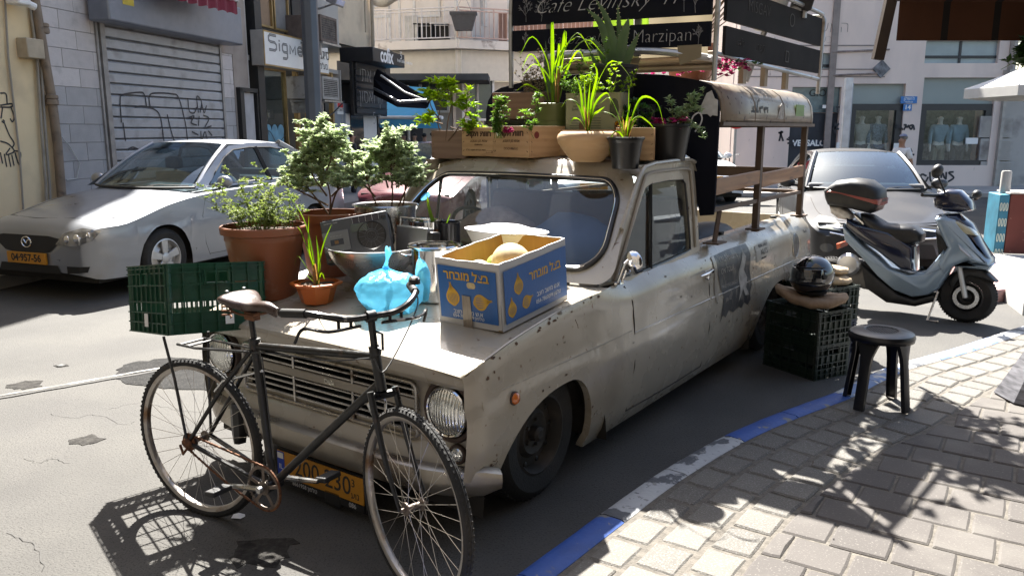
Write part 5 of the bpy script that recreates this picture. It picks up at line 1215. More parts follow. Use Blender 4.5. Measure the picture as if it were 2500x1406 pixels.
# interior
seatm = PM('brown seat vinyl', (.10,.06,.04), .55, var=.3, vs=4); bluec = PM('navy cloth', (.035,.06,.13), .8, var=.2)
m = M(); m.bb(XC-.70, XC+.70, 1.40, 1.82, .50, .72); m.box((XC,1.80,.95),(1.36,.12,.56),(rad(-8),0,0)); m.obj('bench_seat', seatm, tr, bevel=.03)
m = M(); m.bb(XC-.74, XC+.74, .72, 1.02, .62, .90); m.bb(XC-.76, XC+.76, .75, 1.9, .28, .32); m.obj('dashboard', PM('dash paint',(.20,.18,.15),.6), tr, bevel=.02)
m = M(); cst = Vector((XC-.36,1.22,1.0)); m.tube([cst + Matrix.Rotation(rad(-62),3,'X') @ Vector((.19*cos(a),.19*sin(a),0)) for a in [i*2*pi/28 for i in range(28)]], .012, 8, closed=True); m.tube([cst+Vector((0,-.02,-.01)), Vector((XC-.36,.9,.78))], .018, 8); m.tube([cst+Vector((-.19,0,0)), cst+Vector((0,-.02,-.02)), cst+Vector((.19,0,0))], .009, 6); m.obj('steering_wheel', black, tr)
m = M(); m.bb(XC-.75, XC+.75, 1.86, 1.885, .3, 1.05); m.bb(XC+.74, XC+.755, .95, 1.88, .32, .9); m.bb(XC-.755, XC-.74, .95, 1.88, .32, .9); m.obj('inner_trim', PM('dark trim',(.05,.045,.04),.8,var=.3), tr, smooth=0)
# clutter seen through the glass: sack, jar, jacket
def sack(name, label, cat, c, r, mat, rz=0, seed=1, amp=.12):
 rn = random.Random(seed); o = []; m = M(); m.ball((0,0,0), r, 22); ph = [rn.uniform(0,6) for _ in range(6)]
 m.v = [tuple(Vector(v)*(1+amp*sin(v[0]*22+ph[0])*sin(v[1]*19+ph[1])*.6+amp*sin(v[2]*25+ph[2])*.5)) for v in m.v]
 o = m.obj(name, mat, None, loc=c, rot=(0,0,rz), smooth=60); return tag(o, label, cat)
sack('burlap_sack', 'brown burlap sack lying on the dashboard behind the windscreen', 'sack', W(-.98,1.08,1.05), (.25,.16,.14), PM('burlap',(.17,.115,.08),.95,var=.25,vs=30,bump=.4,bs=120), -TA+.2, 4)
sack('navy_jacket', 'navy blue bundle of cloth heaped behind the windscreen', 'cloth', W(-.52,1.15,.98), (.30,.2,.20), bluec, -TA, 9)
t = thing('glass_jar', 'tilted clear glass jar lying on the dashboard', 'jar', W(-1.22,1.0,1.0), 0, rot=(rad(35),rad(-25),0))
m = M(); m.shell([(.0,-.09),(.055,-.09),(.062,-.08),(.062,.05),(.045,.075),(.045,.09)], 20); m.obj('body', PM('jar glass',(.35,.38,.36),.12,var=.2,spec=.9), t, solid=.003); m = M(); m.lathe([(.048,.085),(.05,.085),(.05,.105),(.048,.107),(0,.107)], 20); m.obj('lid', galv, t)
# windscreen stickers
for (u, v, col, w_, lab, txt) in ((-.86,.66,(.02,.30,.62),.036,'round blue sticker',None),(-.88,.50,(.5,.5,.5),.030,'round white sticker',None),(-.87,.33,(.02,.32,.14),.048,'round green sticker with white patch',None)):
 c = ws(u, v); nrm = (ws(u+.05,v)-c).cross(ws(u,v+.05)-c).normalized(); mt = frame_mtx(c + nrm*(.003 if nrm.y < 0 else -.003), ws(u+.05,v)-c, ws(u,v+.05)-c)
 m = M(); m.lathe([(0,0),(w_,0),(w_,.001),(0,.001)], 20, R=None); m.xf(mt); st = m.obj('sticker', PM(lab+' print', col, .5, var=.1), tr, smooth=0, label=lab)
 if 'green' in lab: m = M(); m.bb(-.028,.026,-.04,-.005,.0015,.0025); m.xf(mt); m.obj('white_patch', white, st, smooth=0)
# wing mirror
bp_ = Vector((-.050, .82, .885)); mtxs = []
m = M(); m.lathe([(.03,0),(.028,.008),(.012,.014)], 16, c=bp_, sx=.8, sy=1.5); m.tube([bp_+Vector((0,-.015,.0)), bp_+Vector((.03,.0,.10)), bp_+Vector((.045,.03,.125))], .008, 8); m.tube([bp_+Vector((.0,.03,.0)), bp_+Vector((.035,.035,.10))], .008, 8); wm = m.obj('wing_mirror', chrome, tr)
m = M(); m.lathe([(.0,-.035),(.03,-.03),(.055,-.012),(.062,.0),(.062,.006),(.056,.010),(0,.011)], 24, c=bp_+Vector((.045,.045,.10)), R=(rad(-90),0,rad(-14))); m.obj('mirror_shell', chrome, wm)
# door handle, washer jet, fuel badge, poster, stickers
p = bvp(1.78, .795); m = M(); m.bb(p.x-.002, p.x+.03, 1.84, 1.875, .775, .80); m.loft([[(p.x+.028,1.70,.793),(p.x+.04,1.70,.793),(p.x+.04,1.70,.80),(p.x+.028,1.70,.80)],[(p.x+.026,1.80,.792),(p.x+.046,1.80,.792),(p.x+.046,1.80,.806),(p.x+.026,1.80,.806)],[(p.x+.016,1.89,.79),(p.x+.044,1.89,.79),(p.x+.044,1.89,.812),(p.x+.016,1.89,.812)]], cap=True); m.lathe([(.018,0),(.018,.02),(.012,.024),(0,.024)], 14, c=(p.x,1.86,.765), R=(0,rad(90),0)); m.obj('door_handle', chrome, tr, bevel=.003, fixn=True)
p = Vector(hood(.87,.97)); m = M(); m.lathe([(.017,0),(.013,.012),(.007,.02),(.009,.026),(.0075,.034),(0,.036)], 14, c=p); m.obj('washer_jet', PM('black plastic',(.02,.02,.02),.3), tr)
def flankdecal(name, poly, mat, off=.002, parent=None, label=None, cuts=4):
 m = conform(BV, poly, lambda u, v: (1.0, u, v), (-1,0,0), off, cuts); return m.obj(name, mat, parent or tr, smooth=60, label=label)
rn = random.Random(5)
jag = [(2.02,.865),(2.25,.875),(2.62,.875),(2.63,.80),(2.62,.70),(2.64,.60),(2.60,.56),(2.62,.50),(2.57,.47),(2.5,.50),(2.45,.47),(2.4,.49),(2.3,.47),(2.22,.50),(2.17,.46),(2.12,.485),(2.08,.44),(2.1,.52),(2.12,.6),(2.05,.75)]
post = flankdecal('poster', jag, PM('faded grey poster', (.035,.034,.036), .55, var=.45, vs=11, dirt=(.12,.108,.09), dirt_s=14, dirt_lo=.54, dirt_hi=.66, coat=.2, stretch=(1,2,1)), label='torn faded black and white poster')
for ply in ([(2.40,.72),(2.46,.80),(2.50,.84),(2.54,.80),(2.50,.72),(2.56,.66),(2.52,.60),(2.58,.54),(2.50,.55),(2.46,.60),(2.42,.56),(2.38,.52),(2.41,.62)],): flankdecal('poster_figure', ply, PM('pale print', (.30,.28,.25), .6, var=.3, vs=20), .0035, post)
def flanktext(s_, size, y, z, mat, parent=None, off=.004, **k):
 p = bvp(y, z, off); q = bvp(y, z+.03, off); mt = frame_mtx(p, (0,1,0), q-p); return text(s_, size, mat, parent or tr, None, None, mtx=mt, ext=.0003, **k)
pt = PM('pale print', (.30,.28,.25), .6)
flanktext('YALA theatre', .055, 2.24, .835, pt, post); flanktext('ON TOUR', .05, 2.21, .76, pt, post); flanktext('DEAD MAN BAND', .032, 2.24, .66, pt, post); flanktext('jan 12', .04, 2.2, .58, pt, post)
flankdecal('poster_tape', [(1.985,.86),(2.03,.87),(2.04,.60),(1.99,.59)], PM('grey tape', (.27,.24,.20), .35, coat=.3), .003)
stk = flankdecal('sticker', [(2.74,.845),(3.02,.86),(3.02,.745),(2.75,.73)], PM('pale sticker', (.36,.33,.28), .5, var=.1), label='pale bumper sticker with black animal drawing')
flanktext('BEEN LATELY', .03, 2.90, .835, ink, stk); flanktext('NUTS', .055, 2.91, .79, ink, stk, off=.004); flanktext('slow food', .025, 2.90, .75, ink, stk)
flankdecal('filler_cap', ellipse(.075,.085,20,3.66,.745), PM('badge dark', (.10,.095,.09), .4, var=.6, vs=30), .004, label='round dark badge on the rear flank')
m = M(); m.tube([bvp(3.66+.08*cos(a), .745+.09*sin(a), .003) for a in [i*2*pi/24 for i in range(24)]], .003, 5, closed=True); m.obj('badge_ring', oldchrome, tr)
flanktext('Nora', .04, 3.92, .83, ink)
# paint flakes and rust scabs near the front corner
scab = PM('rust scab', (.09,.05,.03), .9, var=.5, vs=60, bump=.5, bs=120)
BF = bvh_of(front)
def frontscab(cx, cz, s, seed):
 rn = random.Random(seed); poly = [(cx+s*rn.uniform(.5,1)*cos(a), cz+s*rn.uniform(.5,1)*.8*sin(a)) for a in [i*2*pi/9 for i in range(9)]]
 m = conform(BF, poly, lambda u, v: (u, -1, v), (0,1,0), .0012, 1); m.obj('rust_patch', scab, tr, smooth=0)
for a in ((-.055,.335,.018,1),(-.08,.345,.008,2),(-.30,.345,.012,3),(-.7,.35,.014,4),(-1.05,.35,.01,5)): frontscab(*a)
for y, z, s_, sd in ((-.27,.33,.016,1),(-.24,.30,.012,2),(-.29,.695,.012,3),(-.25,.71,.008,4),(.5,.33,.01,6),(.553,.30,.008,7),(1.0,.205,.012,8),(.2,.72,.006,9),(2.4,.40,.014,10),(2.25,.42,.012,11)):
 rn = random.Random(sd); poly = [(y+s_*rn.uniform(.5,1)*cos(a), z+s_*rn.uniform(.5,1)*sin(a)) for a in [i*2*pi/9 for i in range(9)]]; flankdecal('rust_patch', poly, scab, .0012, cuts=1)
rn = random.Random(77)
for k in range(46):
 t = k % 3; y = rn.uniform(-.3,.62) if t == 0 else rn.uniform(-.3,4.0); z = (top_z(y)-rn.uniform(.004,.03)) if t == 0 else (low_z(y)+rn.uniform(.01,.05)) if t == 1 else rn.uniform(.55,.85); s_ = rn.uniform(.003,.012); el = rn.uniform(1,2.6)
 if y > 3.9 or (2.7 < y < 3.7 and t == 1): continue
 poly = [(y+s_*el*rn.uniform(.4,1)*cos(a), z+s_*rn.uniform(.4,1)*sin(a)) for a in [i*2*pi/8 for i in range(8)]]; flankdecal('paint_chip', poly, scab if t < 2 else PM('scuff grey',(.14,.12,.095),.6), .0010, cuts=0)
for L_ in ([(-.27,.31),(-.25,.33),(-.235,.325),(-.225,.34)],[(-.26,.35),(-.24,.342),(-.23,.35)],[(.35,.80),(.37,.77),(.375,.755)]):
 m = M(); m.tube([bvp(y,z,.0) for y,z in L_], .0018, 4); m.obj('paint_crack', scab, tr)
# ---------------- canopy over the bed
navy = PM('navy blackboard paint', (.005,.006,.012), .85, spec=.2, var=.25, vs=5, dirt=(.012,.012,.017), dirt_s=3, dirt_lo=.5, dirt_hi=.8)
board = [(-1.66,1.12)]; 
bx0, bx1 = 2*XC+.02, -.02
outl = [(bx1-.09,1.115),(bx1-.005,1.125),(bx1,1.2),(bx1+.0,1.60),(bx1-.0,1.74),(bx1-.02,1.82),(bx1-.06,1.875),(bx1-.13,1.905),(bx1-.35,1.945),(bx1-.6,1.965),(XC,1.975)]
full = outl + [(2*XC-x, z) for x, z in reversed(outl[:-1])] 
full2 = full + [(2*XC-(bx1-.17), 1.46), (bx1-.17,1.46)]
cabcut = [(bx1-.17,1.46),(bx1-.155,1.40)]
poly = full[:] + [(2*XC-(bx1-.155),1.40),(2*XC-(bx1-.17),1.46),(2*XC-(bx1-.22),1.49),(bx1-.22,1.49),(bx1-.17,1.46),(bx1-.155,1.40)]
mtb = Matrix(((1,0,0,0),(0,0,1,0),(0,1,0,0),(0,0,0,1)))
m = M(); m.prism(poly, 1.945, 1.965, mtb); bd = m.obj('black_board', navy, tr, smooth=0, fixn=True, bevel=.003)
# tattered white patch and chalk heart on it
m = M(); m.prism([(-.13,1.76),(-.10,1.83),(-.07,1.845),(-.05,1.80),(-.03,1.79),(-.028,1.70),(-.06,1.705),(-.07,1.695),(-.09,1.712),(-.135,1.71)], 1.940, 1.944, mtb); m.obj('white_patch', PM('peeling white', (.5,.5,.49), .7, var=.2, vs=20), bd, smooth=0, fixn=True)
m = M(); ht = smoothpath([(-.255,1.938,1.63),(-.27,1.938,1.66),(-.245,1.938,1.69),(-.205,1.938,1.685),(-.19,1.938,1.66),(-.175,1.938,1.70),(-.14,1.938,1.72),(-.12,1.938,1.69),(-.13,1.938,1.65),(-.16,1.938,1.61)], 5); m.ribbon(ht, .009, (0,-1,0)); m.obj('chalk_heart', chalk, bd, smooth=0)
canp = PM('scuffed cream canopy', (0.218,0.18,0.136), .5, var=.12, vs=3, rvar=.1, coat=.2, dirt=(.17,.13,.10), dirt_s=7, dirt_lo=.52, dirt_hi=.66, dirt2=(.05,.035,.03), d2s=22, d2lo=.63, d2hi=.66)
prof = [(bx1+.005,1.665),(bx1+.005,1.72),(bx1-.005,1.79),(bx1-.035,1.845),(bx1-.09,1.885),(bx1-.2,1.91),(bx1-.5,1.935),(XC,1.945)]
pf = prof + [(2*XC-x, z) for x, z in reversed(prof[:-1])]
CY0, CY1 = 1.97, 3.86
m = M(); m.loft([[(x, CY0+(CY1-CY0)*t, z) for x, z in pf] for t in (0,.25,.5,.75,.97,.995)] + [[(XC+(x-XC)*.985, CY1+.02, z-.012) for x, z in pf]], closed=False)
can = m.obj('canopy', canp, tr, smooth=50, solid=.012)
m = M()
for t in (.02,.30,.62,.97): m.tube([(x+.004*(1 if x > XC else -1), CY0+(CY1-CY0)*t, z+.003) for x, z in pf], .005, 5)
m.obj('canopy_seam', PM('seam brown',(.2,.15,.11),.7), can)
m = M(); m.bb(bx1-.03, bx1+.02, CY0, CY1+.02, 1.645, 1.667); m.bb(2*XC-bx1-.02, 2*XC-bx1+.03, CY0, CY1+.02, 1.645, 1.667); m.bb(bx1-.03, 2*XC-bx1+.03, CY1-.01, CY1+.02, 1.64, 1.665); m.obj('canopy_rail', PM('brown steel angle', (.11,.075,.055), .6, .2, var=.2), can)
m = M(); xx = bx1+.010
def canstroke(lst, w=.02): 
 m = M()
 for st in lst: m.ribbon([(xx, y, z) for y, z in st], w, (1,0,0))
 return m
m = canstroke([[(2.50,1.69),(2.50,1.77)],[(2.46,1.73),(2.60,1.735)],[(2.56,1.68),(2.57,1.80),(2.60,1.81)],[(2.63,1.69),(2.63,1.76),(2.68,1.765)],[(2.72,1.76),(2.72,1.70),(2.78,1.70),(2.78,1.76),(2.72,1.76)]], .022); m.obj('graffiti', spray, can, smooth=0)
m = M(); m.bb(xx-.002, xx+.002, 3.40, 3.60, 1.72, 1.80); m.obj('sticker', PM('faded green sticker',(.12,.22,.05),.5,var=.2), can, smooth=0)
m = M(); m.prism([(2.98,1.70),(3.03,1.78),(3.06,1.80),(3.10,1.76),(3.13,1.70),(3.06,1.69)], 0, .003, Matrix(((0,0,1,xx),(1,0,0,0),(0,1,0,0),(0,0,0,1)))); m.obj('paint_smudge', PM('grey smudge',(.28,.25,.22),.7,var=.4,vs=30), can, smooth=0)
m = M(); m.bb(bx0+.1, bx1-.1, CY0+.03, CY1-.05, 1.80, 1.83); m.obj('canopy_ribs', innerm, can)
brownst = PM('brown steel angle', (.11,.075,.055), .6, .2, var=.2)
woodp = PM('varnished plank', (0.288,0.136,0.052), .5, var=.15, vs=3, stretch=(1,1,6), wave=(1.2,6,'Z',(.22,.10,.04),.6), coat=.2, dirt=(.12,.06,.03), dirt_s=5, dirt_lo=.55, dirt_hi=.75)
for s in (1,-1):
 X = fx(s, bx1-.035)
 for y in (2.80, 3.82):
  m = M(); m.bb(X-.02, X+.02, y-.022, y+.022, top_z(y)+.0, 1.65); m.obj('canopy_post', brownst, tr)
  m = M(); m.bb(X-.05, X+.05, y-.06, y+.06, top_z(y)+.012, top_z(y)+.024); m.obj('post_foot', brownst, tr)
 for y0, y1 in ((2.0,2.775),(2.825,3.795)):
  m = M(); n_ = 10; m.loft([[(X+.02*s, y0+(y1-y0)*i/n_, z) for z in (1.235+.03*i/n_,1.335+.02*i/n_)] + [(X+.001*s, y0+(y1-y0)*i/n_, z) for z in (1.335+.02*i/n_,1.235+.03*i/n_)] for i in range(n_+1)], cap=True); m.obj('side_plank', woodp, tr, fixn=True, bevel=.004)
 m = M(); m.bb(X-.012, X+.012, 1.98, 3.82, 1.135, 1.16); m.obj('side_rail', brownst, tr)
 m = M(); m.tube([(X, 2.12, 1.135),(X, 2.06, top_z(2)+.02)], .016, 4); m.bb(X-.05, X+.05, 2.0, 2.14, top_z(2)+.012, top_z(2)+.022); m.obj('brace', brownst, tr)
m = M(); m.bb(bx0+.05, bx1-.05, 3.80, 3.84, 1.135, 1.16); m.bb(bx0+.05, bx1-.05, 3.83, 3.845, 1.25, 1.33); m.obj('rear_rail', brownst, tr)
for y in (2.45, 3.15, 3.55):
 m = M(); m.bb(-.19,-.15,y-.025,y+.025,top_z(y)+.012,top_z(y)+.03); m.obj('rope_cleat', black, tr, bevel=.005)
t_ = sack('folded_tarp', 'folded dark tarpaulin lying in the truck bed', 'tarp', W(-.35,2.55,.90), (.16,.5,.10), PM('dark tarp',(.05,.06,.08),.5,var=.3), -TA, 12, .05)
# ---------------- menu board rack on top of the canopy
rk = tr
def rtube(name, pts, r=.014, mat=None): m = M(); m.tube(pts, r, 8); return m.obj(name, mat or galv, rk)
zA, zB = 2.02, 2.52
FXL, FXR = -1.47, -.085
yF = 1.93; yR = 3.62
def corner_path(): return [(FXL-.02,yF,zA-.02),(FXL-.02,yF,zB-.12),(FXL+.0,yF,zB-.03),(FXL+.08,yF,zB+.0),(FXR-.05,yF,zB+.03),(FXR+.02,yF,zB-.0)]
rtube('rack_frame', smoothpath(corner_path(), 4), .017)
rtube('rack_post', [(FXR+.03,yF,1.90),(FXR+.035,yF,zB+.1)], .016); rtube('rack_post', [(FXL-.02,yF,1.90),(FXL-.02,yF,zA)], .016)
rtube('rack_post', [(FXR+.16,yR,1.88),(FXR+.17,yR,2.40),(FXR+.15,yR,2.43)], .014)
rtube('rack_rail', smoothpath([(FXR+.035,yF,2.05),(FXR+.10,2.5,2.02),(FXR+.15,3.2,1.995),(FXR+.16,yR,1.985)], 3), .014)
rtube('rack_rail', smoothpath([(FXR+.035,yF,2.47),(FXR+.12,2.6,2.46),(FXR+.16,3.4,2.44),(FXR+.15,yR,2.43),(FXR+.0,yR+.02,2.43)], 3), .014)
rtube('rack_rail', smoothpath([(FXL+.2,yF-.03,2.06),(-1.1,yF-.05,2.085),(-.5,yF-.04,2.085),(-.13,yF,2.035),(-.09,yF+.15,2.02)], 5), .021, PM('bright tube',(.5,.5,.5),.35,.6,var=.1))
m = M(); m.bb(-.60,-.55,yF-.075,yF-.03,2.06,2.12); m.obj('rail_clamp', galv, rk, bevel=.006)
m = M()
for x in (-1.2,-.56): m.bb(x-.02, x+.02, yF+.012, yF+.03, 2.06, 2.52)
m.obj('batten', PM('grey batten',(.2,.2,.2),.7), rk)
signs = []
for i, (z0l, z1l, z0r, z1r) in enumerate(((2.30,2.50,2.265,2.50),(2.135,2.268,2.09,2.228))):
 m = M(); n_ = 6
 m.loft([[(FXL+(FXR-FXL)*k/n_, yF-.012, z0l+(z0r-z0l)*k/n_),(FXL+(FXR-FXL)*k/n_, yF-.012, z1l+(z1r-z1l)*k/n_),(FXL+(FXR-FXL)*k/n_, yF+.010, z1l+(z1r-z1l)*k/n_),(FXL+(FXR-FXL)*k/n_, yF+.010, z0l+(z0r-z0l)*k/n_)] for k in range(n_+1)], cap=True)
 signs.append(m.obj('menu_board', navy, rk, smooth=0, fixn=True, label=('upper' if i == 0 else 'lower')+' front blackboard plank with chalk writing'))
for i, (z0, z1) in enumerate(((2.235,2.425),(2.045,2.205))):
 m = M(); ya, yb_ = yF+.06, yR-.03
 m.loft([[(FXR+.065+.10*k/5, ya+(yb_-ya)*k/5, z-(.02*k/5)) for z in (z0,z1)] + [(FXR+.045+.10*k/5, ya+(yb_-ya)*k/5, z-(.02*k/5)) for z in (z1,z0)] for k in range(6)], cap=True)
 signs.append(m.obj('menu_board', PM('charcoal blackboard', (.016,.0145,.015), .85, spec=.2, var=.3, vs=5), rk, smooth=0, fixn=True, label=('upper' if i == 0 else 'lower')+' side blackboard plank with faint chalk'))
ys_ = yF-.014
faint = PM('faint chalk', (.20,.20,.22), .9, var=.3, vs=30)
text('Café Levinsky 41', .135, PM('sign chalk',(.42,.42,.44),.9,var=.25,vs=60), signs[0], (-.79, ys_, 2.39), (rad(90),rad(1.2),0), shear=.5, off=-.003, sp=1.02, sx=1.08)
text('Marzipan', .115, PM('sign chalk',(.45,.45,.47),.9), signs[1], (-.385, ys_, 2.165), (rad(90),rad(1.3),0), off=-.003, sx=.92); text('Gazoz café', .10, faint, signs[1], (-.98, ys_, 2.185), (rad(90),rad(1.3),0), shear=.3, off=-.003)
def twig(parent, x0, z0, h, seed, y=ys_, mat=faint, ax=0):
 rn = random.Random(seed); m = M()
 def br(p, a, l, d):
  q = (p[0]+l*sin(a), p[1]+l*cos(a)); m.ribbon([(p[0],y,p[1]),((p[0]+q[0])/2+rn.uniform(-.003,.003),y,(p[1]+q[1])/2),(q[0],y,q[1])], .003, (0,-1,0))
  if d: 
   for s in (-1,1): br((p[0]+(q[0]-p[0])*rn.uniform(.5,1), p[1]+(q[1]-p[1])*rn.uniform(.5,1)), a+s*rn.uniform(.3,.8), l*.62, d-1)
   br(q, a+rn.uniform(-.25,.25), l*.7, d-1)
 br((x0,z0), rn.uniform(-.1,.1), h*.38, 3); m.obj('chalk_twig', mat, parent, smooth=0)
twig(signs[0],-1.36,2.315,.17,1); twig(signs[0],-1.24,2.31,.17,2); twig(signs[0],-.25,2.29,.2,3); twig(signs[0],-.18,2.28,.2,4); twig(signs[1],-.155,2.10,.12,5); twig(signs[1],-1.37,2.15,.11,6); twig(signs[1],-.66,2.11,.11,7)
mtx_side = lambda y, z, lean=0: frame_mtx((FXR+.0665+.10*(y-(yF+.06))/(yR-.03-yF-.06), y, z), (.06,1,-.01), (0,0,1))
for s_, sz, y, z, pr in (('MISGAV חמ'[:6], .10, 2.45, 2.345, signs[2]), ('O', .13, 3.0, 2.33, signs[2]), ('café', .07, 2.2, 2.13, signs[3]), (heb('קפה'), .07, 2.5, 2.12, signs[3]), (heb('ם'), .13, 2.95, 2.10, signs[3])):
 text(s_, sz, PM('dim chalk',(.07,.07,.07),.9), pr, None, None, mtx=mtx_side(y, z), off=-.002)
# green and cream strips of cloth behind the boards
grc = PM('lime green cloth', (.25,.42,.03), .8, trans=.4); crc = PM('cream bunting', (0.364,0.308,0.21), .85, trans=.35, var=.1, vs=4)
for nm, x0, x1, z0, z1, mt, y in (('green_banner',-.88,-.60,2.228,2.31,grc,yF+.035),('green_banner',-.58,-.50,2.23,2.30,grc,yF+.04),('cream_banner',-.50,-.10,2.225,2.30,crc,yF+.045),('green_banner',-.95,-.62,2.05,2.12,grc,yF+.04),('cream_banner',-.56,-.12,2.05,2.11,crc,yF+.045)):
 m = M(); m.grid(lambda u, v: (x0+(x1-x0)*u, y+.008*sin(u*9), z0+(z1-z0)*v), 8, 1); m.obj(nm, mt, rk, smooth=60)
for pl_ in ([(-.68,2.045),(-.50,2.045),(-.545,1.955),(-.66,1.955)],[(-.27,2.10),(-.12,2.10),(-.12,2.03),(-.25,1.99)]):
 m = M(); m.prism(pl_, yF-.045, yF-.043, mtb); m.obj('bunting_flag', crc, rk, smooth=0)
for k in range(5):
 m = M(); z = 1.99+.02*k; m.tube([(-1.3,yF+.12+.03*(k%2),z),(-.10,yF+.10+.03*(k%2),z-.01)], .016, 8); m.obj('rolled_reed_mat', PM('reed roll',(.34,.27,.20),.8,var=.25,vs=6,stretch=(.4,6,6)), rk)
m = M(); m.bb(-1.2,-.75,yF+.2,yF+.21,2.04,2.1); m.obj('blue_banner', PM('blue cloth',(.03,.28,.55),.8), rk)
for y in (2.35,2.75,3.2):
 m = M(); m.bb(FXR+.03, FXR+.06, y-.03, y+.03, 1.90, 2.04); m.obj('rack_bracket', PM('tan bracket',(.3,.24,.17),.7), rk)
# things leaning on top of the rack
t = thing('folded_parasol', 'white folded cloth parasol standing on top of the menu rack', 'parasol', W(-.25,3.0,1.95)); m = M(); m.lathe([(.03,.35),(.12,.5),(.14,.9),(.10,1.5),(.03,1.9)], 14, sx=1.2); m.xf(Matrix.Rotation(rad(12),4,'Y')); m.obj('cloth', PM('white cloth',(.6,.6,.58),.9,var=.05), t); m = M(); m.tube([(0,0,0),(.2,0,.6)], .02, 8); m.obj('pole', galv, t)
t = thing('black_speaker', 'black lamp housing clamped above the side menu boards', 'lamp', W(.06,3.2,2.42)); m = M(); m.box((0,0,.12),(.12,.12,.24),(0,rad(14),0)); m.lathe([(.05,0),(.08,.1)], 12, c=(.03,0,.2)); m.obj('housing', black, t, bevel=.012); m = M(); m.tube([(0,0,0),(0,0,-.05)], .02, 8); m.obj('clamp', galv, t)
# ================================================================ crates, pots and plants
def hz(x, y):
 v = (y+.395)/1.095; u = .5 + (x-XC)/(2*(HWD-.06)); return hood(min(1,max(0,u)), v)[2]
def plastic_crate(parent, w, d, h, mat, detail=2, sticker=None, nm='side_wall'):
 """open ribbed crate, origin at the centre of the bottom"""
 def wall(L):
  m = M(); t = .004
  def sol(x0, x1, z0, z1, y0=0.0, y1=t): m.bb(x0, x1, y0, y1, z0, z1)
  a = L/2; hw = .055
  sol(-a, a, 0, .30*h); sol(-a, a, .46*h, .70*h)
  sol(-a, -hw, .72*h, .90*h); sol(hw, a, .72*h, .90*h); sol(-a, a, .90*h, h, 0, t)
  n = max(6, int(L/.022)) if detail > 1 else max(4, int(L/.05))
  for i in range(n+1):
   x = -a + 2*a*i/n; sol(x-.003, x+.003, .30*h, .46*h)
  nr = 8 if L > .45 else 6
  for i in range(nr+1):
   x = -a + 2*a*i/nr; sol(x-.003, x+.003, 0, h, -.010, -.0002)
  for z in (0.0, .15, .30, .46, .70, .88, .955, 1.0): sol(-a-.008, a+.008, z*h-.003, z*h+.003, -.013, -.0102)
  for sx in (-1, 1): sol(sx*hw-.004, sx*hw+.004, .72*h, .90*h, -.02, -.0131)
  sol(-hw, hw, .70*h, .72*h, -.02, .004)
  return m
 for L, off, a in ((w, d/2, 0), (w, d/2, pi), (d, w/2, pi/2), (d, w/2, -pi/2)):
  m = wall(L-.012); m.xf(Matrix.Rotation(a,4,'Z') @ Matrix.Translation((0,-off+.013,0))); m.obj(nm, mat, parent, smooth=0)
 m = M()
 for i in range(9): x = -w/2+.02+(w-.04)*i/8; m.bb(x-.004, x+.004, -d/2+.01, d/2-.01, .0, .006)
 for i in range(7): y = -d/2+.02+(d-.04)*i/6; m.bb(-w/2+.01, w/2-.01, y-.004, y+.004, .0062, .010)
 m.obj('floor_grid', mat, parent, smooth=0)
 for sx in (-1,1):
  for sy in (-1,1): m = M(); m.lathe([(.016,0),(.016,h)], 8, c=(sx*(w/2-.016), sy*(d/2-.016), 0)); m.obj('corner_post', mat, parent)
grn = PM('green crate plastic', (0.007,0.0525,0.0266), .42, var=.15, vs=5, rvar=.1, dirt=(.05,.07,.05), dirt_s=8, dirt_lo=.55, dirt_hi=.75)
dgrn = PM('dark green crate plastic', (.005,.016,.009), .5, var=.2, vs=5, dirt=(.013,.016,.011), dirt_s=8)
terra = PM('terracotta plastic', (0.238,0.0756,0.0324), .45, var=.08, vs=2, rvar=.1, dirt=(.22,.07,.035), dirt_s=3, dirt_lo=.5, dirt_hi=.75, dirt2=(.36,.24,.18), d2s=7, d2lo=.60, d2hi=.78)
soil = PM('dry soil', (.045,.028,.018), .95, var=.5, vs=40, bump=.8, bs=60)
woodc = PM('plywood crate', (0.442,0.28,0.15), .6, var=.10, vs=4, hue=.16, stretch=(1,1,5), wave=(1.6,5,'Z',(.33,.19,.09),.45), dirt=(.20,.11,.06), dirt_s=5, dirt_lo=.60, dirt_hi=.78)
woodd = PM('weathered crate', (0.216,0.14,0.103), .75, var=.12, vs=4, stretch=(1,1,5), wave=(1.6,5,'Z',(.15,.09,.065),.5), dirt=(.12,.08,.06), dirt_s=6, dirt_lo=.55, dirt_hi=.75)
L_basil = leafmat('yellow green leaf', (.15,.26,.018), (.26,.37,.03), .45); L_mid = leafmat('mid green leaf', (.06,.13,.025), (.14,.22,.045), .4, sc=14); L_dark = leafmat('dark glossy leaf', (.02,.06,.02), (.05,.11,.03), .3, .3)
L_silver = leafmat('silver green leaf', (.23,.29,.15), (.45,.51,.35), .45, .6, sc=20); L_grass = leafmat('grass blade', (.09,.18,.015), (.19,.29,.03), .5, .4, sc=5); L_dry = leafmat('dry straw leaf', (.30,.17,.07), (.42,.27,.12), .3, .7); L_aloe = leafmat('aloe leaf', (.055,.10,.045), (.10,.16,.07), .06, .4, sc=6)
L_olive = leafmat('olive oregano leaf', (.09,.125,.035), (.19,.23,.075), .4, .6, sc=25)
stemm = PM('woody stem', (.12,.075,.05), .9, var=.3, vs=20); stemg = PM('green stem', (.12,.17,.04), .7)
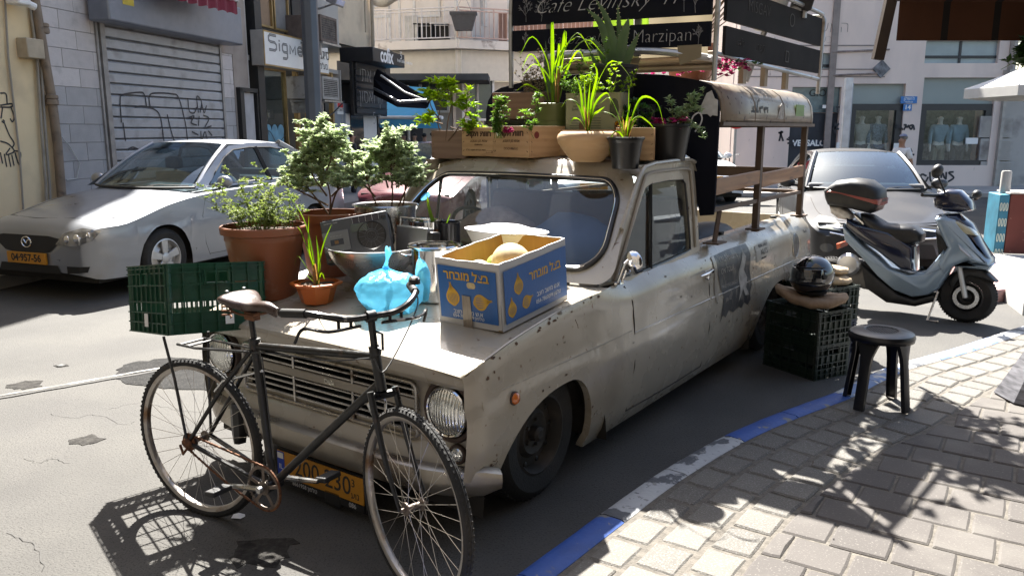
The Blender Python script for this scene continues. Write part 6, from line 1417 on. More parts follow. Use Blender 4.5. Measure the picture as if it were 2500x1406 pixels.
def leaf(m, p, d, L, w, rn, fold=.25, droop=.3):
 d = Vector(d).normalized(); s = d.cross(Vector((rn.uniform(-.5,.5), rn.uniform(-.5,.5), 1))); s = s.normalized() if s.length > 1e-3 else Vector((1,0,0)); n = s.cross(d)
 p = Vector(p); a = p; b = p + d*L*.45 + s*w/2 + n*w*fold; c = p + d*L - n*L*droop*rn.random(); e = p + d*L*.45 - s*w/2 + n*w*fold; md = p + d*L*.5
 m.add([a, b, c, e, md], [(0,1,4),(1,2,4),(0,4,3),(4,2,3)])
def rdir(rn, up=.2):
 a = rn.uniform(0, 2*pi); z = rn.uniform(-.4, .8)+up; return Vector((cos(a), sin(a), z)).normalized()
def shrub(parent, stems, lmat, smat, seed, L=.02, w=.011, per=40, twigs=5, tw=.06, whorl=2, r0=.004, start=.35, name='foliage', up=.2):
 rn = random.Random(seed); fm = M(); sm = M()
 for st in stems:
  P = smoothpath(st, 6) if len(st) > 2 else [Vector(st[0]).lerp(Vector(st[1]), i/6) for i in range(7)]
  n = len(P); sm.tube(P, [r0*(1-.7*i/n) for i in range(n)], 5)
  for k in range(twigs):
   t = start + (1-start)*(k+rn.random())/twigs; i = min(n-2, int(t*(n-1))); b = P[i].lerp(P[i+1], t*(n-1)-i)
   d = rdir(rn, .3); tl = tw*rn.uniform(.5,1.3); e = b + d*tl; mid = (b+e)/2 + Vector((0,0,tl*.12)); sm.tube([b, mid, e], [r0*.45, r0*.3, r0*.2], 4)
   for j in range(per//twigs):
    u = rn.uniform(.15, 1.08); q = b.lerp(e, min(1,u)) 
    for _ in range(whorl): leaf(fm, q, rdir(rn, up) + d*.5, L*rn.uniform(.6,1.25), w*rn.uniform(.7,1.2), rn)
 f = fm.obj(name, lmat, parent, smooth=0, kind='stuff'); s = sm.obj('stems', smat, parent); return f
def blades(parent, c, n, H, mat, seed, w=.012, spread=.6, lean=(0,0), droop=.5, mat2=None, lst=None):
 rn = random.Random(seed); c = Vector(c)
 items = lst or [None]*n
 for it in items:
  if it is None:
   a = rn.uniform(0, 2*pi); h = H*rn.uniform(.55,1.1); out = spread*h*rn.uniform(.2,1); dr = rn.random()*droop
   p0 = c + Vector((cos(a)*.012, sin(a)*.012, 0)); p1 = c + Vector((cos(a)*out*.3+lean[0]*.5, sin(a)*out*.3+lean[1]*.5, h*.75)); p2 = c + Vector((cos(a)*out+lean[0], sin(a)*out+lean[1], h*(1-dr)))
   P = bez(p0, p1 + Vector((0,0,h*.25)), p2, 8); ww = w*rn.uniform(.6,1.1)
  else: P = smoothpath([Vector(q) for q in it[0]], 4); ww = it[1]
  m = M(); k = len(P); vs = []; up = Vector((rn.uniform(-1,1), rn.uniform(-1,1), .3)).normalized()
  for i, p in enumerate(P):
   t = (P[min(i+1,k-1)]-P[max(i-1,0)]).normalized(); s = t.cross(up); s = s.normalized() if s.length > 1e-4 else Vector((1,0,0)); nn = s.cross(t)
   wi = ww*min(1, .35+2.2*i/k)*(1-(i/(k-1))**2.5)+.0006; vs += [p - s*wi/2, p + nn*wi*.22, p + s*wi/2]
  m.add(vs, [f for i in range(k-1) for f in ((3*i,3*i+1,3*i+4,3*i+3),(3*i+1,3*i+2,3*i+5,3*i+4))]); m.obj('leaf', mat2 if (mat2 and rn.random() < .2) else mat, parent, smooth=60)
def potshape(parent, prof, th, mat, n=40, name='pot', soil_z=None, soil_r=None, sm=35):
 inner = [(max(.001,r-th), z) for r, z in reversed(prof)]; m = M(); full = [(0.0005, prof[0][1])] + prof + inner + [(0.0005, prof[0][1]+th)]; m.shell(full, n); o = m.obj(name, mat, parent, smooth=sm, fixn=True)
 if soil_z: m = M(); m.grid(lambda u, v: (soil_r*v*cos(2*pi*u), soil_r*v*sin(2*pi*u), soil_z + .008*sin(u*31)*sin(v*9)), 20, 4); m.obj('soil', soil, parent)
 return o
def at_hood(px, py, z=.81, back=0.0):
 p = TL(G(px, py, z)); q = Vector((p.x, p.y)); d = Vector((q.x-TL(Vector((0,0,0))).x, q.y-TL(Vector((0,0,0))).y)).normalized(); q = q + d*back
 zz = hz(q.x, q.y); p = TL(G(px, py, zz)); q = Vector((p.x, p.y)) + d*back; return Vector((q.x, q.y, hz(q.x, q.y)))
def TWt(name, label, cat, loc, rz=0, group=None): return thing(name, label, cat, W(*loc), -TA+rz, group)
# big terracotta pot with oregano-like shrub
lp0 = at_hood(655, 738, back=.14); t = TWt('potted_oregano', 'large terracotta pot with bushy oregano standing nearest the green crate', 'plant pot', lp0)
potshape(t, [(.135,0),(.140,.0),(.188,.285),(.191,.29),(.191,.315),(.197,.32),(.208,.322),(.210,.352),(.206,.358),(.198,.358)], .008, terra, soil_z=.33, soil_r=.19)
rn = random.Random(2); st = []
for k in range(34):
 a = rn.uniform(0,2*pi); r = rn.uniform(.02,.15); ex = -.16 if rn.random() < .55 else .05; h = rn.uniform(.06,.22)*(1.4 if k % 6 == 0 else 1)
 b = Vector((r*cos(a), r*sin(a), .335)); st.append([b, b + Vector((ex*.3+.05*cos(a), .04*sin(a), h*.6)), b + Vector((ex+.10*cos(a), .10*sin(a), h))])
st += [[(-.05,.0,.33),(-.03,.0,.5),(-.03,.02,.66)],[(-.06,.03,.33),(-.12,.0,.46),(-.19,.0,.58)],[(-.08,-.02,.33),(-.17,-.03,.40),(-.27,-.03,.47)],[(.02,.02,.33),(.04,.03,.47),(.03,.03,.60)]]
shrub(t, st, L_olive, stemg, 11, L=.020, w=.011, per=52, twigs=7, tw=.045, r0=.0022, start=.15)
# second and third pots with silver geranium
def silver(t, base, stems, seed, per=300, tw=.085):
 stems = [[(p[0]*1.35-(p[2]-.2)*.14, p[1]*1.3, p[2]*1.06) for p in st] for st in stems]
 shrub(t, stems, L_silver, stemm, seed, L=.031, w=.021, per=int(per*1.45), twigs=30, tw=tw, r0=.006, start=.45, up=.1)
lp1 = Vector((-1.575,.36,0)); lp1.z = hz(lp1.x, lp1.y); t = TWt('potted_geranium', 'terracotta pot with tall silver leaved shrub behind the cassette radio', 'plant pot', lp1)
potshape(t, [(.13,0),(.135,.0),(.175,.26),(.178,.29),(.192,.292),(.194,.335),(.184,.338)], .008, terra, soil_z=.29, soil_r=.17)
sts = [[(0,0,.29),(.02,.0,.40),(-.02,.02,.55),(-.05,.02,.72)],[(0,0,.30),(.06,.0,.42),(.12,.03,.50),(.15,.03,.60)],[(0,0,.3),(-.08,.0,.40),(-.14,-.02,.50),(-.17,0,.56)],[(-.02,0,.45),(-.06,.05,.6),(-.11,.04,.70)],[(0.,0,.5),(.04,.02,.6),(.06,.02,.70)],[(0,0,.35),(-.1,-.05,.42),(-.2,-.06,.46)],[(-.02,.02,.5),(-.05,.03,.62),(-.02,.0,.76)],[(.03,0,.4),(.1,-.02,.44),(.18,.0,.48)],[(0,0,.4),(-.07,0,.5),(-.11,.0,.6)]]
silver(t, None, sts, 21)
lp2 = Vector((-1.40,.60,0)); lp2.z = hz(lp2.x, lp2.y); t = TWt('geranium_bucket', 'wide steel pan holding the right hand silver leaved shrub', 'plant pot', lp2)
potshape(t, [(.11,0),(.15,.06),(.165,.17),(.17,.33),(.18,.335),(.184,.33)], .004, steel, soil_z=.24, soil_r=.16)
sts = [[(.02,0,.22),(.06,.0,.36),(.05,.02,.50),(.08,.02,.64)],[(0,0,.22),(-.05,.0,.34),(-.08,.0,.46),(-.07,0,.54)],[(.06,0,.22),(.12,0,.34),(.13,.02,.5),(.15,0,.60)],[(.04,.0,.4),(.02,0,.52),(.0,0,.60)],[(.06,.0,.4),(.1,0,.56),(.11,0,.68)],[(-.04,0,.35),(-.12,0,.44),(-.15,0,.5)],[(.08,.0,.3),(.15,.0,.42),(.19,.0,.48)]]
silver(t, None, sts, 22, per=320)
# orange octagonal pot
orange = PM('orange plastic', (0.44,0.104,0.016), .35, var=.08, vs=3, coat=.2)
lo = at_hood(775, 748, back=.075); t = TWt('lemongrass_pot', 'small orange octagonal pot of lemongrass in front of the metal bowl', 'plant pot', lo)
potshape(t, [(.062,0),(.072,.005),(.098,.085),(.122,.092),(.124,.102),(.112,.104)], .005, orange, n=8, soil_z=.088, soil_r=.1, sm=20)
sp_ = lambda *q: [Vector(p) for p in q]
bl = [(sp_((0,0,.09),(-.02,0,.25),(-.07,.0,.40),(-.15,-.02,.52)),.026),(sp_((0,0,.09),(-.03,0,.2),(-.09,0,.33),(-.12,0,.36)),.02),(sp_((.02,0,.09),(.03,0,.2),(.07,0,.30),(.125,0,.385)),.018),(sp_((.01,0,.09),(.0,.02,.2),(-.02,.03,.32)),.016),(sp_((0,0,.09),(-.05,-.02,.18),(-.10,-.02,.22),(-.13,-.02,.17)),.009),(sp_((0,0,.09),(.04,.0,.15),(.06,0,.12)),.007),(sp_((0,.01,.09),(-.04,0,.26),(-.03,0,.42)),.014),(sp_((.01,0,.09),(.035,0,.22),(.02,0,.30)),.015),(sp_((0,0,.09),(-.06,-.02,.14),(-.10,-.01,.10)),.007)]
blades(t, (0,0,.09), 0, .3, L_grass, 5, lst=bl); blades(t, (0,0,.085), 9, .10, L_dry, 6, w=.016, spread=.25, droop=.1)
# colander bowl with the cassette radio resting in it
lc = at_hood(915, 712, back=.17); t = TWt('metal_bowl', 'large dented aluminium colander bowl on the bonnet under the radio', 'bowl', lc)
m = M(); pr_ = [(.001,.035),(.075,.035),(.08,.0),(.09,.0),(.092,.038),(.15,.085),(.205,.15),(.228,.205),(.236,.208),(.236,.214),(.224,.214),(.20,.155),(.145,.092),(.08,.046),(.001,.044)]
m.shell(pr_, 48); m.obj('bowl', PM('dented aluminium', (.52,.52,.52), .30, 1.0, var=.12, vs=5, rvar=.12, bump=.25, bs=9, bdist=.02), t, fixn=True)
m = M()
for q in range(7):
 a0 = q*.9-2.2
 for i in range(4):
  for j in range(4): a = a0 + (i-1.5)*.055; z = .125+.014*j; r = .172+.0165*j; m.ball((r*cos(a)*1.012, r*sin(a)*1.012, z), .0022, 5)
m.obj('drain_holes', black, t, smooth=0); m = M()
for s in (-1,1): m.tube(smoothpath([(s*.232,-.05,.20),(s*.265,-.04,.195),(s*.265,.04,.195),(s*.232,.05,.20)],4), .005, 6)
m.obj('handle', steel, t)
radm = PM('silver grey radio', (.065,.07,.08), .42, .25, var=.08, vs=4); radd = PM('radio black', (.006,.006,.007), .35)
def decal(poly_or_m, name, mat, parent, **k): return poly_or_m.obj(name, mat, parent, **k)
rc = W(lc.x-.035, lc.y-.06, lc.z+.175)
TLs = onplane(790,545, rc, (0,1,0)); ax = (onplane(976,598, rc, (0,1,0)) - onplane(803,628, rc, (0,1,0))); ax.y = .03; up_ = Vector((-.07,.16,.6)); mt = frame_mtx(rc, ax, up_)
t = bpy.data.objects.new('cassette_radio', None); C.objects.link(t); t.matrix_world = mt; tag(t, 'silver grey cassette radio with round speaker tilted in the metal bowl', 'radio')
bw, bh, bd_ = .335, .215, .085   # local: x along, y up the face, z toward viewer
o_ = M(); o_.bb(-bw/2, bw/2, -.02, bh-.02, -bd_, 0); o_.obj('case', radm, t, bevel=.006)
rr = lambda x0, x1, y0, y1, z0, z1, nm, mt_, par=t, bv=.001: (lambda m_: m_.obj(nm, mt_, par, bevel=bv))(M().bb(x0, x1, y0, y1, z0, z1))
def radial(parent, cx, cy, r, z, nb=12):
 m = M(); m.lathe([(0,0),(r,0),(r,.004),(r-.004,.005),(r-.006,.001),(0,.001)], 36, c=(cx,cy,z)); g = m.obj('speaker_grille', radd, parent)
 m = M()
 for k in range(nb): a = 2*pi*k/nb; m.box((cx+.66*r*cos(a), cy+.66*r*sin(a), z+.003), (.5*r,.0018,.002), (0,0,a))
 for q in (.45,.32): m.tube([(cx+q*r*cos(a), cy+q*r*sin(a), z+.003) for a in [i*2*pi/28 for i in range(28)]], .0012, 5, closed=True)
 m.obj('speaker_ribs', PM('grille grey',(.10,.105,.115),.4), g, smooth=0); m = M()
 for k in range(5): a = 2*pi*k/5; m.ball((cx+.12*r*cos(a), cy+.12*r*sin(a), z+.003), .003, 6)
 m.obj('speaker_hub', radm, g); return g
radial(t, .075, .085, .072, .001, 14)
cd = rr(-.165,-.035, .035,.135, .001,.006,'cassette_door', PM('door silver',(.15,.16,.175),.3,.5)); rr(-.13,-.065,.065,.095,.0065,.0075,'cassette_window', PM('smoky window',(.02,.03,.05),.1), cd); rr(-.11,-.09,.072,.088,.0076,.0082,'cassette_reel', PM('tape brown',(.25,.13,.04),.5), cd)
text('— — — —', .012, PM('grey letter',(.5,.5,.5),.6), cd, (-.10,.112,.0065), (0,0,0), ext=.0003)
tn = rr(-.01,.13,.155,.19,.001,.003,'tuning_scale', PM('scale glass',(.02,.02,.035),.1)); m = M()
for k in range(5): m.bb(-.008+.033*k, -.0065+.033*k, .157, .188, .0031, .0036)
m.obj('scale_marks', PM('grey letter',(.5,.5,.5),.6), tn, smooth=0)
m = M(); m.lathe([(0,0),(.012,0),(.012,.008),(.009,.010),(0,.010)], 20, c=(.147,.165,.001)); m.lathe([(0,0),(.005,0),(.005,.005),(0,.005)], 14, c=(-.035,.012,.001)); m.obj('knob', radd, t)
m = M(); m.tube([(-.06+.013*cos(a), .012+.009*sin(a), .001) for a in [i*2*pi/20 for i in range(20)]], .0012, 5, closed=True); m.obj('badge', radd, t); rr(-.150,-.138,-.002,.003,.001,.002,'red_mark', PM('red print',(.55,.04,.04),.6)); text('LIFE', .010, radd, t, (-.06,.012,.001), (0,0,0), ext=.0003); text('SHARP-GF  MARK', .009, PM('grey letter',(.5,.5,.5),.6), t, (-.115,.178,.001), (0,0,0), ext=.0003)
m = M()
for k in range(6): m.bb(-.16+.017*k, -.147+.017*k, bh-.02, bh-.010, -.05, -.03)
m.obj('key', radd, t, bevel=.001); m = M(); m.tube(smoothpath([(.16,.19,-.04),(.176,.16,-.04),(.176,.05,-.04),(.165,.03,-.04)],3), .006, 6); m.obj('handle', radd, t)
# second radio behind it
p2 = W(lc.x+.16, lc.y+.13, lc.z+.13); mt = frame_mtx(p2, TT + Vector((0,0,-.02)), Vector((0,.1,1))); t = bpy.data.objects.new('portable_radio', None); C.objects.link(t); t.matrix_world = mt; tag(t, 'small silver portable radio with black side speaker behind the metal bowl', 'radio')
m = M(); m.bb(-.14,.07,-.02,.175,-.05,0); m.obj('case', PM('light silver radio',(.28,.28,.28),.35,.5), t, bevel=.006); rr(-.02,.06,.115,.155,.001,.004,'dial', PM('dial green grey',(.08,.10,.085),.2)); m = M()
for k in range(15): z = -.012+.007*k; m.bb(-.01,.052,z,z+.003,.001,.003)
m.obj('grille_bars', radd, t, smooth=0); m = M(); m.tube([(-.13,.17,-.02),(-.13,.215,-.02),(.06,.215,-.02),(.06,.17,-.02)], .005, 6); m.obj('handle', steel, t); m = M(); m.bb(.0705,.11,.0,.16,-.06,.005); m.obj('speaker_box', radd, t, bevel=.01); radial(t, .09, .08, .018, .006, 8)
# stainless buckets and copper pot
mirror_s = PM('mirror stainless', (.72,.72,.72), .07, 1.0, var=.04, rvar=.04, bump=.03, bs=6, bdist=.02)
lb = at_hood(1062, 733, back=.085); t = TWt('steel_bucket', 'shiny stainless champagne bucket between the blue bag and the onion box', 'bucket', lb)
potshape(t, [(.088,0),(.092,.003),(.097,.06),(.104,.20),(.108,.245),(.122,.252),(.126,.258),(.122,.263),(.112,.262)], .003, mirror_s, 48)
m = M()
for s in (-1,1):
 m.lathe([(.0,-.006),(.012,-.006),(.012,.006),(0,.006)], 12, c=(s*.113,-.0,.20), R=(0,rad(90),0)); m.tube([(s*.122,.018*cos(a),.175+.022*sin(a)) for a in [i*2*pi/14 for i in range(14)]], .0035, 6, closed=True)
m.obj('ring_handle', steel, t)
lk = at_hood(1045, 640, .9, back=.05); lk = Vector((-.99,.55,0)); lk.z = hz(lk.x, lk.y); t = TWt('copper_pot', 'polished copper pot with a steel rim near the windscreen corner', 'pot', (lk.x-.07, lk.y, lk.z))
cop = PM('polished copper', (.75,.30,.10), .12, 1.0, var=.12, vs=5)
t.location.z += .085; m = M(); m.lathe([(.06,-.087),(.065,-.08),(.068,.0)], 30); m.shell([(.07,0),(.075,.01),(.085,.06),(.080,.11),(.084,.115),(.084,.14),(.080,.145)], 36); m.obj('body', cop, t); m = M(); m.shell([(.081,.145),(.088,.147),(.090,.185),(.094,.19),(.088,.19),(.084,.15)], 36); m.lathe([(0,.0),(.05,.0)],12,c=(0,0,.004)); m.obj('rim', mirror_s, t); m = M(); m.tube([(.087*cos(a),.087*sin(a),.113) for a in [i*2*pi/30 for i in range(30)]], .004, 6, closed=True); m.obj('band', radd, t)
t = TWt('black_mug', 'dark steel jug behind the copper pot with young green shoots', 'jug', (lk.x+.05, lk.y+.04, lk.z)); potshape(t, [(.06,0),(.062,.005),(.064,.265),(.068,.27)], .003, PM('dark steel',(.06,.06,.065),.25,.8), 32, soil_z=.24, soil_r=.06)
t.location.z += .0; blades(t, (0,0,.1), 0, .2, L_grass, 3, lst=[(sp_((-.03,-.05,.1),(-.045,-.05,.22),(-.085,-.05,.34),(-.10,-.05,.42)),.030),(sp_((-.02,-.05,.1),(.0,-.05,.2),(.035,-.05,.27),(.06,-.05,.32)),.009),(sp_((-.03,-.05,.12),(-.06,-.05,.19),(-.11,-.05,.24)),.012)])
# white oval platter behind the box
lw = Vector((-.50,.50,0)); lw.z = hz(lw.x, lw.y); t = TWt('white_platter', 'white oval enamel tub lying behind the onion box', 'tub', (lw.x, lw.y, lw.z+.10)); m = M(); m.lathe([(.08,-.10),(.07,-.05),(.09,.005)], 24); m.lathe([(.001,.0),(.12,.0),(.17,.10),(.205,.165),(.213,.17),(.213,.175),(.20,.172),(.165,.105),(.115,.012),(.001,.01)], 40, sx=1.1, sy=.62); m.lathe([(0,.205),(.08,.20),(.16,.18),(.205,.168)], 40, sx=1.08, sy=.6); m.obj('tub', PM('white enamel',(.80,.80,.80),.35,var=.02), t, fixn=True)
# blue plastic bag
lbag = at_hood(945, 765, back=.10); t = TWt('blue_plastic_bag', 'light blue plastic bag tied in a knot beside the steel bucket', 'bag', lbag)
bagm = bpy.data.materials.new('thin blue plastic'); bagm.use_nodes = True; N = bagm.node_tree.nodes; Lk = bagm.node_tree.links; b = N['Principled BSDF']; b.inputs['Base Color'].default_value = (.16,.58,.84,1); b.inputs['Roughness'].default_value = .28
tcn = N.new('ShaderNodeTexCoord'); nz = N.new('ShaderNodeTexNoise'); nz.inputs['Scale'].default_value = 14; nz.inputs['Detail'].default_value = 3; nz.inputs['Distortion'].default_value = 1.5; Lk.new(tcn.outputs['Object'], nz.inputs[0]); bpn = N.new('ShaderNodeBump'); bpn.inputs['Strength'].default_value = .9; bpn.inputs['Distance'].default_value = .012; Lk.new(nz.outputs[0], bpn.inputs['Height']); Lk.new(bpn.outputs[0], b.inputs['Normal'])
trn = N.new('ShaderNodeBsdfTranslucent'); trn.inputs[0].default_value = (.30,.74,.94,1); tpn = N.new('ShaderNodeBsdfTransparent'); tpn.inputs[0].default_value = (.5,.85,1,1); m1 = N.new('ShaderNodeMixShader'); m1.inputs[0].default_value = .5; m2 = N.new('ShaderNodeMixShader'); m2.inputs[0].default_value = .28
Lk.new(b.outputs[0], m1.inputs[1]); Lk.new(trn.outputs[0], m1.inputs[2]); Lk.new(m1.outputs[0], m2.inputs[1]); Lk.new(tpn.outputs[0], m2.inputs[2]); Lk.new(m2.outputs[0], N['Material Output'].inputs[0])
rn = random.Random(8); from mathutils import noise as mnoise
def bagf(u, v):
 a = 2*pi*u; z = v; lobes = 1 + .05*sin(3*a+1)*(1-abs(2*v-1)); r = .158*max(0,sin(pi*min(1,.16+v*.84)))**.42*lobes
 if v > .72: r *= max(.09, 1-((v-.72)/.28)**1.1*.92)
 n = mnoise.noise(Vector((cos(a)*3, sin(a)*3, v*5))); n2 = abs(mnoise.noise(Vector((cos(a)*7, sin(a)*7, v*7+3)))); r *= 1+.07*n-.05*n2
 x = r*cos(a)*1.05 + .03*(1-v); y = r*sin(a)*.85; return (x, y, .002+ .19*v**.85 + .012*n2 + (.03*cos(a) if .2 < v < .8 else 0)*.4)
m = M(); m.grid(bagf, 64, 30, closeu=True); m.obj('bag', bagm, t, smooth=50)
m = M(); m.ball((.0,0,.193), (.016,.014,.012), 10); m.loft([[( -.012*k+.004*cos(a)+.002, .010*sin(a), .20) for a in [0]] for k in ()] or [[(.0+.012*cos(a), .010*sin(a), .20) for a in [i*pi/3 for i in range(6)]], [(.01+.008*cos(a), .006*sin(a), .23) for a in [i*pi/3 for i in range(6)]], [(.02+.022*cos(a), .008*sin(a), .262) for a in [i*pi/3 for i in range(6)]], [(.016+.016*cos(a), .004*sin(a), .288+.006*cos(3*a)) for a in [i*pi/3 for i in range(6)]]]); m.obj('knot', bagm, t)
for c_, r_ in (((-.06,-.02,.075),.062),((.05,.01,.07),.065),((.0,.04,.09),.06)): m = M(); m.ball(c_, r_, 14); m.obj('contents', PM('pale bread',(.5,.48,.4),.8), t)
# onion box
card_b = PM('blue printed card', (.004,.085,.31), .45, var=.06, vs=3, bump=.15, bs=12, stretch=(20,20,1), bdist=.004); card_w = PM('white card edge', (0.465,0.465,0.473), .6, var=.06, vs=6, bump=.1, bs=30); card_in = PM('brown card inside', (0.375,0.217,0.0562), .8, var=.08, vs=4, stretch=(12,12,1), dirt=(.36,.2,.05), dirt_s=3)
bxA = Vector((-.443,-.06,0)); BW, BL, BH = .335, .50, .285; zA_ = hz(-.3,-.06); zB_ = hz(-.3,.44); tilt = atan2(zB_-zA_, .5)
ob = bpy.data.objects.new('onion_box', None); C.objects.link(ob); ob.location = W(bxA.x, bxA.y, zA_+.002); ob.rotation_euler = Euler((tilt, 0, -TA)); tag(ob, 'blue and white cardboard onion box holding melons on the bonnet', 'box')
T_ = .006
m = M(); wav = lambda x: .0014*sin(x*38)+.001*sin(x*91)
def wallp(p0, p1, n, th, bulge):
 p0, p1 = Vector(p0), Vector(p1); d = p1-p0; nn = Vector((d.y,-d.x,0)).normalized(); r = []
 for i in range(n+1):
  t_ = i/n; b_ = bulge*sin(pi*t_); a = p0 + d*t_; r.append([a + nn*0, a + nn*b_*.5 + Vector((0,0,BH*.5)), a + nn*b_ + Vector((0,0,BH+wav(t_*d.length+p0.x))), a + nn*(b_-th) + Vector((0,0,BH+wav(t_*d.length+p0.x))), a + nn*(b_*.5-th) + Vector((0,0,BH*.5)), a - nn*th])
 return r
def cardwall(nm, p0, p1, bulge):
 m = M(); m.loft(wallp(p0, p1, 14, T_, bulge), closed=True, cap=True); o = m.obj(nm, [card_w], ob, smooth=30, fixn=True)
 m = M(); r = [[q - (Vector(p1)-Vector(p0)).normalized().cross(Vector((0,0,-1)))*0 for q in rr_] for rr_ in wallp(p0, p1, 14, T_+.0012, bulge)]
 m.loft([[rr_[3]+Vector((0,0,-.004)), rr_[4], rr_[5]] for rr_ in r], closed=False); m.obj('inner_face', card_in, o, smooth=60); return o
wf = cardwall('front_wall', (0,0,0), (BW,0,0), .004); wr = cardwall('side_wall', (BW,0,0), (BW,BL,0), .006); cardwall('back_wall', (BW,BL,0), (0,BL,0), .012); cardwall('side_wall', (0,BL,0), (0,0,0), .008)
rr(0, BW, 0, BL, 0, .006, 'bottom', card_in, ob, 0)
yel2 = PM('printed yellow', (0.496,0.288,0.016), .5)
def bend(v, bl_): # follow the wall's bulge
 return v
mf = Matrix(((1,0,0,0),(0,0,1,-.0055),(0,1,0,0),(0,0,0,1)))       # (x, z) on the front
ms = Matrix(((0,0,-1,BW+.0070),(1,0,0,0),(0,1,0,0),(0,0,0,1)))
m = M(); m.prism([(.014,.028),(BW-.016,.028),(BW-.016,BH-.035),(.014,BH-.028)], 0, .0008, mf); pf_ = m.obj('blue_print', card_b, wf, smooth=0, fixn=True)
m = M(); m.prism([(.016,.028),(BL-.012,.028),(BL-.012,BH-.03),(.016,BH-.034)], -.0008, 0, ms); ps_ = m.obj('blue_print', card_b, wr, smooth=0, fixn=True)
def onion(parent, cx, cz, s, a, mt_, off, flipn=1):
 """bulb drawn as a filled shape with blue vein gaps"""
 def rot(p): c_, s_ = cos(a), sin(a); return (cx + s*(p[0]*c_-p[1]*s_), cz + s*(p[0]*s_+p[1]*c_))
 m = M()
 def band(pts, w): 
  P = [Vector((*rot(p), 0)) for p in pts]; P = smoothpath(P, 4); mm = M(); k = len(P); mm.ribbon(P, [w*s*(.35+.65*sin(pi*i/(k-1))) for i in range(k)], (0,0,1)); mm.xf(mt_ @ Matrix.Translation((0,0,off))); m.add(mm.v, mm.f)
 for x in (-.42,-.30,-.18,-.06,.06,.18,.30,.42): band([(0,1.0),(x*.28,.62),(x*1.0,.18),(x*.92,-.25),(x*.3,-.5)], .085)
 band([(-.05,1.08),(-.1,.75),(-.5,.2),(-.47,-.25),(-.1,-.54),(.1,-.54),(.47,-.25),(.5,.2),(.1,.75),(.05,1.08)], .10); band([(-.1,-.52),(-.12,-.62)], .05); band([(.1,-.52),(.12,-.62)], .05)
 return m.obj('onion_print', yel2, parent, smooth=0)
onion(pf_, .088, .122, .062, .18, mf, -.0012); onion(pf_, .232, .115, .060, -1.35, mf, -.0012)
onion(ps_, .115, .165, .056, .03, ms, -.0014); onion(ps_, .062, .078, .052, .05, ms, -.0014); onion(ps_, .165, .085, .050, -1.25, ms, -.0014)
hb_ = heb('בצל מובחר')
FT = lambda s_, sz, x, z, mat, par, **k: text(s_, sz, mat, par, None, None, mtx=mf @ Matrix.Translation((x, z, -.002)) , **k)
text(hb_, .052, yel2, pf_, (.165, -.0072, BH-.068), (rad(90),0,0), ext=.0003, off=.0012, sx=1.0)
wpr = PM('white print', (.68,.70,.72), .5)
text(heb('א.ש מושב חצב'), .026, wpr, pf_, (.165,-.0072,.062), (rad(90),0,0), ext=.0003); text('054-7860099:' + heb('טלפון'), .021, wpr, pf_, (.165,-.0072,.043), (rad(90),0,0), ext=.0003)
Rs = (rad(90), 0, rad(90))
text(hb_, .055, yel2, ps_, (BW+.0082, .318, BH-.10), Rs, ext=.0003, off=.0012, sx=.98)
text(heb('א.ש מושב חצב'), .030, wpr, ps_, (BW+.0082,.335,.095), Rs, ext=.0003); text('054-7860099:' + heb('טלפון'), .025, wpr, ps_, (BW+.0082,.335,.062), Rs, ext=.0003)
m = M(); m.prism(rrect(.075,.028,.013,cx=.175,cy=.182), .0012, .0022, mf); hh_ = m.obj('hand_hole', PM('hole brown',(.10,.045,.02),.8), wf, smooth=0, fixn=True); m = M(); m.prism(rrect(.045,.026,.012,cx=.189,cy=.182), -.001, .0008, mf); m.obj('melon_glimpse', PM('melon skin',(.46,.37,.20),.7,var=.2,vs=60), hh_, smooth=0, fixn=True)
m = M(); m.prism([(.135,-.002),(.185,-.004),(.182,.135),(.138,.137)], -.0032, -.0026, mf); m.obj('packing_tape', PM('brown packing tape',(.20,.165,.13),.25,var=.25,vs=12,stretch=(14,1,1),coat=.5), wf, smooth=0, fixn=True)
for c_, r_, lab, mt_ in (((.20,.27,.215),(.088,.094,.084),'large netted melon highest in the onion box', PM('melon skin',(.46,.37,.20),.7,var=.2,vs=60,bump=.6,bs=110,bdist=.004)), ((.10,.17,.19),(.055,.055,.05),'small pale yellow melon at the front of the onion box', PM('pale melon',(.55,.50,.28),.5,var=.1,vs=8)), ((.17,.13,.185),(.06,.05,.05),'pale melon beside the small one in the box', PM('pale melon',(.55,.50,.28),.5)), ((.12,.27,.19),(.05,.06,.055),'green melon wedged behind the pale melons', PM('green melon',(.28,.36,.08),.5,var=.12)), ((.24,.12,.16),(.07,.07,.07),'netted melon low in the near corner of the box', PM('melon skin',(.46,.37,.20),.7))):
 p = ob.matrix_basis @ Vector(c_) if False else (Matrix.Translation(ob.location) @ ob.rotation_euler.to_matrix().to_4x4()) @ Vector(c_)
 m = M(); m.ball((0,0,0), r_, 28); o = m.obj('melon', mt_, None, loc=p, rot=(.3,.2,.4), smooth=60); tag(o, lab, 'melon')
for c_, r_, w_ in (((.1,.1,.07),.085,'front left'),((.23,.1,.075),.085,'near right'),((.1,.3,.08),.09,'middle left'),((.24,.3,.08),.09,'middle right'),((.17,.42,.08),.07,'far end')):
 p = (Matrix.Translation(ob.location) @ ob.rotation_euler.to_matrix().to_4x4()) @ Vector(c_); m = M(); m.ball((0,0,0), r_, 16); tag(m.obj('melon', PM('melon skin',(.46,.37,.20),.7), None, loc=p, smooth=60), 'melon of the bottom layer at the '+w_+' of the onion box', 'melon')
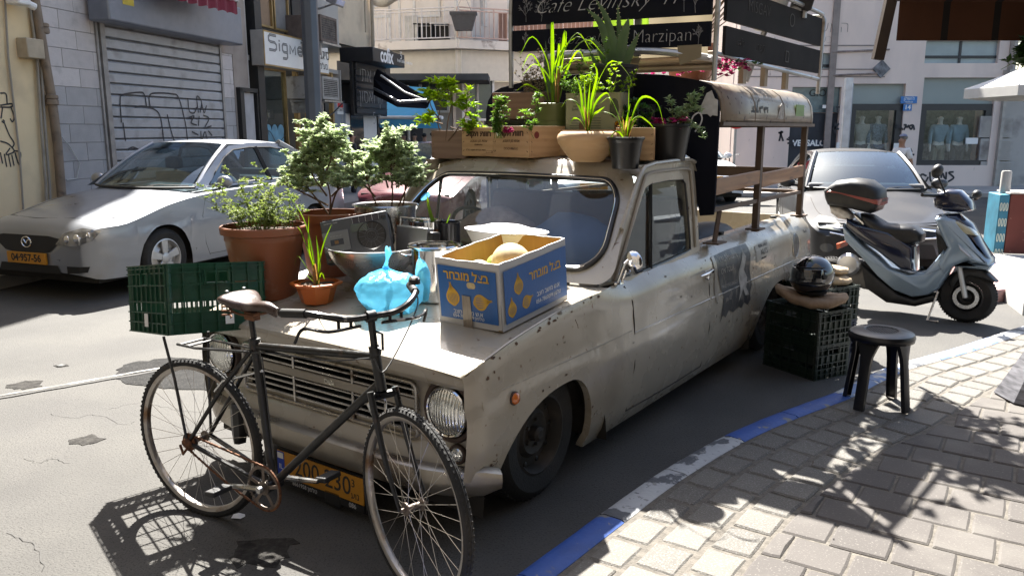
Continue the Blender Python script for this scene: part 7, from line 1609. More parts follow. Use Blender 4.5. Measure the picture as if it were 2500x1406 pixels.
# ================================================================ on the cab roof
def rz_(x, y): return roof(.5+(x-XB)/1.45, min(1,max(.05,(y-1.17)/.74)))[2]
def wcrate(name, lab, x, y, w, d, h, rz, mat, z=None, text_=None, parent_extra=True, grp=None):
 z = rz_(x, y) if z is None else z; t = TWt(name, lab, 'crate', (x, y, z+.001), rz, grp); b = .006
 for nm, a in (('end_board', (0,-d/2,w)), ('end_board', (0,d/2,w))): m = M(); m.bb(-w/2, w/2, a[1]-b/2, a[1]+b/2, .004, h); o = m.obj(nm, mat, t, bevel=.0015); 
 front_ = o
 for sx in (-1,1): m = M(); m.bb(sx*w/2-b/2, sx*w/2+b/2, -d/2+b/2+.001, d/2-b/2-.001, .004, h); m.obj('side_board', mat, t, bevel=.0015)
 m = M(); m.bb(-w/2+b, w/2-b, -d/2+b, d/2-b, .0, .006); m.obj('bottom_board', mat, t); m = M()
 for sx in (-1,1):
  for k in range(3): z0 = h*(.2+.3*k); m.box((sx*(w/2-.014), -d/2-.004, z0), (.012,.002,.0025), (0,rad(35*sx),0)); m.box((w/2+.004, sx*(d/2-.014), z0), (.002,.012,.0025), (rad(35*sx),0,0))
 m.obj('staple', PM('rusty staple',(.10,.06,.04),.7), t, smooth=0); m = M(); m.bb(-w/2+b, w/2-b, -d/2+b, d/2-b, h*.78, h*.8); m.obj('soil', soil, t, smooth=0)
 ik = PM('brown stencil ink',(.05,.022,.012),.8,var=.3,vs=40)
 if text_ in (1,2):
  text(heb('חוות תקוע'), h*.24, ik, t, (0,-d/2-.0042,h*.77), (rad(90),0,0), ext=.0003, off=.0022, sx=1.1); text(heb('אמת מן הטבע'), h*.13, ik, t, (0,-d/2-.0042,h*.53), (rad(90),0,0), ext=.0003, shear=.4)
  if text_ == 1: text('0528992910', h*.07, ik, t, (0,-d/2-.0042,h*.40), (rad(90),0,0), ext=.0003); text(heb('חוות פטריות תקוע בע"מ'), h*.09, ik, t, (-w*.08,-d/2-.0042,h*.22), (rad(90),0,0), ext=.0003); m = M(); m.bb(w*.22,w*.40,-d/2-.0042,-d/2-.0036,h*.12,h*.2); m.obj('stamp', ik, t, smooth=0); m = M(); m.bb(w*.23,w*.39,-d/2-.005,-d/2-.0043,h*.13,h*.19); m.obj('stamp_field', mat, t, smooth=0)
  else: text('○○○1986○○', h*.10, ik, t, (0,-d/2-.0042,h*.28), (rad(90),0,0), ext=.0003); m = M(); m.ball((-w*.36,-d/2-.003,h*.76), (.018,.003,.016), 10); m.obj('bird_dropping', white, t); m = M(); m.lathe([(0,0),(.020,0),(.020,.001),(0,.001)], 18, c=(w/2+.0032,-d/2+.055,h*.72), R=(0,rad(90),0)); m.obj('red_seal', PM('dark red seal',(.12,.015,.012),.6), t)
 return t
RC = [('plain', -1.375, 1.22, .225, .28, .172, rad(-4), woodc, None), ('second', -1.130, 1.20, .255, .28, .172, rad(-1), woodc, 1), ('third', -.845, 1.17, .285, .30, .172, rad(8), woodc, 2)]
ca = wcrate('wooden_crate', 'plain wooden crate at the left end of the cab roof', -1.465, 1.33, .235, .26, .170, rad(10), woodd); cb = wcrate('wooden_crate', 'pale wooden crate with the fullest small print on the cab roof', -1.20, 1.33, .262, .26, .170, rad(-2), woodc, text_=1); cc_ = wcrate('wooden_crate', 'wooden crate stencilled 1986 left of the clay bowl', -.91, 1.30, .285, .30, .176, rad(-9), woodc, text_=2)
cd_ = wcrate('wooden_crate', 'stencilled wooden crate behind the small black pot', -.30, 1.44, .36, .20, .172, rad(-62), woodc, text_=2); wcrate('wooden_crate', 'shadowed wooden crate behind the clay bowl', -.60, 1.50, .34, .22, .150, rad(3), woodc)
def plantpx(t_, lst, **k): pass
# shrub with broad bright leaves in the leftmost crate
t = TWt('basil_shrub', 'bright yellow green broad leaved shrub rising from the leftmost roof crate', 'plant', (-1.46,1.20,rz_(-1.45,1.2)+.12))
shrub(t, [[(0,0,0),(-.06,0,.10),(-.04,0,.22),(-.08,0,.36)],[(0,0,0),(.02,0,.12),(.05,0,.22),(.04,0,.36)],[(.02,0,0),(.10,0,.08),(.16,0,.16),(.17,0,.26)],[(-.04,0,.12),(-.11,.0,.20),(-.14,0,.30)],[(.04,0,.08),(.14,0,.06),(.22,0,.07)],[(-.03,.02,.2),(.0,.03,.28),(.0,.0,.33)],[(-.02,0,.1),(-.13,0,.12),(-.15,0,.10)]], L_basil, stemm, 31, L=.052, w=.026, per=112, twigs=8, tw=.055, whorl=1, r0=.005, start=.6)
for i, (x, y, h, lab, s) in enumerate(((-1.24,1.20,.16,'small sprig growing in the pale printed roof crate',.022), (-1.0,1.12,.22,'bushy herb growing at the left of the 1986 crate',.024), (-.80,1.14,.24,'thin leaning herb sprig at the right of the 1986 crate',.030))):
 t = TWt('herb_sprig', lab, 'plant', (x, y, rz_(x,y)+.12)); rn = random.Random(i+50); n = (2,9,2)[i]
 shrub(t, [[(rn.uniform(-.03,.03),0,0),(rn.uniform(-.04,.04),0,h*.5),(rn.uniform(-.05,.05)+(.05 if i == 2 else 0),0,h)] for _ in range(n)], L_mid, stemg, 60+i, L=s, w=s*.55, per=56, twigs=9, tw=.03, r0=.002, start=.1)
flw = PM('magenta petal', (0.40,0.02,0.13), .6, var=.2, vs=30, trans=.4)
def petals(t, c, n, s, seed, mat=flw):
 rn = random.Random(seed); m = M()
 for _ in range(n):
  p = Vector(c[0]) + Vector((rn.uniform(-1,1)*c[1][0], rn.uniform(-1,1)*c[1][1], rn.uniform(-1,1)*c[1][2]))
  for k in range(5): leaf(m, p, rdir(rn,.3), s, s*.9, rn)
 return m.obj('blossom', mat, t, smooth=0, kind='stuff')
t = TWt('fallen_blossom', 'pink blossom lying in the 1986 crate', 'flower', (-.90,1.08,rz_(-.84,1.1)+.15)); petals(t, ((0,0,.01),(.02,.02,.015)), 10, .022, 1)
t = TWt('fallen_blossom', 'pink blossoms scattered in the crate behind the clay bowl', 'flower', (-.48,1.42,rz_(-.5,1.45)+.12)); petals(t, ((0,0,.01),(.12,.05,.01)), 14, .02, 2)
# clay bowl with lemongrass
clay = PM('pale clay', (0.43,0.272,0.14), .75, var=.08, vs=3, bump=.2, bs=30, stretch=(1,1,7), dirt=(.56,.42,.27), dirt_s=4, dirt_lo=.5, dirt_hi=.8)
t = TWt('clay_bowl', 'wide pale clay bowl with lemongrass on the cab roof', 'plant pot', (-.455,1.19,rz_(-.455,1.19))); potshape(t, [(.075,0),(.085,.004),(.125,.05),(.160,.10),(.166,.125),(.160,.145),(.142,.160),(.132,.162)], .012, clay, 48, soil_z=.14, soil_r=.14)
bl = [(sp_((0,0,.15),(-.02,0,.3),(-.03,0,.46)),.020),(sp_((.01,0,.15),(.02,0,.32),(.05,0,.46),(.02,.0,.52)),.014),(sp_((0,0,.15),(.04,0,.30),(.11,0,.36),(.14,0,.30)),.013),(sp_((0,0,.15),(-.06,0,.3),(-.13,0,.33),(-.17,0,.29)),.012),(sp_((.01,0,.15),(.05,0,.4),(.14,0,.52),(.24,0,.44),(.25,0,.38)),.012),(sp_((0,0,.15),(-.05,0,.22),(-.09,0,.23),(-.12,0,.19)),.012),(sp_((0,0,.15),(0,0,.3),(.01,0,.42)),.018),(sp_((0,0,.15),(.02,0,.26),(.03,0,.36)),.016),(sp_((0,0,.15),(-.03,0,.25),(-.05,0,.38),(-.08,0,.45)),.014),(sp_((0,0,.15),(.03,0,.24),(.07,0,.27),(.10,0,.29)),.014)]
blades(t, (0,0,.15), 0, .3, L_grass, 41, lst=bl); blades(t, (.0,0,.14), 12, .17, L_dry, 42, w=.009, spread=.3, droop=.1)
# small black nursery pot
t = TWt('black_nursery_pot', 'small ribbed black pot of lemongrass at the front of the cab roof', 'plant pot', (-.205,1.15,rz_(-.19,1.15)-.002)); pr_ = [(.066,0),(.068,.004)]
for k in range(14): z = .02+.0085*k; r = .069+.00095*k*1.4; pr_ += [(r,z),(r+.0012,z+.004)]
pr_ += [(.094,.148),(.098,.15),(.098,.160),(.092,.161)]; potshape(t, pr_, .003, PM('black plastic pot',(.009,.0095,.011),.35,var=.15), 40, soil_z=.14, soil_r=.088)
bl = [(sp_((0,0,.14),(.01,0,.26),(.01,0,.42)),.006),(sp_((0,0,.14),(-.05,0,.28),(-.10,0,.36),(-.16,0,.33)),.011),(sp_((.01,0,.14),(.04,0,.28),(.09,0,.36),(.17,0,.33),(.21,0,.22)),.015),(sp_((0,0,.14),(-.06,0,.26),(-.15,0,.29),(-.22,0,.25)),.009),(sp_((0,0,.14),(.03,0,.24),(.07,0,.27)),.016),(sp_((0,0,.14),(.0,0,.22),(.02,0,.33)),.014),(sp_((0,0,.14),(.02,0,.22),(.05,0,.30)),.013),(sp_((0,0,.14),(-.04,-.01,.19),(-.075,-.02,.16),(-.085,-.02,.06)),.012),(sp_((0,0,.14),(-.02,0,.22),(-.02,0,.30)),.013),(sp_((0,0,.14),(.06,0,.26),(.12,0,.24),(.16,0,.20)),.009)]
blades(t, (0,0,.14), 0, .3, L_grass, 43, lst=bl); blades(t, (.0,0,.13), 10, .13, L_dry, 44, w=.010, spread=.7, droop=.1)
# black bucket with flowers and silvery branches
t = TWt('flower_bucket', 'black bucket of pink and orange flowers beside the blackboard', 'plant pot', (-.20,1.66,rz_(-.2,1.66))); potshape(t, [(.09,0),(.095,.004),(.125,.19),(.132,.192),(.132,.205),(.122,.206)], .004, PM('black plastic pot',(.009,.0095,.011),.35), 36, soil_z=.18, soil_r=.118)
petals(t, ((0,-.02,.21),(.12,.06,.03)), 46, .022, 3); petals(t, ((-.19,-.14,.20),(.05,.04,.03)), 16, .022, 5, PM('yellow petal',(.7,.34,.02),.6,var=.2,vs=20,trans=.4))
shrub(t, [[(0,0,.18),(.06,0,.24),(.13,0,.30),(.20,0,.38)],[(.0,0,.18),(.10,0,.20),(.16,0,.18),(.22,0,.12)],[(.0,0,.18),(.10,0,.26),(.18,0,.28)],[(.0,0,.18),(.02,0,.26),(.0,0,.34)],[(.06,0,.2),(.12,0,.28),(.14,0,.36)]], leafmat('pale edged leaf',(.16,.24,.10),(.34,.40,.24),.35,.5,30), stemg, 71, L=.030, w=.014, per=70, twigs=11, tw=.03, r0=.003, start=.2)
shrub(t, [[(-.15,-.12,.12),(-.20,-.12,.22),(-.24,-.1,.28)],[(-.12,-.12,.12),(-.15,-.12,.25),(-.14,-.1,.32)],[(-.1,-.12,.12),(-.08,-.1,.2),(-.05,-.1,.28)]], L_dark, stemg, 72, L=.032, w=.016, per=80, twigs=9, tw=.04, r0=.003, start=.1, name='dark_foliage')
# tins and upper crates toward the back of the roof
def tin(name, lab, x, y, z, w, d, h, mat, rz=0, round_=False):
 t = TWt(name, lab, 'tin', (x, y, z), rz)
 m = M()
 if round_: m.lathe([(w/2,0),(w/2+.002,.003),(w/2,.008),(w/2,h*.33),(w/2+.0015,h*.335),(w/2,h*.34),(w/2,h-.006),(w/2+.002,h-.002),(w/2-.004,h),(w/2-.006,h-.02),(0,h-.02)], 36)
 else: m.prism(rrect(w, d, .02), 0, h); m.prism(rrect(w+.004, d+.004, .021), h-.006, h+.001)
 m.obj('can', mat, t, fixn=True, smooth=30); return t
zr = lambda x, y: rz_(x, min(1.85,y))
tg = tin('green_tin', 'round olive green tin planted with tall lemongrass on the roof', -.90, 1.55, zr(-.9,1.5)+.15, .215, .2, .155, PM('olive green tin',(.085,.11,.035),.4,.2,var=.08), round_=True)
crm = PM('cream oil tin', (0.266,0.266,0.168), .35, .1, var=.06, vs=3, dirt=(.25,.24,.15), dirt_s=8, dirt_lo=.6, dirt_hi=.75)
ta_ = tin('oil_tin', 'cream square oil tin with round emblem, left of two', -.70, 1.50, zr(-.65,1.5)+.07, .125, .125, .285, crm, rad(12)); tb_ = tin('oil_tin', 'wider cream oil tin behind the clay bowl lemongrass', -.525, 1.55, zr(-.5,1.55)+.07, .20, .14, .285, crm, rad(6))
dk = PM('olive print', (.06,.07,.035), .6)
for tt_, w_, d_ in ((ta_,.125,.125),(tb_,.20,.14)):
 x0 = -.0 if tt_ is ta_ else -.05
 m = M(); m.tube([(x0+.013*cos(a), -d_/2-.001, .245+.017*sin(a)) for a in [i*2*pi/20 for i in range(20)]], .0013, 4, closed=True); m.bb(x0-.012,x0+.012,-d_/2-.0025,-d_/2-.001,.210,.214)
 for k in range(7): m.bb(x0-.03,x0+.03,-d_/2-.0022,-d_/2-.001,.06+.014*k,.0625+.014*k)
 m.obj('label_print', dk, tt_, smooth=0); m = M(); m.ball((w_/2-.022,-d_/2-.001,.10), (.016,.0015,.03), 12); m.obj('olive_picture', PM('olive picture',(.16,.08,.04),.6), tt_); text('Jude', .022, dk, tt_, (x0,-d_/2-.002,.195), (rad(90),0,0), ext=.0003)
m = M(); m.ball((.06,-.0725,.20), (.028,.0015,.055), 14); m.obj('label_print', dk, tb_)
bl = []
rn = random.Random(9)
for (dx, h, b_, w_) in ((-.02,.46,0,.026),(.06,.42,.02,.022),(.03,.34,0,.02),(-.10,.30,-.14,.012),(-.06,.40,-.2,.010),(.05,.40,.2,.016),(.08,.36,.26,.012),(.02,.25,.25,.010),(-.04,.24,-.20,.010),(-.12,.12,-.16,.016),(.0,.38,.30,.009),(.10,.30,.12,.013)):
 x1 = dx+b_; bl.append((sp_((dx*.3,0,.15),(dx*.8,0,.15+h*.6),((dx+x1)/2,0,.15+h),(x1,0,.15+h*(1 if b_ == 0 else .72))), w_))
blades(tg, (0,0,.15), 0, .3, L_grass, 81, lst=bl); blades(tg, (.02,0,.14), 26, .22, L_dry, 82, w=.010, spread=.25, droop=.05)
for tt_, sd, w_ in ((ta_,91,.07),(tb_,92,.12)):
 rn = random.Random(sd); st = []
 for k in range(12): a = rn.uniform(0,2*pi); b = Vector((w_*.5*cos(a), .04*sin(a), .27)); st.append([b, b+Vector((w_*.5*cos(a), .05*sin(a), .06)), b+Vector((w_*.9*cos(a), .05*sin(a)-.03, rn.uniform(-.02,.17)))])
 shrub(tt_, st, L_mid if sd == 91 else L_basil, stemg, sd, L=.020, w=.009, per=46, twigs=7, tw=.035, r0=.0018, start=.1)
t = TWt('flowering_mint', 'thin tall mint stalks with tiny whorls against the lower menu board', 'plant', (-.72,1.66,zr(-.7,1.6)+.12)); shrub(t, [[(-.05+.05*k,0,0),(-.05+.05*k,0,.30),(-.06+.055*k,0,.50+.05*(k%2))] for k in range(4)] + [[(0,0,.1),(-.05,0,.3),(-.09,0,.42)]], L_mid, stemg, 95, L=.017, w=.011, per=60, twigs=13, tw=.018, r0=.0016, start=.4)
wcrate('wooden_crate', 'weathered wooden crate standing high on the black crate', -1.20, 1.67, .34, .24, .165, rad(14), woodd, z=zr(-1.2,1.67)+.21)
tcr = TWt('black_crate', 'black plastic crate under the weathered wooden crate', 'crate', (-1.15,1.66,zr(-1.2,1.66)+.003), rad(6)); plastic_crate(tcr, .46, .30, .20, PM('black crate plastic',(.018,.02,.022),.4), 1)
t = TWt('thyme_plant', 'dry straggly thyme with tiny pale flowers in the high crate', 'plant', (-1.16,1.72,zr(-1.2,1.67)+.34)); rn = random.Random(4)
shrub(t, [[(rn.uniform(-.08,.08),0,0),(rn.uniform(-.1,.08),0,.1),(rn.uniform(-.17,.10),0,rn.uniform(.12,.32))] for _ in range(26)], leafmat('dry pale leaf',(.22,.19,.10),(.45,.40,.28),.3,.7,40), stemm, 97, L=.011, w=.008, per=48, twigs=8, tw=.02, r0=.0014, start=.1)
def aloe(t, lst, spikes=True):
 for P, w_ in lst:
  P = smoothpath([Vector(p) for p in P], 4); k = len(P); m = M(); rings = []
  for i, p in enumerate(P):
   d = (P[min(i+1,k-1)]-P[max(i-1,0)]).normalized(); s = Vector((1,0,0)) - d*d.x; s = s.normalized() if s.length > .05 else Vector((0,1,0)); n = s.cross(d); wi = w_*1.35*(1-(i/(k-1))**1.6)+.002
   rings.append([p - s*wi/2, p - n*wi*.10, p + s*wi/2, p + n*wi*.22])
  m.loft(rings, closed=True, cap=True); lf = m.obj('leaf', L_aloe, t, smooth=60, fixn=True)
  sm = M()
  for i in range(1, k-1):
   for q, sg in ((rings[i][0],-1),(rings[i][2],1)):
    d = (q-P[i]).normalized(); tt = (P[i+1]-P[i-1]).normalized()*.003; sm.add([q-tt, q+tt, q+d*.007], [(0,1,2),(2,1,0)])
  sm.obj('thorns', PM('pale thorn',(.5,.48,.35),.6), lf, smooth=0)
t = TWt('aloe_pot', 'spiky aloe in a wide black pot before the lower menu board', 'plant pot', (-.60,1.74,zr(-.5,1.7)+.31)); potshape(t, [(.10,0),(.105,.005),(.135,.19),(.143,.192),(.143,.21),(.135,.212)], .005, PM('navy pot',(.006,.007,.012),.5), 36, soil_z=.19, soil_r=.13)
aloe(t, [([(0,0,.19),(-.05,0,.34),(-.11,0,.47),(-.20,0,.55)],.055),([(.01,0,.19),(-.02,0,.36),(-.07,0,.50),(-.14,0,.60)],.050),([(.03,0,.19),(.04,0,.32),(.07,0,.42),(.085,0,.475)],.068),([(.02,.02,.19),(.02,.02,.35),(.01,.02,.46),(.0,.02,.56)],.040),([(.05,0,.19),(.09,0,.26),(.125,0,.33),(.155,0,.39)],.048),([(-.04,0,.19),(-.08,0,.27),(-.12,0,.34),(-.19,.0,.38)],.040),([(-.06,0,.19),(-.12,0,.22),(-.17,0,.30)],.042)])
tcr = TWt('black_crate', 'black plastic crate hidden under the aloe pot', 'crate', (-.55,1.74,zr(-.5,1.7)+.003), 0); plastic_crate(tcr, .34, .24, .29, PM('black crate plastic',(.018,.02,.022),.4), 1)
t = TWt('agave_plant', 'narrow upright dark aloe at the left edge of the menu boards', 'plant', (-1.06,1.74,zr(-1.1,1.7)+.36)); aloe(t, [([(0,0,0),(-.02,0,.15),(-.03,0,.33)],.045),([(.02,0,0),(.04,0,.14),(.06,0,.30)],.035),([(-.01,0,0),(.0,0,.1),(-.01,0,.22)],.05),([(.01,0,0),(.06,0,.12),(.09,0,.24)],.02)])
t = TWt('lidded_pan', 'round black pan lid behind the weathered wooden crate', 'pan', (-1.36,1.80,zr(-1.3,1.8)+.33)); m = M(); m.lathe([(.09,0),(.088,.03),(.05,.05),(0,.055)], 24); m.obj('lid', black, t); m = M(); m.lathe([(.012,.055),(.014,.075),(0,.078)], 12); m.obj('knob', black, t); m = M(); m.lathe([(.088,-.14),(.088,0)], 24); m.obj('pan', black, t)
# bougainvillea and shrub on the canopy top
t = TWt('bougainvillea', 'magenta bougainvillea spilling between rack and canopy roof', 'plant', (-.02,2.15,1.93)); petals(t, ((0,0,.05),(.07,.16,.05)), 40, .028, 7); petals(t, ((-.35,-.05,.03),(.28,.05,.02)), 14, .022, 8); shrub(t, [[(-.2,.2,0),(.0,.1,.06),(.1,.2,.08)],[(-.2,.1,0),(-.1,0,.05),(.05,-.1,.05)]], L_dark, stemm, 99, L=.03, w=.018, per=30, twigs=6, tw=.05, r0=.003)
t = TWt('canopy_shrub', 'leafy potted shrub standing above the frame on the truck canopy', 'plant pot', (-.75,3.2,1.93)); potshape(t, [(.14,0),(.19,.30),(.2,.31)], .008, terra, soil_z=.27, soil_r=.17); rn = random.Random(17)
shrub(t, [[(0,0,.28),(rn.uniform(.1,.5),rn.uniform(-.3,.3),.75),(rn.uniform(.6,1.5),rn.uniform(-.7,.7),rn.uniform(.75,1.15))] for _ in range(16)], L_mid, stemm, 98, L=.085, w=.045, per=44, twigs=11, tw=.16, r0=.005, start=.45)
# ================================================================ the bicycle leaning in front of the truck
BR_ = Vector((-1.319,3.183,0)); BFh = Vector((-.34,2.562,0)); bdv = (BFh-BR_); WB = bdv.length; bdv.normalize(); bn = Vector((-bdv.y, bdv.x, 0))
bk = thing('bicycle', 'old black bicycle with a leather saddle standing in front of the truck', 'bicycle', BR_, atan2(bdv.y, bdv.x))
def BP(px, py, off=0.0):
 p = onplane(px, py, BR_ - bn*off, bn); return Vector(((p-BR_).dot(bdv), -off, p.z))
bblk = PM('worn black enamel', (.005,.005,.0055), .40, var=.3, vs=9, rvar=.15, dirt=(.04,.024,.017), dirt_s=22, dirt_lo=.60, dirt_hi=.68, bump=.15, bs=60)
rimr = PM('rusty steel rim', (.40,.37,.34), .38, .85, var=.25, vs=6, rvar=.15, dirt=(.20,.12,.07), dirt_s=9, dirt_lo=.54, dirt_hi=.70); spk = PM('spoke steel', (.45,.42,.38), .35, .9)
rusty = PM('rusty chain', (.13,.055,.025), .8, .3, var=.5, vs=60)
WRd = .345
def bwheel(parent, c, yaw, lab=None):
 w = bpy.data.objects.new('wheel', None); C.objects.link(w); w.parent = parent; w.location = c; w.rotation_euler = (0,0,yaw)
 if lab: w['label'] = lab
 Rm = (rad(90),0,0); m = M(); m.shell([(.318,-.014),(.322,-.018),(.335,-.0165),(.343,-.009),(.345,0),(.343,.009),(.335,.0165),(.322,.018),(.318,.014)], 72, R=Rm); ty = m.obj('tyre', rubber, w)
 m = M()
 for k in range(96):
  a = 2*pi*k/96; rr_ = .3435
  for s in (-1,1): m.box((rr_*cos(a+.02*s), s*.0085, rr_*sin(a+.02*s)), (.003,.007,.009), (0,-a,0))
 m.tube([(.3455*cos(i*2*pi/72), 0, .3455*sin(i*2*pi/72)) for i in range(72)], .0022, 4, closed=True); m.obj('tread', rubber, ty, smooth=0, kind='stuff')
 m = M(); m.shell([(.320,-.015),(.314,-.016),(.303,-.011),(.300,-.004),(.300,.004),(.303,.011),(.314,.016),(.320,.015)], 72, R=Rm); m.obj('rim', rimr, w)
 m = M(); m.lathe([(0,-.055),(.007,-.055),(.007,-.035),(.024,-.034),(.024,-.029),(.011,-.026),(.011,.026),(.024,.029),(.024,.034),(.007,.035),(.007,.055),(0,.055)], 18, R=Rm); m.obj('hub', PM('greasy hub',(.16,.13,.11),.5,.7,var=.4,vs=20), w)
 for k in range(32):
  s = 1 if k % 2 else -1; a = 2*pi*k/32; b = a + (.75 if (k//2) % 2 else -.75); mm = M(); mm.tube([(.022*cos(b), s*.031, .022*sin(b)), (.302*cos(a), s*.003, .302*sin(a))], .0011, 4, cap=False); mm.obj('spoke', spk, w)
 return w
bwheel(bk, (0,0,WRd), rad(6)); 
steer = rad(-19); fw = bwheel(bk, (WB,0,WRd), steer)
st_top = BP(622,838); bbp = BP(668,1180); h_t = BP(917,870); h_b = BP(931,945); rh = Vector((0,0,WRd)); fh = Vector((WB,0,WRd))
frm_ = M(); frm_.tube([bbp, st_top + (st_top-bbp)*.02], .0165, 12); frm_.tube([st_top - Vector((0,0,.01)), h_t], .0145, 12); frm_.tube([bbp, h_b + (h_t-h_b)*.15], .0165, 12); frm_.tube([h_b-(h_t-h_b)*.1, h_t+(h_t-h_b)*.35], .019, 12)
for s in (-1,1):
 frm_.tube([rh + Vector((0,s*.052,0)), rh.lerp(st_top,.6)+Vector((0,s*.040,0)), st_top+Vector((0,s*.014,-.02))], .0085, 8); frm_.tube([rh + Vector((0,s*.052,0)), rh.lerp(bbp,.5)+Vector((0,s*.042,0)), bbp+Vector((0,s*.022,0))], .009, 8)
frm_.lathe([(.022,-.036),(.024,-.034),(.024,.034),(.022,.036)], 14, c=bbp, R=(rad(90),0,0)); frm_.lathe([(.022,-.02),(.022,.02)], 12, c=st_top); frm_.obj('frame', bblk, bk)
axd = Vector((sin(-steer), cos(-steer), 0)); axd = Matrix.Rotation(steer,3,'Z') @ Vector((0,1,0)); fdir = Matrix.Rotation(steer,3,'Z') @ Vector((1,0,0))
fk = M(); crown = h_b - (h_t-h_b)*.25
fk.tube([crown - axd*.05, crown + axd*.05], .015, 8)
for s in (-1,1): fk.tube(smoothpath([crown+axd*s*.048+Vector((0,0,.02)), crown.lerp(fh,.55)+axd*s*.052-fdir*.012, fh+axd*s*.055+Vector((0,0,0))],5), [.0125-.006*i/10 for i in range(11)], 8)
fk.obj('fork', bblk, bk)
m = M(); top = BP(905,772); m.tube([h_t, top], .0125, 10); m.lathe([(.021,-.012),(.022,.0),(.018,.012)], 14, c=h_t+Vector((0,0,.02))); m.lathe([(.02,-.016),(.02,.016)], 12, c=top, R=(rad(90),0,steer)); m.tube([top+Vector((.015,0,-.05)), top+Vector((.05,0,-.055)), top+Vector((.05,0,-.11)), top+Vector((.015,0,-.105))], .005, 6); m.obj('stem', bblk, bk)
def hb(s): return [top, top+axd*s*.09+Vector((0,0,.002)), top+axd*s*.15-fdir*.0+Vector((0,0,.025 if s > 0 else .018)), top+axd*s*.21-fdir*.05+Vector((0,0,.05 if s > 0 else .03)), top+axd*s*.25-fdir*.15+Vector((0,0,.055 if s > 0 else .02))]
m = M(); P = smoothpath([*reversed(hb(-1)), *hb(1)[1:]], 5); m.tube(P, .0115, 10); m.obj('handlebar', PM('worn black tube',(.02,.02,.021),.3,.5,var=.4,vs=14,rvar=.12,dirt=(.3,.28,.25),dirt_s=25,dirt_lo=.6,dirt_hi=.66), bk)
for s in (-1,1):
 m = M(); a, b = hb(s)[3], hb(s)[4]; m.tube([a.lerp(b,.0), b], .0155, 12); m.obj('grip', black, bk); m = M()
 q = [top+axd*s*.04+Vector((0,0,-.028)), top+axd*s*.17+Vector((0,0,-.022))+fdir*.03, top+axd*s*.235-fdir*.02+Vector((0,0,-.012)), top+axd*s*.25-fdir*.06+Vector((0,0,-.065))]; m.tube(smoothpath(q,5), .0058, 6)
 for k in (.3,.6): c_ = top+axd*s*(.15*k+.03)+Vector((0,0,-.01)); m.tube([c_+Vector((0,0,.016)), c_+Vector((0,0,-.018))], .006, 6)
 m.obj('brake_lever', steel if 0 else PM('worn black tube',(.02,.02,.021),.3,.5), bk)
e_ = hb(1)[4]; m = M(); m.lathe([(0,-.012),(.022,-.012),(.022,.004),(.019,.008)], 20, c=e_+Vector((0,0,.022))+fdir*.03); b_ = m.obj('bell', PM('worn black tube',(.02,.02,.021),.3), bk); m = M(); m.lathe([(.021,.004),(.018,.014),(0,.018)], 20, c=e_+Vector((0,0,.022))+fdir*.03); m.obj('bell_cap', chrome, b_)
m = M(); m.tube(smoothpath([e_+fdir*.02, e_+Vector((0,0,-.07))+fdir*.09-axd*.03, top+Vector((.06,0,-.18)), h_t+Vector((.01,-.02,.0))],6), .0028, 5); m.tube(smoothpath([h_t+Vector((0,-.02,.0)), BP(800,880,.02), BP(660,862,.02), BP(600,860,.02)],5), .0028, 5); m.tube(smoothpath([BP(640,870,.025), BP(655,1000,.025), BP(668,1120,.025)],5), .0025, 5); m.obj('brake_cable', PM('cable',(.03,.03,.03),.5), bk)
# cranks, chainring, chain, pedals
cr_c = bbp + Vector((0,-.048,0)); m = M(); m.shell([(.078,-.0015),(.088,-.0015),(.088,.0015),(.078,.0015),(.078,-.0015)], 46, c=cr_c, R=(rad(90),0,0))
for k in range(46): a = 2*pi*k/46; m.box(cr_c+Vector((.0905*cos(a),0,.0905*sin(a))), (.005,.003,.005), (0,-a,0))
for k in range(5): a = 2*pi*k/5+.3; m.box(cr_c+Vector((.052*cos(a),0,.052*sin(a))), (.06,.003,.014), (0,-a,0))
m.lathe([(.028,-.003),(.028,.003)], 20, c=cr_c, R=(rad(90),0,0)); m.obj('chainring', PM('greasy hub',(.16,.13,.11),.5,.7), bk); ca_ = rad(187)
for s, an in ((-1, ca_),(1, ca_+pi)):
 e1 = bbp + Vector((.17*cos(an), s*.075, .17*sin(an))); m = M(); m.tube([bbp+Vector((0,s*.062,0)), e1], [.013,.009], 8); m.lathe([(0,-.008),(.013,-.008),(.013,.008),(0,.008)], 12, c=bbp+Vector((0,s*.07,0)), R=(rad(90),0,0)); c_ = m.obj('crank', steel, bk)
 m = M(); m.box(e1+Vector((-.0,s*.055,0)), (.055,.09,.022), (0,rad(-8),0)); m.obj('pedal', PM('black rubber pedal',(.015,.015,.016),.6), c_, bevel=.005)
def oval(r1, c1, r2, c2, n=40):
 d = (c1-c2); a0 = atan2(d.z, d.x); out = []
 for i in range(n): a = a0 - pi/2 + pi*i/(n-1); out.append(c1+Vector((r1*cos(a),0,r1*sin(a))))
 for i in range(n): a = a0 + pi/2 + pi*i/(n-1); out.append(c2+Vector((r2*cos(a),0,r2*sin(a))))
 return out
rs = rh+Vector((0,-.048,0)); ov_ = oval(.092, cr_c, .036, rs); dn = []
for a, b in zip(ov_, ov_[1:]+ov_[:1]):
 k = max(1, int((b-a).length/.012)); dn += [a.lerp(b, i/k) for i in range(k)]
m = M()
for i, p in enumerate(dn): q = dn[(i+1) % len(dn)]; d = q-p; m.box((p+q)/2 + Vector((0,0,-.012*sin(pi*min(1,max(0,(p.x)/cr_c.x))) if p.z < WRd-.02 else 0)), (.0105,.0065 if i % 2 else .004,.008), (0,-atan2(d.z,d.x),0))
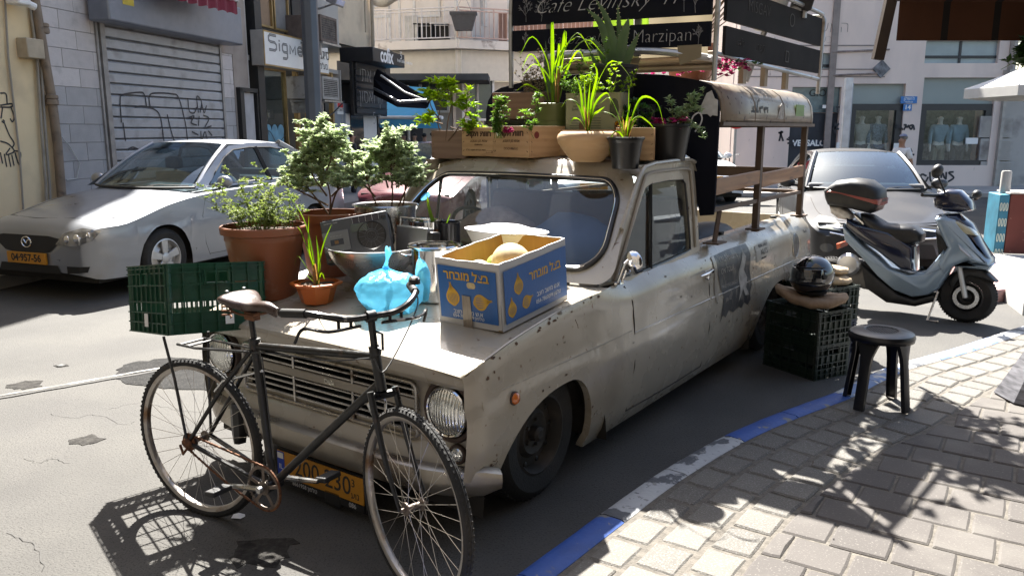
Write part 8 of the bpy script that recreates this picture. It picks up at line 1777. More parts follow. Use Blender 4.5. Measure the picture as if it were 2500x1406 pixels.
m.obj('chain', rusty, bk, smooth=0, kind='stuff'); m = M(); m.lathe([(.02,-.006),(.037,-.002),(.037,.002),(.02,.006)], 20, c=rs, R=(rad(90),0,0)); m.ball(rs+Vector((-.0,-.012,.0)), (.03,.016,.022), 10); m.tube([rs+Vector((.02,-.01,.0)), rs+Vector((-.02,-.02,-.05)), rs+Vector((-.05,-.01,-.02))], .006, 6); m.obj('sprocket', rusty, bk)
# saddle
sadm = PM('worn brown leather', (.045,.024,.018), .32, var=.35, vs=9, rvar=.15, dirt=(.16,.13,.11), dirt_s=10, dirt_lo=.58, dirt_hi=.7, bump=.15, bs=30); sc_ = BP(610,742)
def sad(u, v):
 x = -.13 + .27*u; w = sinterp(u, [(0,.045),(.10,.085),(.30,.075),(.55,.030),(.85,.017),(1,.008)]); a = pi*(v*1.3-.15); z = sinterp(u, [(0,.012),(.15,.022),(.45,.0),(.8,.004),(1,-.010)])
 return (x, w*cos(a), z + .016*sin(a) - (.010 if v in (0,1) else 0))
m = M(); m.grid(sad, 26, 16); sad_ = bpy.data.objects.new('saddle', None); C.objects.link(sad_); sad_.parent = bk; sad_.location = sc_ + Vector((.02,0,.0)); sad_.rotation_euler = (0,rad(2),0); m.obj('saddle_top', sadm, sad_, solid=.004, sub=1)
m = M(); 
for y in (-.05,.05): m.lathe([(.008,0),(.006,.003),(0,.004)], 10, c=(-.10,y*.8,.044))
m.obj('rivet', steel, sad_); m = M()
for s in (-1,1): m.tube(smoothpath([(-.10,s*.045,.0),(-.08,s*.03,-.035),(.0,s*.018,-.04),(.11,s*.008,-.01)],5), .0042, 6); m.tube([(-.10+.018*sin(i*.7), s*.045+.018*cos(i*.7), -.005-.0018*i) for i in range(30)], .003, 5)
m.box((-.01,0,-.045), (.05,.035,.03)); m.obj('saddle_frame', rust, sad_); m = M(); m.tube([sc_+Vector((.0,0,-.03)), st_top], .012, 10); m.obj('seat_post', bblk, bk)
# carrier rack and its stays
rk0 = Vector((0.02,0,.735)); m = M()
for s in (-1,1): m.tube([st_top+Vector((0,s*.02,-.03)), Vector((.10,s*.06,.768)), Vector((-.01,s*.06,.768))], .0055, 6)
for x in (.0,.05): m.tube([(x,-.06,.766),(x,.06,.766)], .005, 6)
m.obj('carrier_rack', bblk, bk)
for s in (-1,1): m = M(); m.tube([Vector((-.075 if s < 0 else .01, s*.075, .795)), Vector((-.04 if s < 0 else .005,s*.065,.62)), rh+Vector((0,s*.058,.0))], .0058, 6); m.obj('rack_stay', bblk, bk)
m = M(); m.tube([(BP(640,905).x,-.0,BP(640,905).z),(BP(560,925).x,-.03,BP(560,925).z),(BP(540,950).x,-.03,BP(540,950).z)], .006, 6); m.tube([(BP(560,925).x,.03,BP(560,925).z),(BP(540,960).x,.03,BP(540,960).z)], .006, 6); m.obj('rear_brake', steel, bk)
m = M(); 
for s in (-1,1): m.tube([crown+axd*s*.01-fdir*.03, crown+axd*s*.035-fdir*.045+Vector((0,0,-.04)), crown+axd*s*.025-fdir*.03+Vector((0,0,-.075))], .005, 6)
m.obj('front_brake', steel, bk)
# the green crate on its carrier, tipping slightly
c0 = W(-1.45,-.72,.738); e1 = Vector((.75,.65,-.08)).normalized(); e2 = Vector((-.65,.75,-.15)); e3 = e1.cross(e2).normalized(); e2 = e3.cross(e1).normalized(); cw, cd2, ch = .46, .56, .31
mt = Matrix.Identity(4)
for i in range(3): mt[i][0] = e1[i]; mt[i][1] = e2[i]; mt[i][2] = e3[i]; mt[i][3] = (c0 + e1*cw/2 + e2*cd2/2)[i]
t = bpy.data.objects.new('green_crate', None); C.objects.link(t); t.matrix_world = mt; tag(t, 'green plastic crate strapped on the carrier of the bicycle', 'crate'); plastic_crate(t, cw, cd2, ch, grn, 2)
m = M(); m.bb(-cw/2-.0135,-cw/2-.012,-cd2/2+.22,-cd2/2+.27,.03,.09); m.obj('paper_label', white, t, smooth=0); m = M(); m.bb(cw/2-.20,cw/2-.16,-cd2/2-.002,-cd2/2-.0005,.03,.075); m.obj('paper_label', white, t, smooth=0)
# ================================================================ crate stacks, cushions, helmet, stool beside the truck
cA = G(1985,930,0)
def stackc(name, lab, o, rz, w, d, h, z, mat=dgrn): t = thing(name, lab, 'crate', (o.x, o.y, z), rz); plastic_crate(t, w, d, h, mat, 2); return t
ang = rad(28); ex = Vector((cos(ang), sin(ang), 0)); ey = Vector((-sin(ang), cos(ang), 0))
oA = cA + ex*.16 + ey*.22
stackc('green_crate', 'lower dark green crate of the stack under the helmet', oA, ang, .32, .46, .225, .003); stackc('green_crate', 'upper dark green crate of the stack under the helmet', oA, ang, .32, .46, .225, .232)
oB = oA + ex*.50 + ey*.34
stackc('green_crate', 'lower dark crate of the sunlit stack behind the helmet', oB, ang, .34, .42, .25, .003, PM('navy crate plastic',(.012,.016,.04),.45)); stackc('green_crate', 'upper dark crate of the sunlit stack behind the helmet', oB, ang, .34, .42, .25, .257)
cush = PM('corduroy cushion', (0.252,0.175,0.112), .95, var=.2, vs=9, bump=.5, bs=60, wave=(9,2,'X',(.24,.16,.10),.35)); cushl = PM('straw cushion', (0.413,0.315,0.203), .9, var=.2, vs=9, bump=.5, bs=60, wave=(9,2,'X',(.40,.28,.16),.35))
def cushion(lab, c, r, th, mat, rz, warp=.0, tiltx=0):
 m = M(); m.lathe([(.001,0),(r*.7,.0),(r*.95,th*.15),(r,th*.5),(r*.95,th*.85),(r*.6,th),(.001,th*.9)], 40, sx=1.25)
 m.v = [(x, y, z + warp*(x/r)**2 + .004*sin(atan2(y,x)*9)) for x, y, z in m.v]; o = m.obj('cushion', mat, None, loc=c, rot=(tiltx,rad(5),rz), smooth=70, solid=0); return tag(o, lab, 'cushion')
cushion('brown ribbed cushion sagging under the motorcycle helmet', (oA.x-.01, oA.y-.03, .465), .19, .065, cush, rad(-18), .035)
cushion('pale cushion lying on top of the sunlit crate stack', (oB.x, oB.y, .512), .18, .06, cushl, rad(10)); cushion('pale topmost cushion at the back of the sunlit stack', (oB.x+.03, oB.y+.07, .575), .17, .05, cushl, rad(30))
hc = Vector((oA.x-.005, oA.y-.04, .665)); t = thing('motorcycle_helmet', 'glossy black full face motorcycle helmet on a brown cushion', 'helmet', hc, rad(200))
hm = PM('glossy black shell', (.004,.005,.009), .10, var=.2, coat=1.0)
def hel(u, v):
 a = 2*pi*u; b = -pi/2*.80 + (pi/2*1.80)*v; x = .150*cos(b)*cos(a); y = .125*cos(b)*sin(a); z = .135*sin(b)
 if z < -.02 and x > 0: x *= 1.10
 return (x, y, z)
m = M(); m.grid(hel, 40, 22, closeu=True); m.obj('shell', hm, t); m = M(); m.grid(lambda u, v: tuple(1.012*Vector(hel(.5+ (u-.5)*.62 if 0 else (u-.5)*.46, .36+.26*v))), 20, 8); m.obj('visor', PM('smoked visor',(.01,.011,.014),.05,coat=1), t, solid=.003)
m = M(); m.tube([tuple(1.02*Vector(hel((i/24-.5)*.5, .35))) for i in range(25)], .003, 5); m.tube([tuple(1.02*Vector(hel((i/24-.5)*.5, .63))) for i in range(25)], .003, 5); m.obj('visor_seal', black, t); m = M(); m.lathe([(.09,-.118),(.10,-.108),(.105,-.10)], 24); m.obj('neck_roll', black, t)
for s in (-1,1): m = M(); m.lathe([(0,0),(.018,0),(.016,.006),(0,.008)], 14, c=(.01,s*.128,.01), R=(rad(-90*s),0,0)); m.obj('visor_pivot', black, t)
# black plastic stool
stp = [G(2145,1012,.1), G(2240,998,.1), G(2130,958,.1), G(2037,975,.1)]; scn = sum(stp, Vector())/4; blp = PM('black stool plastic', (.006,.0065,.010), .35, var=.15, vs=6, rvar=.08)
t = thing('plastic_stool', 'black plastic stool with a perforated round seat on the paving', 'stool', (scn.x, scn.y, .1), rad(-8)); zt = .43
m = M(); m.shell([(.085,zt),(.095,zt),(.145,zt-.004),(.165,zt-.012),(.172,zt-.028),(.168,zt-.050)], 36, sx=1.0); m.obj('seat_rim', blp, t, solid=.004); m = M()
for i in range(-6,7): x = i*.0145; l = sqrt(max(0,.09**2-x*x)); m.bb(x-.0025,x+.0025,-l,l,zt-.006,zt-.001); m.bb(-l,l,x-.0025,x+.0025,zt-.0058,zt-.0012)
m.obj('seat_grid', blp, t, smooth=0)
for k in range(4):
 a = rad(45+90*k); ca, sa = cos(a), sin(a); r0, r1 = .135, .185; m = M(); rings = []
 for i in range(9):
  z = (zt-.03)*(1-i/8)+.0; r = r0+(r1-r0)*i/8; w = .042-.014*min(1,i/3) + (.030 if i == 0 else .012 if i == 1 else 0); rings.append([(r*ca - w*sa*s - d*ca, r*sa + w*ca*s - d*sa, z) for s, d in ((-1,.022),(-1,.0),(-.5,-.004),(.5,-.004),(1,0),(1,.022),(.8,.022),(.8,.004),(-.8,.004),(-.8,.022))])
 m.loft(rings, closed=True, cap=True); m.obj('leg', blp, t, smooth=40, fixn=True)
# ================================================================ scooter
SR = Vector((3.02,7.42,0)); SF = Vector((3.90,6.70,0)); sd_ = (SF-SR).normalized(); sn = Vector((-sd_.y, sd_.x, 0)); swb = (SF-SR).length
sc = thing('motor_scooter', 'pale blue and dark scooter with a black top case beyond the stool', 'scooter', SR, atan2(sd_.y, sd_.x))
def SCp(px, py, off=0.0): p = onplane(px, py, SR - sn*off, sn); return ((p-SR).dot(sd_), p.z)
def pillow(poly, w, ins, y=0.0, taper=.25):
 n = len(poly); cx = sum(p[0] for p in poly)/n; cz = sum(p[1] for p in poly)/n
 def inset(k):
  out = []
  for i in range(n):
   a, b, c = Vector(poly[i-1]), Vector(poly[i]), Vector(poly[(i+1)%n]); t1 = (b-a).normalized() if (b-a).length > 0 else Vector((1,0)); t2 = (c-b).normalized() if (c-b).length > 0 else t1; nn = Vector((-(t1.y+t2.y), t1.x+t2.x)); nn = nn.normalized() if nn.length > .1 else Vector((0,0)); out.append(b + nn*k)
  return out
 ar = sum(poly[i-1][0]*poly[i][1]-poly[i][0]*poly[i-1][1] for i in range(n)); sg = 1 if ar > 0 else -1
 m = M(); rings = []
 for f, k in ((-1,1),(-.93,.55),(-.75,.2),(-.4,.0),(.4,.0),(.75,.2),(.93,.55),(1,1)): rings.append([(q.x, y+f*w/2, q.y) for q in inset(sg*ins*k)])
 m.loft(rings, closed=True, cap=True); return m
def spoly(pts): return [SCp(*p) for p in pts]
pb = PM('pale blue panel', (0.264,0.351,0.448), .28, .15, var=.05, vs=3, coat=.8, dirt=(.2,.25,.3), dirt_s=6, dirt_lo=.6, dirt_hi=.8); nb_ = PM('dark navy panel', (.006,.009,.028), .22, var=.1, coat=.8); bp2 = PM('scooter black plastic', (.007,.007,.0075), .5, var=.15, dirt=(.022,.02,.018), dirt_s=8)
def spart(nm, pts, w, ins, mat, y=0.0, par=None, **k): return pillow(spoly(pts), w, ins, y).obj(nm, mat, par or sc, smooth=50, fixn=True, **k)
spart('body_panel', [(2066,545),(2090,570),(2120,600),(2150,622),(2180,650),(2225,665),(2262,662),(2290,630),(2310,605),(2330,640),(2395,640),(2432,642),(2420,660),(2360,640),(2335,645),(2300,700),(2275,716),(2235,722),(2190,705),(2150,672),(2110,625),(2070,585)], .26, .02, pb)
spart('leg_shield', [(2288,530),(2310,520),(2345,528),(2372,560),(2400,600),(2428,632),(2425,648),(2370,634),(2335,648),(2312,668),(2296,640),(2318,600),(2300,565)], .34, .05, pb)
spart('front_cover', [(2292,523),(2345,520),(2378,545),(2402,590),(2425,630),(2390,612),(2355,585),(2320,560),(2296,548)], .26, .05, nb_, y=-.02)
spart('rear_cover', [(2075,528),(2100,540),(2180,560),(2240,600),(2240,660),(2205,655),(2150,612),(2100,580),(2070,552)], .28, .04, nb_)
spart('handlebar_cover', [(2282,485),(2290,470),(2320,460),(2350,465),(2375,490),(2380,512),(2350,518),(2310,515),(2286,505)], .24, .04, nb_)
spart('seat', [(2106,520),(2130,524),(2165,545),(2200,548),(2235,550),(2257,570),(2254,590),(2222,597),(2180,588),(2145,575),(2115,550)], .26, .045, PM('black seat vinyl',(.009,.009,.01),.38,bump=.2,bs=150))
tc_ = spart('top_case', [(2020,462),(2050,440),(2090,435),(2130,440),(2158,462),(2160,490),(2150,512),(2130,520),(2080,508),(2030,500),(2022,482)], .34, .06, bp2)
m = M(); a = SCp(2030,468); b = SCp(2160,490); z = .0
spart('red_band', [(2028,468),(2040,458),(2160,484),(2158,500),(2130,495),(2060,474)], .345, .02, PM('dark red reflector',(.25,.04,.03),.3,coat=.5), par=tc_)
spart('grab_rail', [(2090,520),(2100,524),(2128,550),(2122,556),(2096,532)], .20, .01, alum); spart('tail_light', [(2030,500),(2060,502),(2088,522),(2085,540),(2050,532),(2034,520)], .20, .03, PM('clear tail lens',(.5,.48,.46),.15,coat=1,var=.3,vs=20))
spart('floor_shell', [(2110,640),(2150,672),(2200,712),(2240,725),(2290,712),(2300,730),(2240,745),(2170,735),(2120,700)], .24, .02, bp2); spart('engine', [(2040,640),(2070,625),(2120,640),(2180,690),(2170,715),(2110,705),(2055,680)], .16, .03, PM('dusty engine',(.12,.115,.11),.5,.5,var=.4,vs=12), y=.02)
m = M(); q = SCp(2072,645,.1); m.lathe([(0,0),(.10,0),(.105,.02),(.08,.045),(.05,.05),(0,.05)], 24, c=(q[0],-.08,q[1]), R=(rad(90),0,0)); m.obj('fan_cover', alum, sc)
spart('front_fender', [(2318,690),(2335,660),(2370,648),(2405,655),(2437,688),(2405,682),(2370,672),(2345,685),(2330,705)], .15, .02, bp2); spart('inner_shield', [(2288,560),(2312,575),(2330,600),(2315,660),(2298,640),(2290,600)], .24, .03, bp2, y=.02)
for nm, pts, mt, yy_ in (('headlight', [(2325,532),(2350,535),(2378,552),(2395,572),(2365,570),(2335,556)], PM('yellowed lens',(.42,.40,.28),.12,coat=1,var=.2,vs=6), -.06),('indicator', [(2350,590),(2360,598),(2384,622),(2370,620),(2352,604)], PM('clear lens',(.55,.55,.56),.1,coat=1), -.10)): spart(nm, pts, .20, .02, mt, y=yy_)
for (cx_, s) in ((0,.235),(swb,.235)):
 wp = wheel_parts(sc, (cx_, 0, .225), .225, .095, .13, mat_r=bp2, side=1); wp.rotation_euler = (0,0,rad(-90)) 
q = SCp(2364,727,.06); m = M(); m.shell([(.07,0),(.10,0),(.10,.004),(.07,.004),(.07,0)], 30, c=(swb,-.062,.225), R=(rad(90),0,0)); m.obj('brake_disc', steel, sc); m = M(); m.tube([SCp(2345,640)[:1]+(-.075,)+SCp(2345,640)[1:], (swb,-.08,.225)], .022, 10); m.tube([SCp(2345,640)[:1]+(.075,)+SCp(2345,640)[1:], (swb,.08,.225)], .022, 10); m.obj('fork', alum, sc)
q = SCp(2300,475); m = M(); m.tube([(q[0]-.09,-.30,q[1]+.01),(q[0]-.02,-.16,q[1]),(q[0],0,q[1]),(q[0]-.02,.16,q[1]),(q[0]-.09,.30,q[1]+.01)], .016, 8); m.obj('handlebar', bp2, sc)
for s, (mx, my), (bx, by) in ((-1,(2288,418),(2308,470)),(1,(2385,475),(2350,492))):
 o = -.22*s; a = SCp(mx,my,-s*.22); b = SCp(bx,by,-s*.18); m = M(); m.ball((a[0], s*.22, a[1]), (.045,.06,.06) if s < 0 else (.04,.055,.04), 14, R=(0,rad(20),0)); mr_ = m.obj('mirror', bp2, sc); m = M(); m.tube([(a[0]+.01,s*.22,a[1]-.04),(b[0],s*.19,b[1])], .008, 6); m.obj('mirror_stem', bp2, mr_)
m = M(); q = SCp(2290,712,.1); m.tube([(q[0],-.10,q[1]),(q[0]-.04,-.2,.015),(q[0]+.05,-.2,.015)], .010, 6); m.obj('side_stand', steel, sc); spart('orange_reflector', [(2050,592),(2062,590),(2062,602),(2052,606)], .22, .004, PM('orange reflector',(.5,.08,.02),.3)); 
# ================================================================ cars
cglass = glassmat('car glass', (.30,.38,.40), .01, 1.0, base=.13)
def car(name, lab, loc, yaw, pm, L=4.45, W2=.87, H=1.46, wbf=.88, wbl=2.62, tyre=.31, noseh=.60, front=None, plate=None, alloy=None, spokes=5):
 t = thing(name, lab, 'car', loc, -yaw); k = L/4.45
 hwt = [(0,.66),(.04,.74),(.14,.81),(.4,.85),(.9,.87),(2,.875),(3.6,.865),(4.15,.83),(4.38,.75),(4.45,.62)]; tzt = [(0,noseh-.04),(.03,noseh+.02),(.10,noseh+.065),(.25,noseh+.11),(.6,max(.80,noseh+.17)),(1.25,.96),(1.6,.99),(3.7,1.02),(4.15,1.03),(4.35,.99),(4.45,.88)]; zst = [(0,noseh-.08),(.1,noseh),(.4,.70),(1.0,.84),(1.6,.91),(3.6,.96),(4.3,.95),(4.45,.84)]
 ys_ = sorted(set([0,.015,.04,.08,.14,.22,.32,.42] + [wbf+.36*sin(rad(a)) for a in range(-90,91,9)] + [1.35,1.6,1.9,2.2,2.5,2.8,3.0] + [wbf+wbl+.36*sin(rad(a)) for a in range(-90,91,9)] + [4.0,4.15,4.25,4.33,4.39,4.43,4.45]))
 def low(y):
  z = interp(y, [(0,.26),(.1,.21),(.4,.2),(4,.22),(4.45,.3)])
  for c in (wbf, wbf+wbl):
   d = abs(y-c)
   if d < .36: z = max(z, .2+.46*(1-(d/.36)**2.4)**.5)
  return z
 rings = []
 for y in ys_:
  w = sinterp(y, hwt)*W2/.87; zl = low(y); zs = sinterp(y, zst)*H/1.46; zt_ = sinterp(y, tzt)*H/1.46; zt_ = max(zt_, zs+.01); h = []
  for f in [i/9 for i in range(10)]: z = zl+(zs-zl)*f; q = (z-.25)/.65; h.append((w*(1-.06*max(0,.25-q)-.085*max(0,q-.55)**1.5 + (.010 if .45 < q < .6 else 0)), z))
  for f in (.18,.4,.62,.82,1.0): h.append((w*(.965-.0)*(1-f)*1.0 if f < 1 else 0, zs+(zt_-zs)*sin(pi/2*min(1,f*1.25))))
  rings.append([(x, y*k, z) for x, z in h] + [(-x, y*k, z) for x, z in reversed(h[:-1])])
 m = M(); m.loft(rings, closed=False); n = len(rings[0]); c0_ = len(m.v); m.v.append((0,0.0,.30)); m.f += [(i+1,i,c0_) for i in range(n-1)]; m.m += [0]*(n-1); c1_ = len(m.v); o_ = (len(rings)-1)*n; m.v.append((0,L,.5)); m.f += [(o_+i,o_+i+1,c1_) for i in range(n-1)]; m.m += [0]*(n-1)
 bvh = bvh_of(m); m.bb(-W2+.25, W2-.25, .15, L-.15, .2, .6, 0) if 0 else None; m.obj('body', pm, t, smooth=42, fixn=True)
 u = M(); u.bb(-W2+.12, W2-.12, .12, L-.12, .17, .62); u.obj('underbody', innerm, t, smooth=0)
 for s in (-1,1):
  for cy in (wbf*k, (wbf+wbl)*k): wheel_parts(t, (s*(W2-.12), cy, tyre), tyre, .2, .205, mat_r=alloy or rimm, side=s, spokes=spokes)
 # greenhouse
 zb_ = .965*H/1.46; hR = H - .035
 def gs(y, tt, s, o=0.0): return Vector((s*((W2-.085) - .235*tt**1.15 + o), y*k, zb_ + (hR-zb_)*tt))
 outer = [(1.42,0),(1.72,.38),(2.02,.74),(2.25,.94),(2.6,1),(3.0,1),(3.3,.94),(3.62,.66),(3.9,.34),(4.08,.04),(3.2,0),(2.4,0)]; inner_ = [(1.66,.06),(1.84,.34),(2.08,.66),(2.30,.84),(2.6,.89),(3.0,.88),(3.22,.80),(3.40,.56),(3.50,.34),(3.53,.08),(3.1,.06),(2.4,.06)]
 gm = M()
 for s in (-1,1):
  a = [gs(*p,s) for p in inner_]; b = [gs(*p,s,.004) for p in outer]; gm.loft([b, a] if s < 0 else [a, b], closed=True); w = M(); w.v = [tuple(gs(*p,s,-.012)) for p in inner_]; w.f = [tuple(range(len(inner_)))]; w.m = [0]; wo_ = w.obj('side_window', cglass, t, smooth=0); p_ = M(); p_.tube([gs(2.72,.89,s,-.004), gs(2.74,.04,s,-.004)], .028, 4); p_.tube([gs(*p,s,-.004) for p in inner_], .010, 5, closed=True); p_.obj('window_trim', black, wo_)
 def rf(u, v): a = 2*u-1; y = 2.22+.98*v; hw = (W2-.085-.235); return (a*hw, (y-.10*(1-a*a)*(1-v)+.08*(1-a*a)*v)*k, hR-.01+.05*(1-abs(a)**3)*(1-.5*abs(2*v-1)**2.5))
 gm.grid(rf, 20, 12)
 for s in (-1,1): e = [Vector(rf(1 if s > 0 else 0, j/12)) for j in range(13)]; g = [gs(2.22+.98*j/12,.985,s,.004) for j in range(13)]; gm.loft([e,g] if s > 0 else [g,e], closed=False)
 gm.obj('roof', pm, t, smooth=45)
 def wsf(u, v): a = 2*u-1; p0 = Vector((a*(W2-.14), (1.50-.26*(1-a*a))*k, zb_+.0)); p1 = Vector(rf(u,0)); q = p0.lerp(p1, v); q.z += .035*sin(pi*v); return q
 def rwf(u, v): a = 2*u-1; p0 = Vector((a*(W2-.17), (4.0+.10*(1-a*a))*k, zb_+.03)); p1 = Vector(rf(u,1)); q = p0.lerp(p1, v); q.z += .03*sin(pi*v); return q
 g = M(); g.grid(lambda u, v: wsf(.03+.94*u, v*.985), 14, 8); wn = g.obj('windscreen', cglass, t, smooth=60); g = M(); g.grid(lambda u, v: rwf(.05+.9*u, v*.985), 12, 6); g.obj('rear_window', cglass, t, smooth=60)
 for u_ in (0,1):
  for f_, r_ in ((wsf,.028),(rwf,.05)): e = M(); e.tube([f_(u_,i/8) for i in range(9)], r_, 6); e.obj('pillar', pm, t)
 e = M(); e.tube([wsf(i/14,.0)+Vector((0,-.01,.005)) for i in range(15)], .016, 6); e.tube([wsf(.2,.015), wsf(.45,.05), wsf(.72,.03)], .008, 5); e.tube([wsf(.5,.015), wsf(.75,.06), wsf(.95,.04)], .008, 5); e.obj('wiper', black, wn)
 i_ = M(); i_.bb(-W2+.2, W2-.2, 1.35*k, 3.9*k, .55, .62); 
 for x in (-.36,.36): i_.bb(x-.24, x+.24, 2.25*k, 2.4*k, .6, 1.12); i_.bb(x-.12, x+.12, 2.3*k, 2.38*k, 1.15, 1.3)
 i_.bb(-W2+.25, W2-.25, 3.25*k, 3.4*k, .6, 1.12); i_.bb(-W2+.16, W2-.16, 1.45*k, 1.7*k, .8, .97); i_.obj('seats', PM('grey seats',(.10,.10,.105),.8), t, bevel=.03)
 for s in (-1,1): e = M(); e.ball((s*(W2+.07), 1.72*k, zb_+.06), (.10,.06,.07), 14); e.box((s*(W2-.03),1.72*k,zb_+.02),(.08,.05,.03)); e.obj('door_mirror', pm, t)
 B2 = bvh_of(m); e = M(); P = [B2.ray_cast(Vector((x*W2/.87,(y+(.10 if noseh > .65 else .06))*k,3)), Vector((0,0,-1)))[0] for x, y in ((-.70,1.40),(-.72,.9),(-.70,.45),(-.60,.22),(-.40,.10),(0,.03),(.40,.10),(.60,.22),(.70,.45),(.72,.9),(.70,1.40))]; e.tube(smoothpath([p for p in P if p], 4), .004, 4); e.obj('bonnet_seam', PM('shut line',(.03,.025,.02),.9), t)
 def side(s, ylist, w=.006): e = M(); e.tube([(lambda h: h+Vector((0,0,0)))(B2.ray_cast(Vector((s*2, y*k, z)), Vector((-s,0,0)))[0] or Vector((s*W2,y*k,z))) for y, z in ylist], w/2, 4); e.obj('door_seam', PM('shut line',(.03,.025,.02),.9), t)
 for s in (-1,1):
  side(s, [(1.5,.90),(1.42,.7),(1.44,.4),(1.5,.26)]); side(s, [(2.70,.93),(2.72,.6),(2.70,.27)]); side(s, [(1.5,.27),(2.7,.26),(3.1,.28)])
  for y in (2.5,3.35): h = B2.ray_cast(Vector((s*2, y*k, .80)), Vector((-s,0,0)))[0]; e = M(); e.box((h.x+s*.015, h.y, .80), (.03,.16,.025)); e.obj('door_handle', pm, t, bevel=.008)
 def fd(nm, poly, mat, off=.006, par=None, d=(0,1,0), cuts=5, at=None): q = conform(bvh, poly, at or (lambda u, v: (u, -1.0, v)), d, off, cuts); return q.obj(nm, mat, par or t, smooth=50)
 return t, bvh, fd, gs
silv = PM('dusty silver paint', (.27,.285,.315), .32, .6, var=.04, vs=2, coat=.6, rvar=.05, dirt=(.25,.245,.24), dirt_s=2.5, dirt_lo=.58, dirt_hi=.8)
allo = PM('alloy wheel', (.45,.45,.45), .4, .6, var=.1); gun = PM('dusty dark grey paint', (.025,.026,.030), .38, .3, var=.08, vs=2, coat=.3, dirt=(.055,.052,.05), dirt_s=2, dirt_lo=.45, dirt_hi=.8)
hlm = PM('headlamp glass', (.22,.22,.22), .06, .5, var=.7, vs=9, coat=1.0); hbulb = PM('reflector', (.8,.8,.8), .1, .9)
t, bv, fd, gs = car('silver_car', 'dusty silver saloon car with orange plate parked at the left shop fronts', (-4.72,7.72,0), rad(21), silv, L=4.5, H=1.50, alloy=allo, noseh=.675)
g_ = fd('grille', [(-.46,.60),(-.30,.47),(0,.42),(.30,.47),(.46,.60),(.30,.625),(-.30,.625)], PM('black mesh',(.012,.012,.013),.6), .008); fd('lower_intake', [(-.42,.26),(.42,.26),(.38,.34),(-.38,.34)], black, .006)
for s in (-1,1):
 q = fd('headlight', [(s*x,z) for x,z in ((.38,.545),(.62,.535),(.80,.59),(.862,.68),(.68,.70),(.50,.655))], hlm, .010, d=(-s*.35,1,0), at=lambda u, v: (u+s*.35*.9, -.9+.0, v)); e = M()
 for x, z, r in ((.53,.598,.040),(.655,.612,.042),(.77,.645,.028)):
  h = bv.ray_cast(Vector((s*x+s*.35*.9,-.9,z)), Vector((-s*.35,1,0)).normalized())[0]
  if h: e.ball(h+Vector((s*.006,-.010,0)), (r,.012,r), 12)
 e.obj('lamp_bulb', hbulb, q); fd('fog_recess', [(s*.50,.27),(s*.72,.29),(s*.74,.345),(s*.50,.34)], black, .006)
h = bv.ray_cast(Vector((.004,-1,.50)), Vector((0,1,0)))[0]; e = M(); e.tube([(.062*cos(a), h.y-.014, .555+.05*sin(a)) for a in [i*2*pi/24 for i in range(24)]], .006, 6, closed=True); e.tube(smoothpath([(-.05,h.y-.016,.575),(-.025,h.y-.016,.575),(0,h.y-.016,.545),(.025,h.y-.016,.575),(.05,h.y-.016,.575)],3), .006, 6); e.obj('emblem', chrome, g_)
h = bv.ray_cast(Vector((.004,-1,.40)), Vector((0,1,0)))[0]; e = M(); e.bb(-.26,.26,h.y-.035,h.y-.012,.345,.455); p_ = e.obj('number_plate', yel, t, bevel=.003); text('04·957-56', .098, ink, p_, (0,h.y-.0362,.40), (rad(90),0,0), ext=.0005, off=.003)
t, bv, fd, gs = car('grey_car', 'dusty dark grey saloon car with winged oval badge behind the scooter', (4.05,8.52,0), rad(13), gun, W2=.83, L=4.45, H=1.37, alloy=allo, noseh=.60)
g_ = fd('grille', [(-.44,.50),(.44,.50),(.50,.60),(-.50,.60)], black, .008); e = M(); P = [bv.ray_cast(Vector((x,-1,z)), Vector((0,1,0)))[0] for x, z in ((-.66,.60),(-.5,.565),(-.15,.60),(.15,.60),(.5,.565),(.66,.60))]; e.tube(smoothpath([p+Vector((0,-.012,0)) for p in P if p],4), .014, 6, flat=1.0)
P = [bv.ray_cast(Vector((x,-1,z)), Vector((0,1,0)))[0] for x, z in ((-.60,.52),(-.4,.49),(0,.48),(.4,.49),(.60,.52))]; e.tube(smoothpath([p+Vector((0,-.012,0)) for p in P if p],4), .012, 6); e.obj('chrome_wing', chrome, g_); h = bv.ray_cast(Vector((.004,-1,.52)), Vector((0,1,0)))[0]
e = M(); e.lathe([(0,0),(.075,0),(.075,.012),(.066,.016),(0,.014)], 24, c=(0,h.y-.012,.60), R=(rad(90),0,0), sy=.6); e.obj('emblem', PM('emblem blue',(.02,.03,.08),.2,coat=1), g_); e = M(); e.tube([(.075*cos(a), h.y-.026, .60+.045*sin(a)) for a in [i*2*pi/24 for i in range(24)]], .005, 5, closed=True)
for x, z, r in ((-.03,.605,.011),(.0,.615,.006),(.02,.61,.006),(.035,.60,.006),(.0,.59,.006),(.022,.59,.006)): e.ball((x,h.y-.028,z), r, 6)
e.obj('emblem_stars', chrome, g_); fd('lower_intake', [(-.50,.27),(.50,.27),(.44,.42),(-.44,.42)], black, .006)
for s in (-1,1): fd('headlight', [(s*x,z) for x,z in ((.50,.54),(.74,.56),(.83,.63),(.80,.67),(.62,.65),(.52,.60))], PM('milky lens',(.42,.42,.36),.12,coat=1,var=.3,vs=8), .010, d=(-s*.35,1,0), at=lambda u, v: (u+s*.35*.9, -.9, v)); fd('fog_lamp', ellipse(.07,.05,14,s*.62,.36), PM('fog lamp',(.08,.08,.08),.2,coat=1), .006)
redp = PM('maroon paint', (0.0896,0.00784,0.0168), .25, .3, var=.1, coat=.8, dirt=(.3,.2,.2), dirt_s=2, dirt_lo=.5, dirt_hi=.9)
t, bv, fd, gs = car('maroon_car', 'maroon car parked behind the silver one left of the windscreen', (-1.75,12.7,0), rad(14), redp, H=1.42, spokes=5)
whp = PM('white car paint', (.6,.62,.64), .25, .1, var=.03, coat=.7)
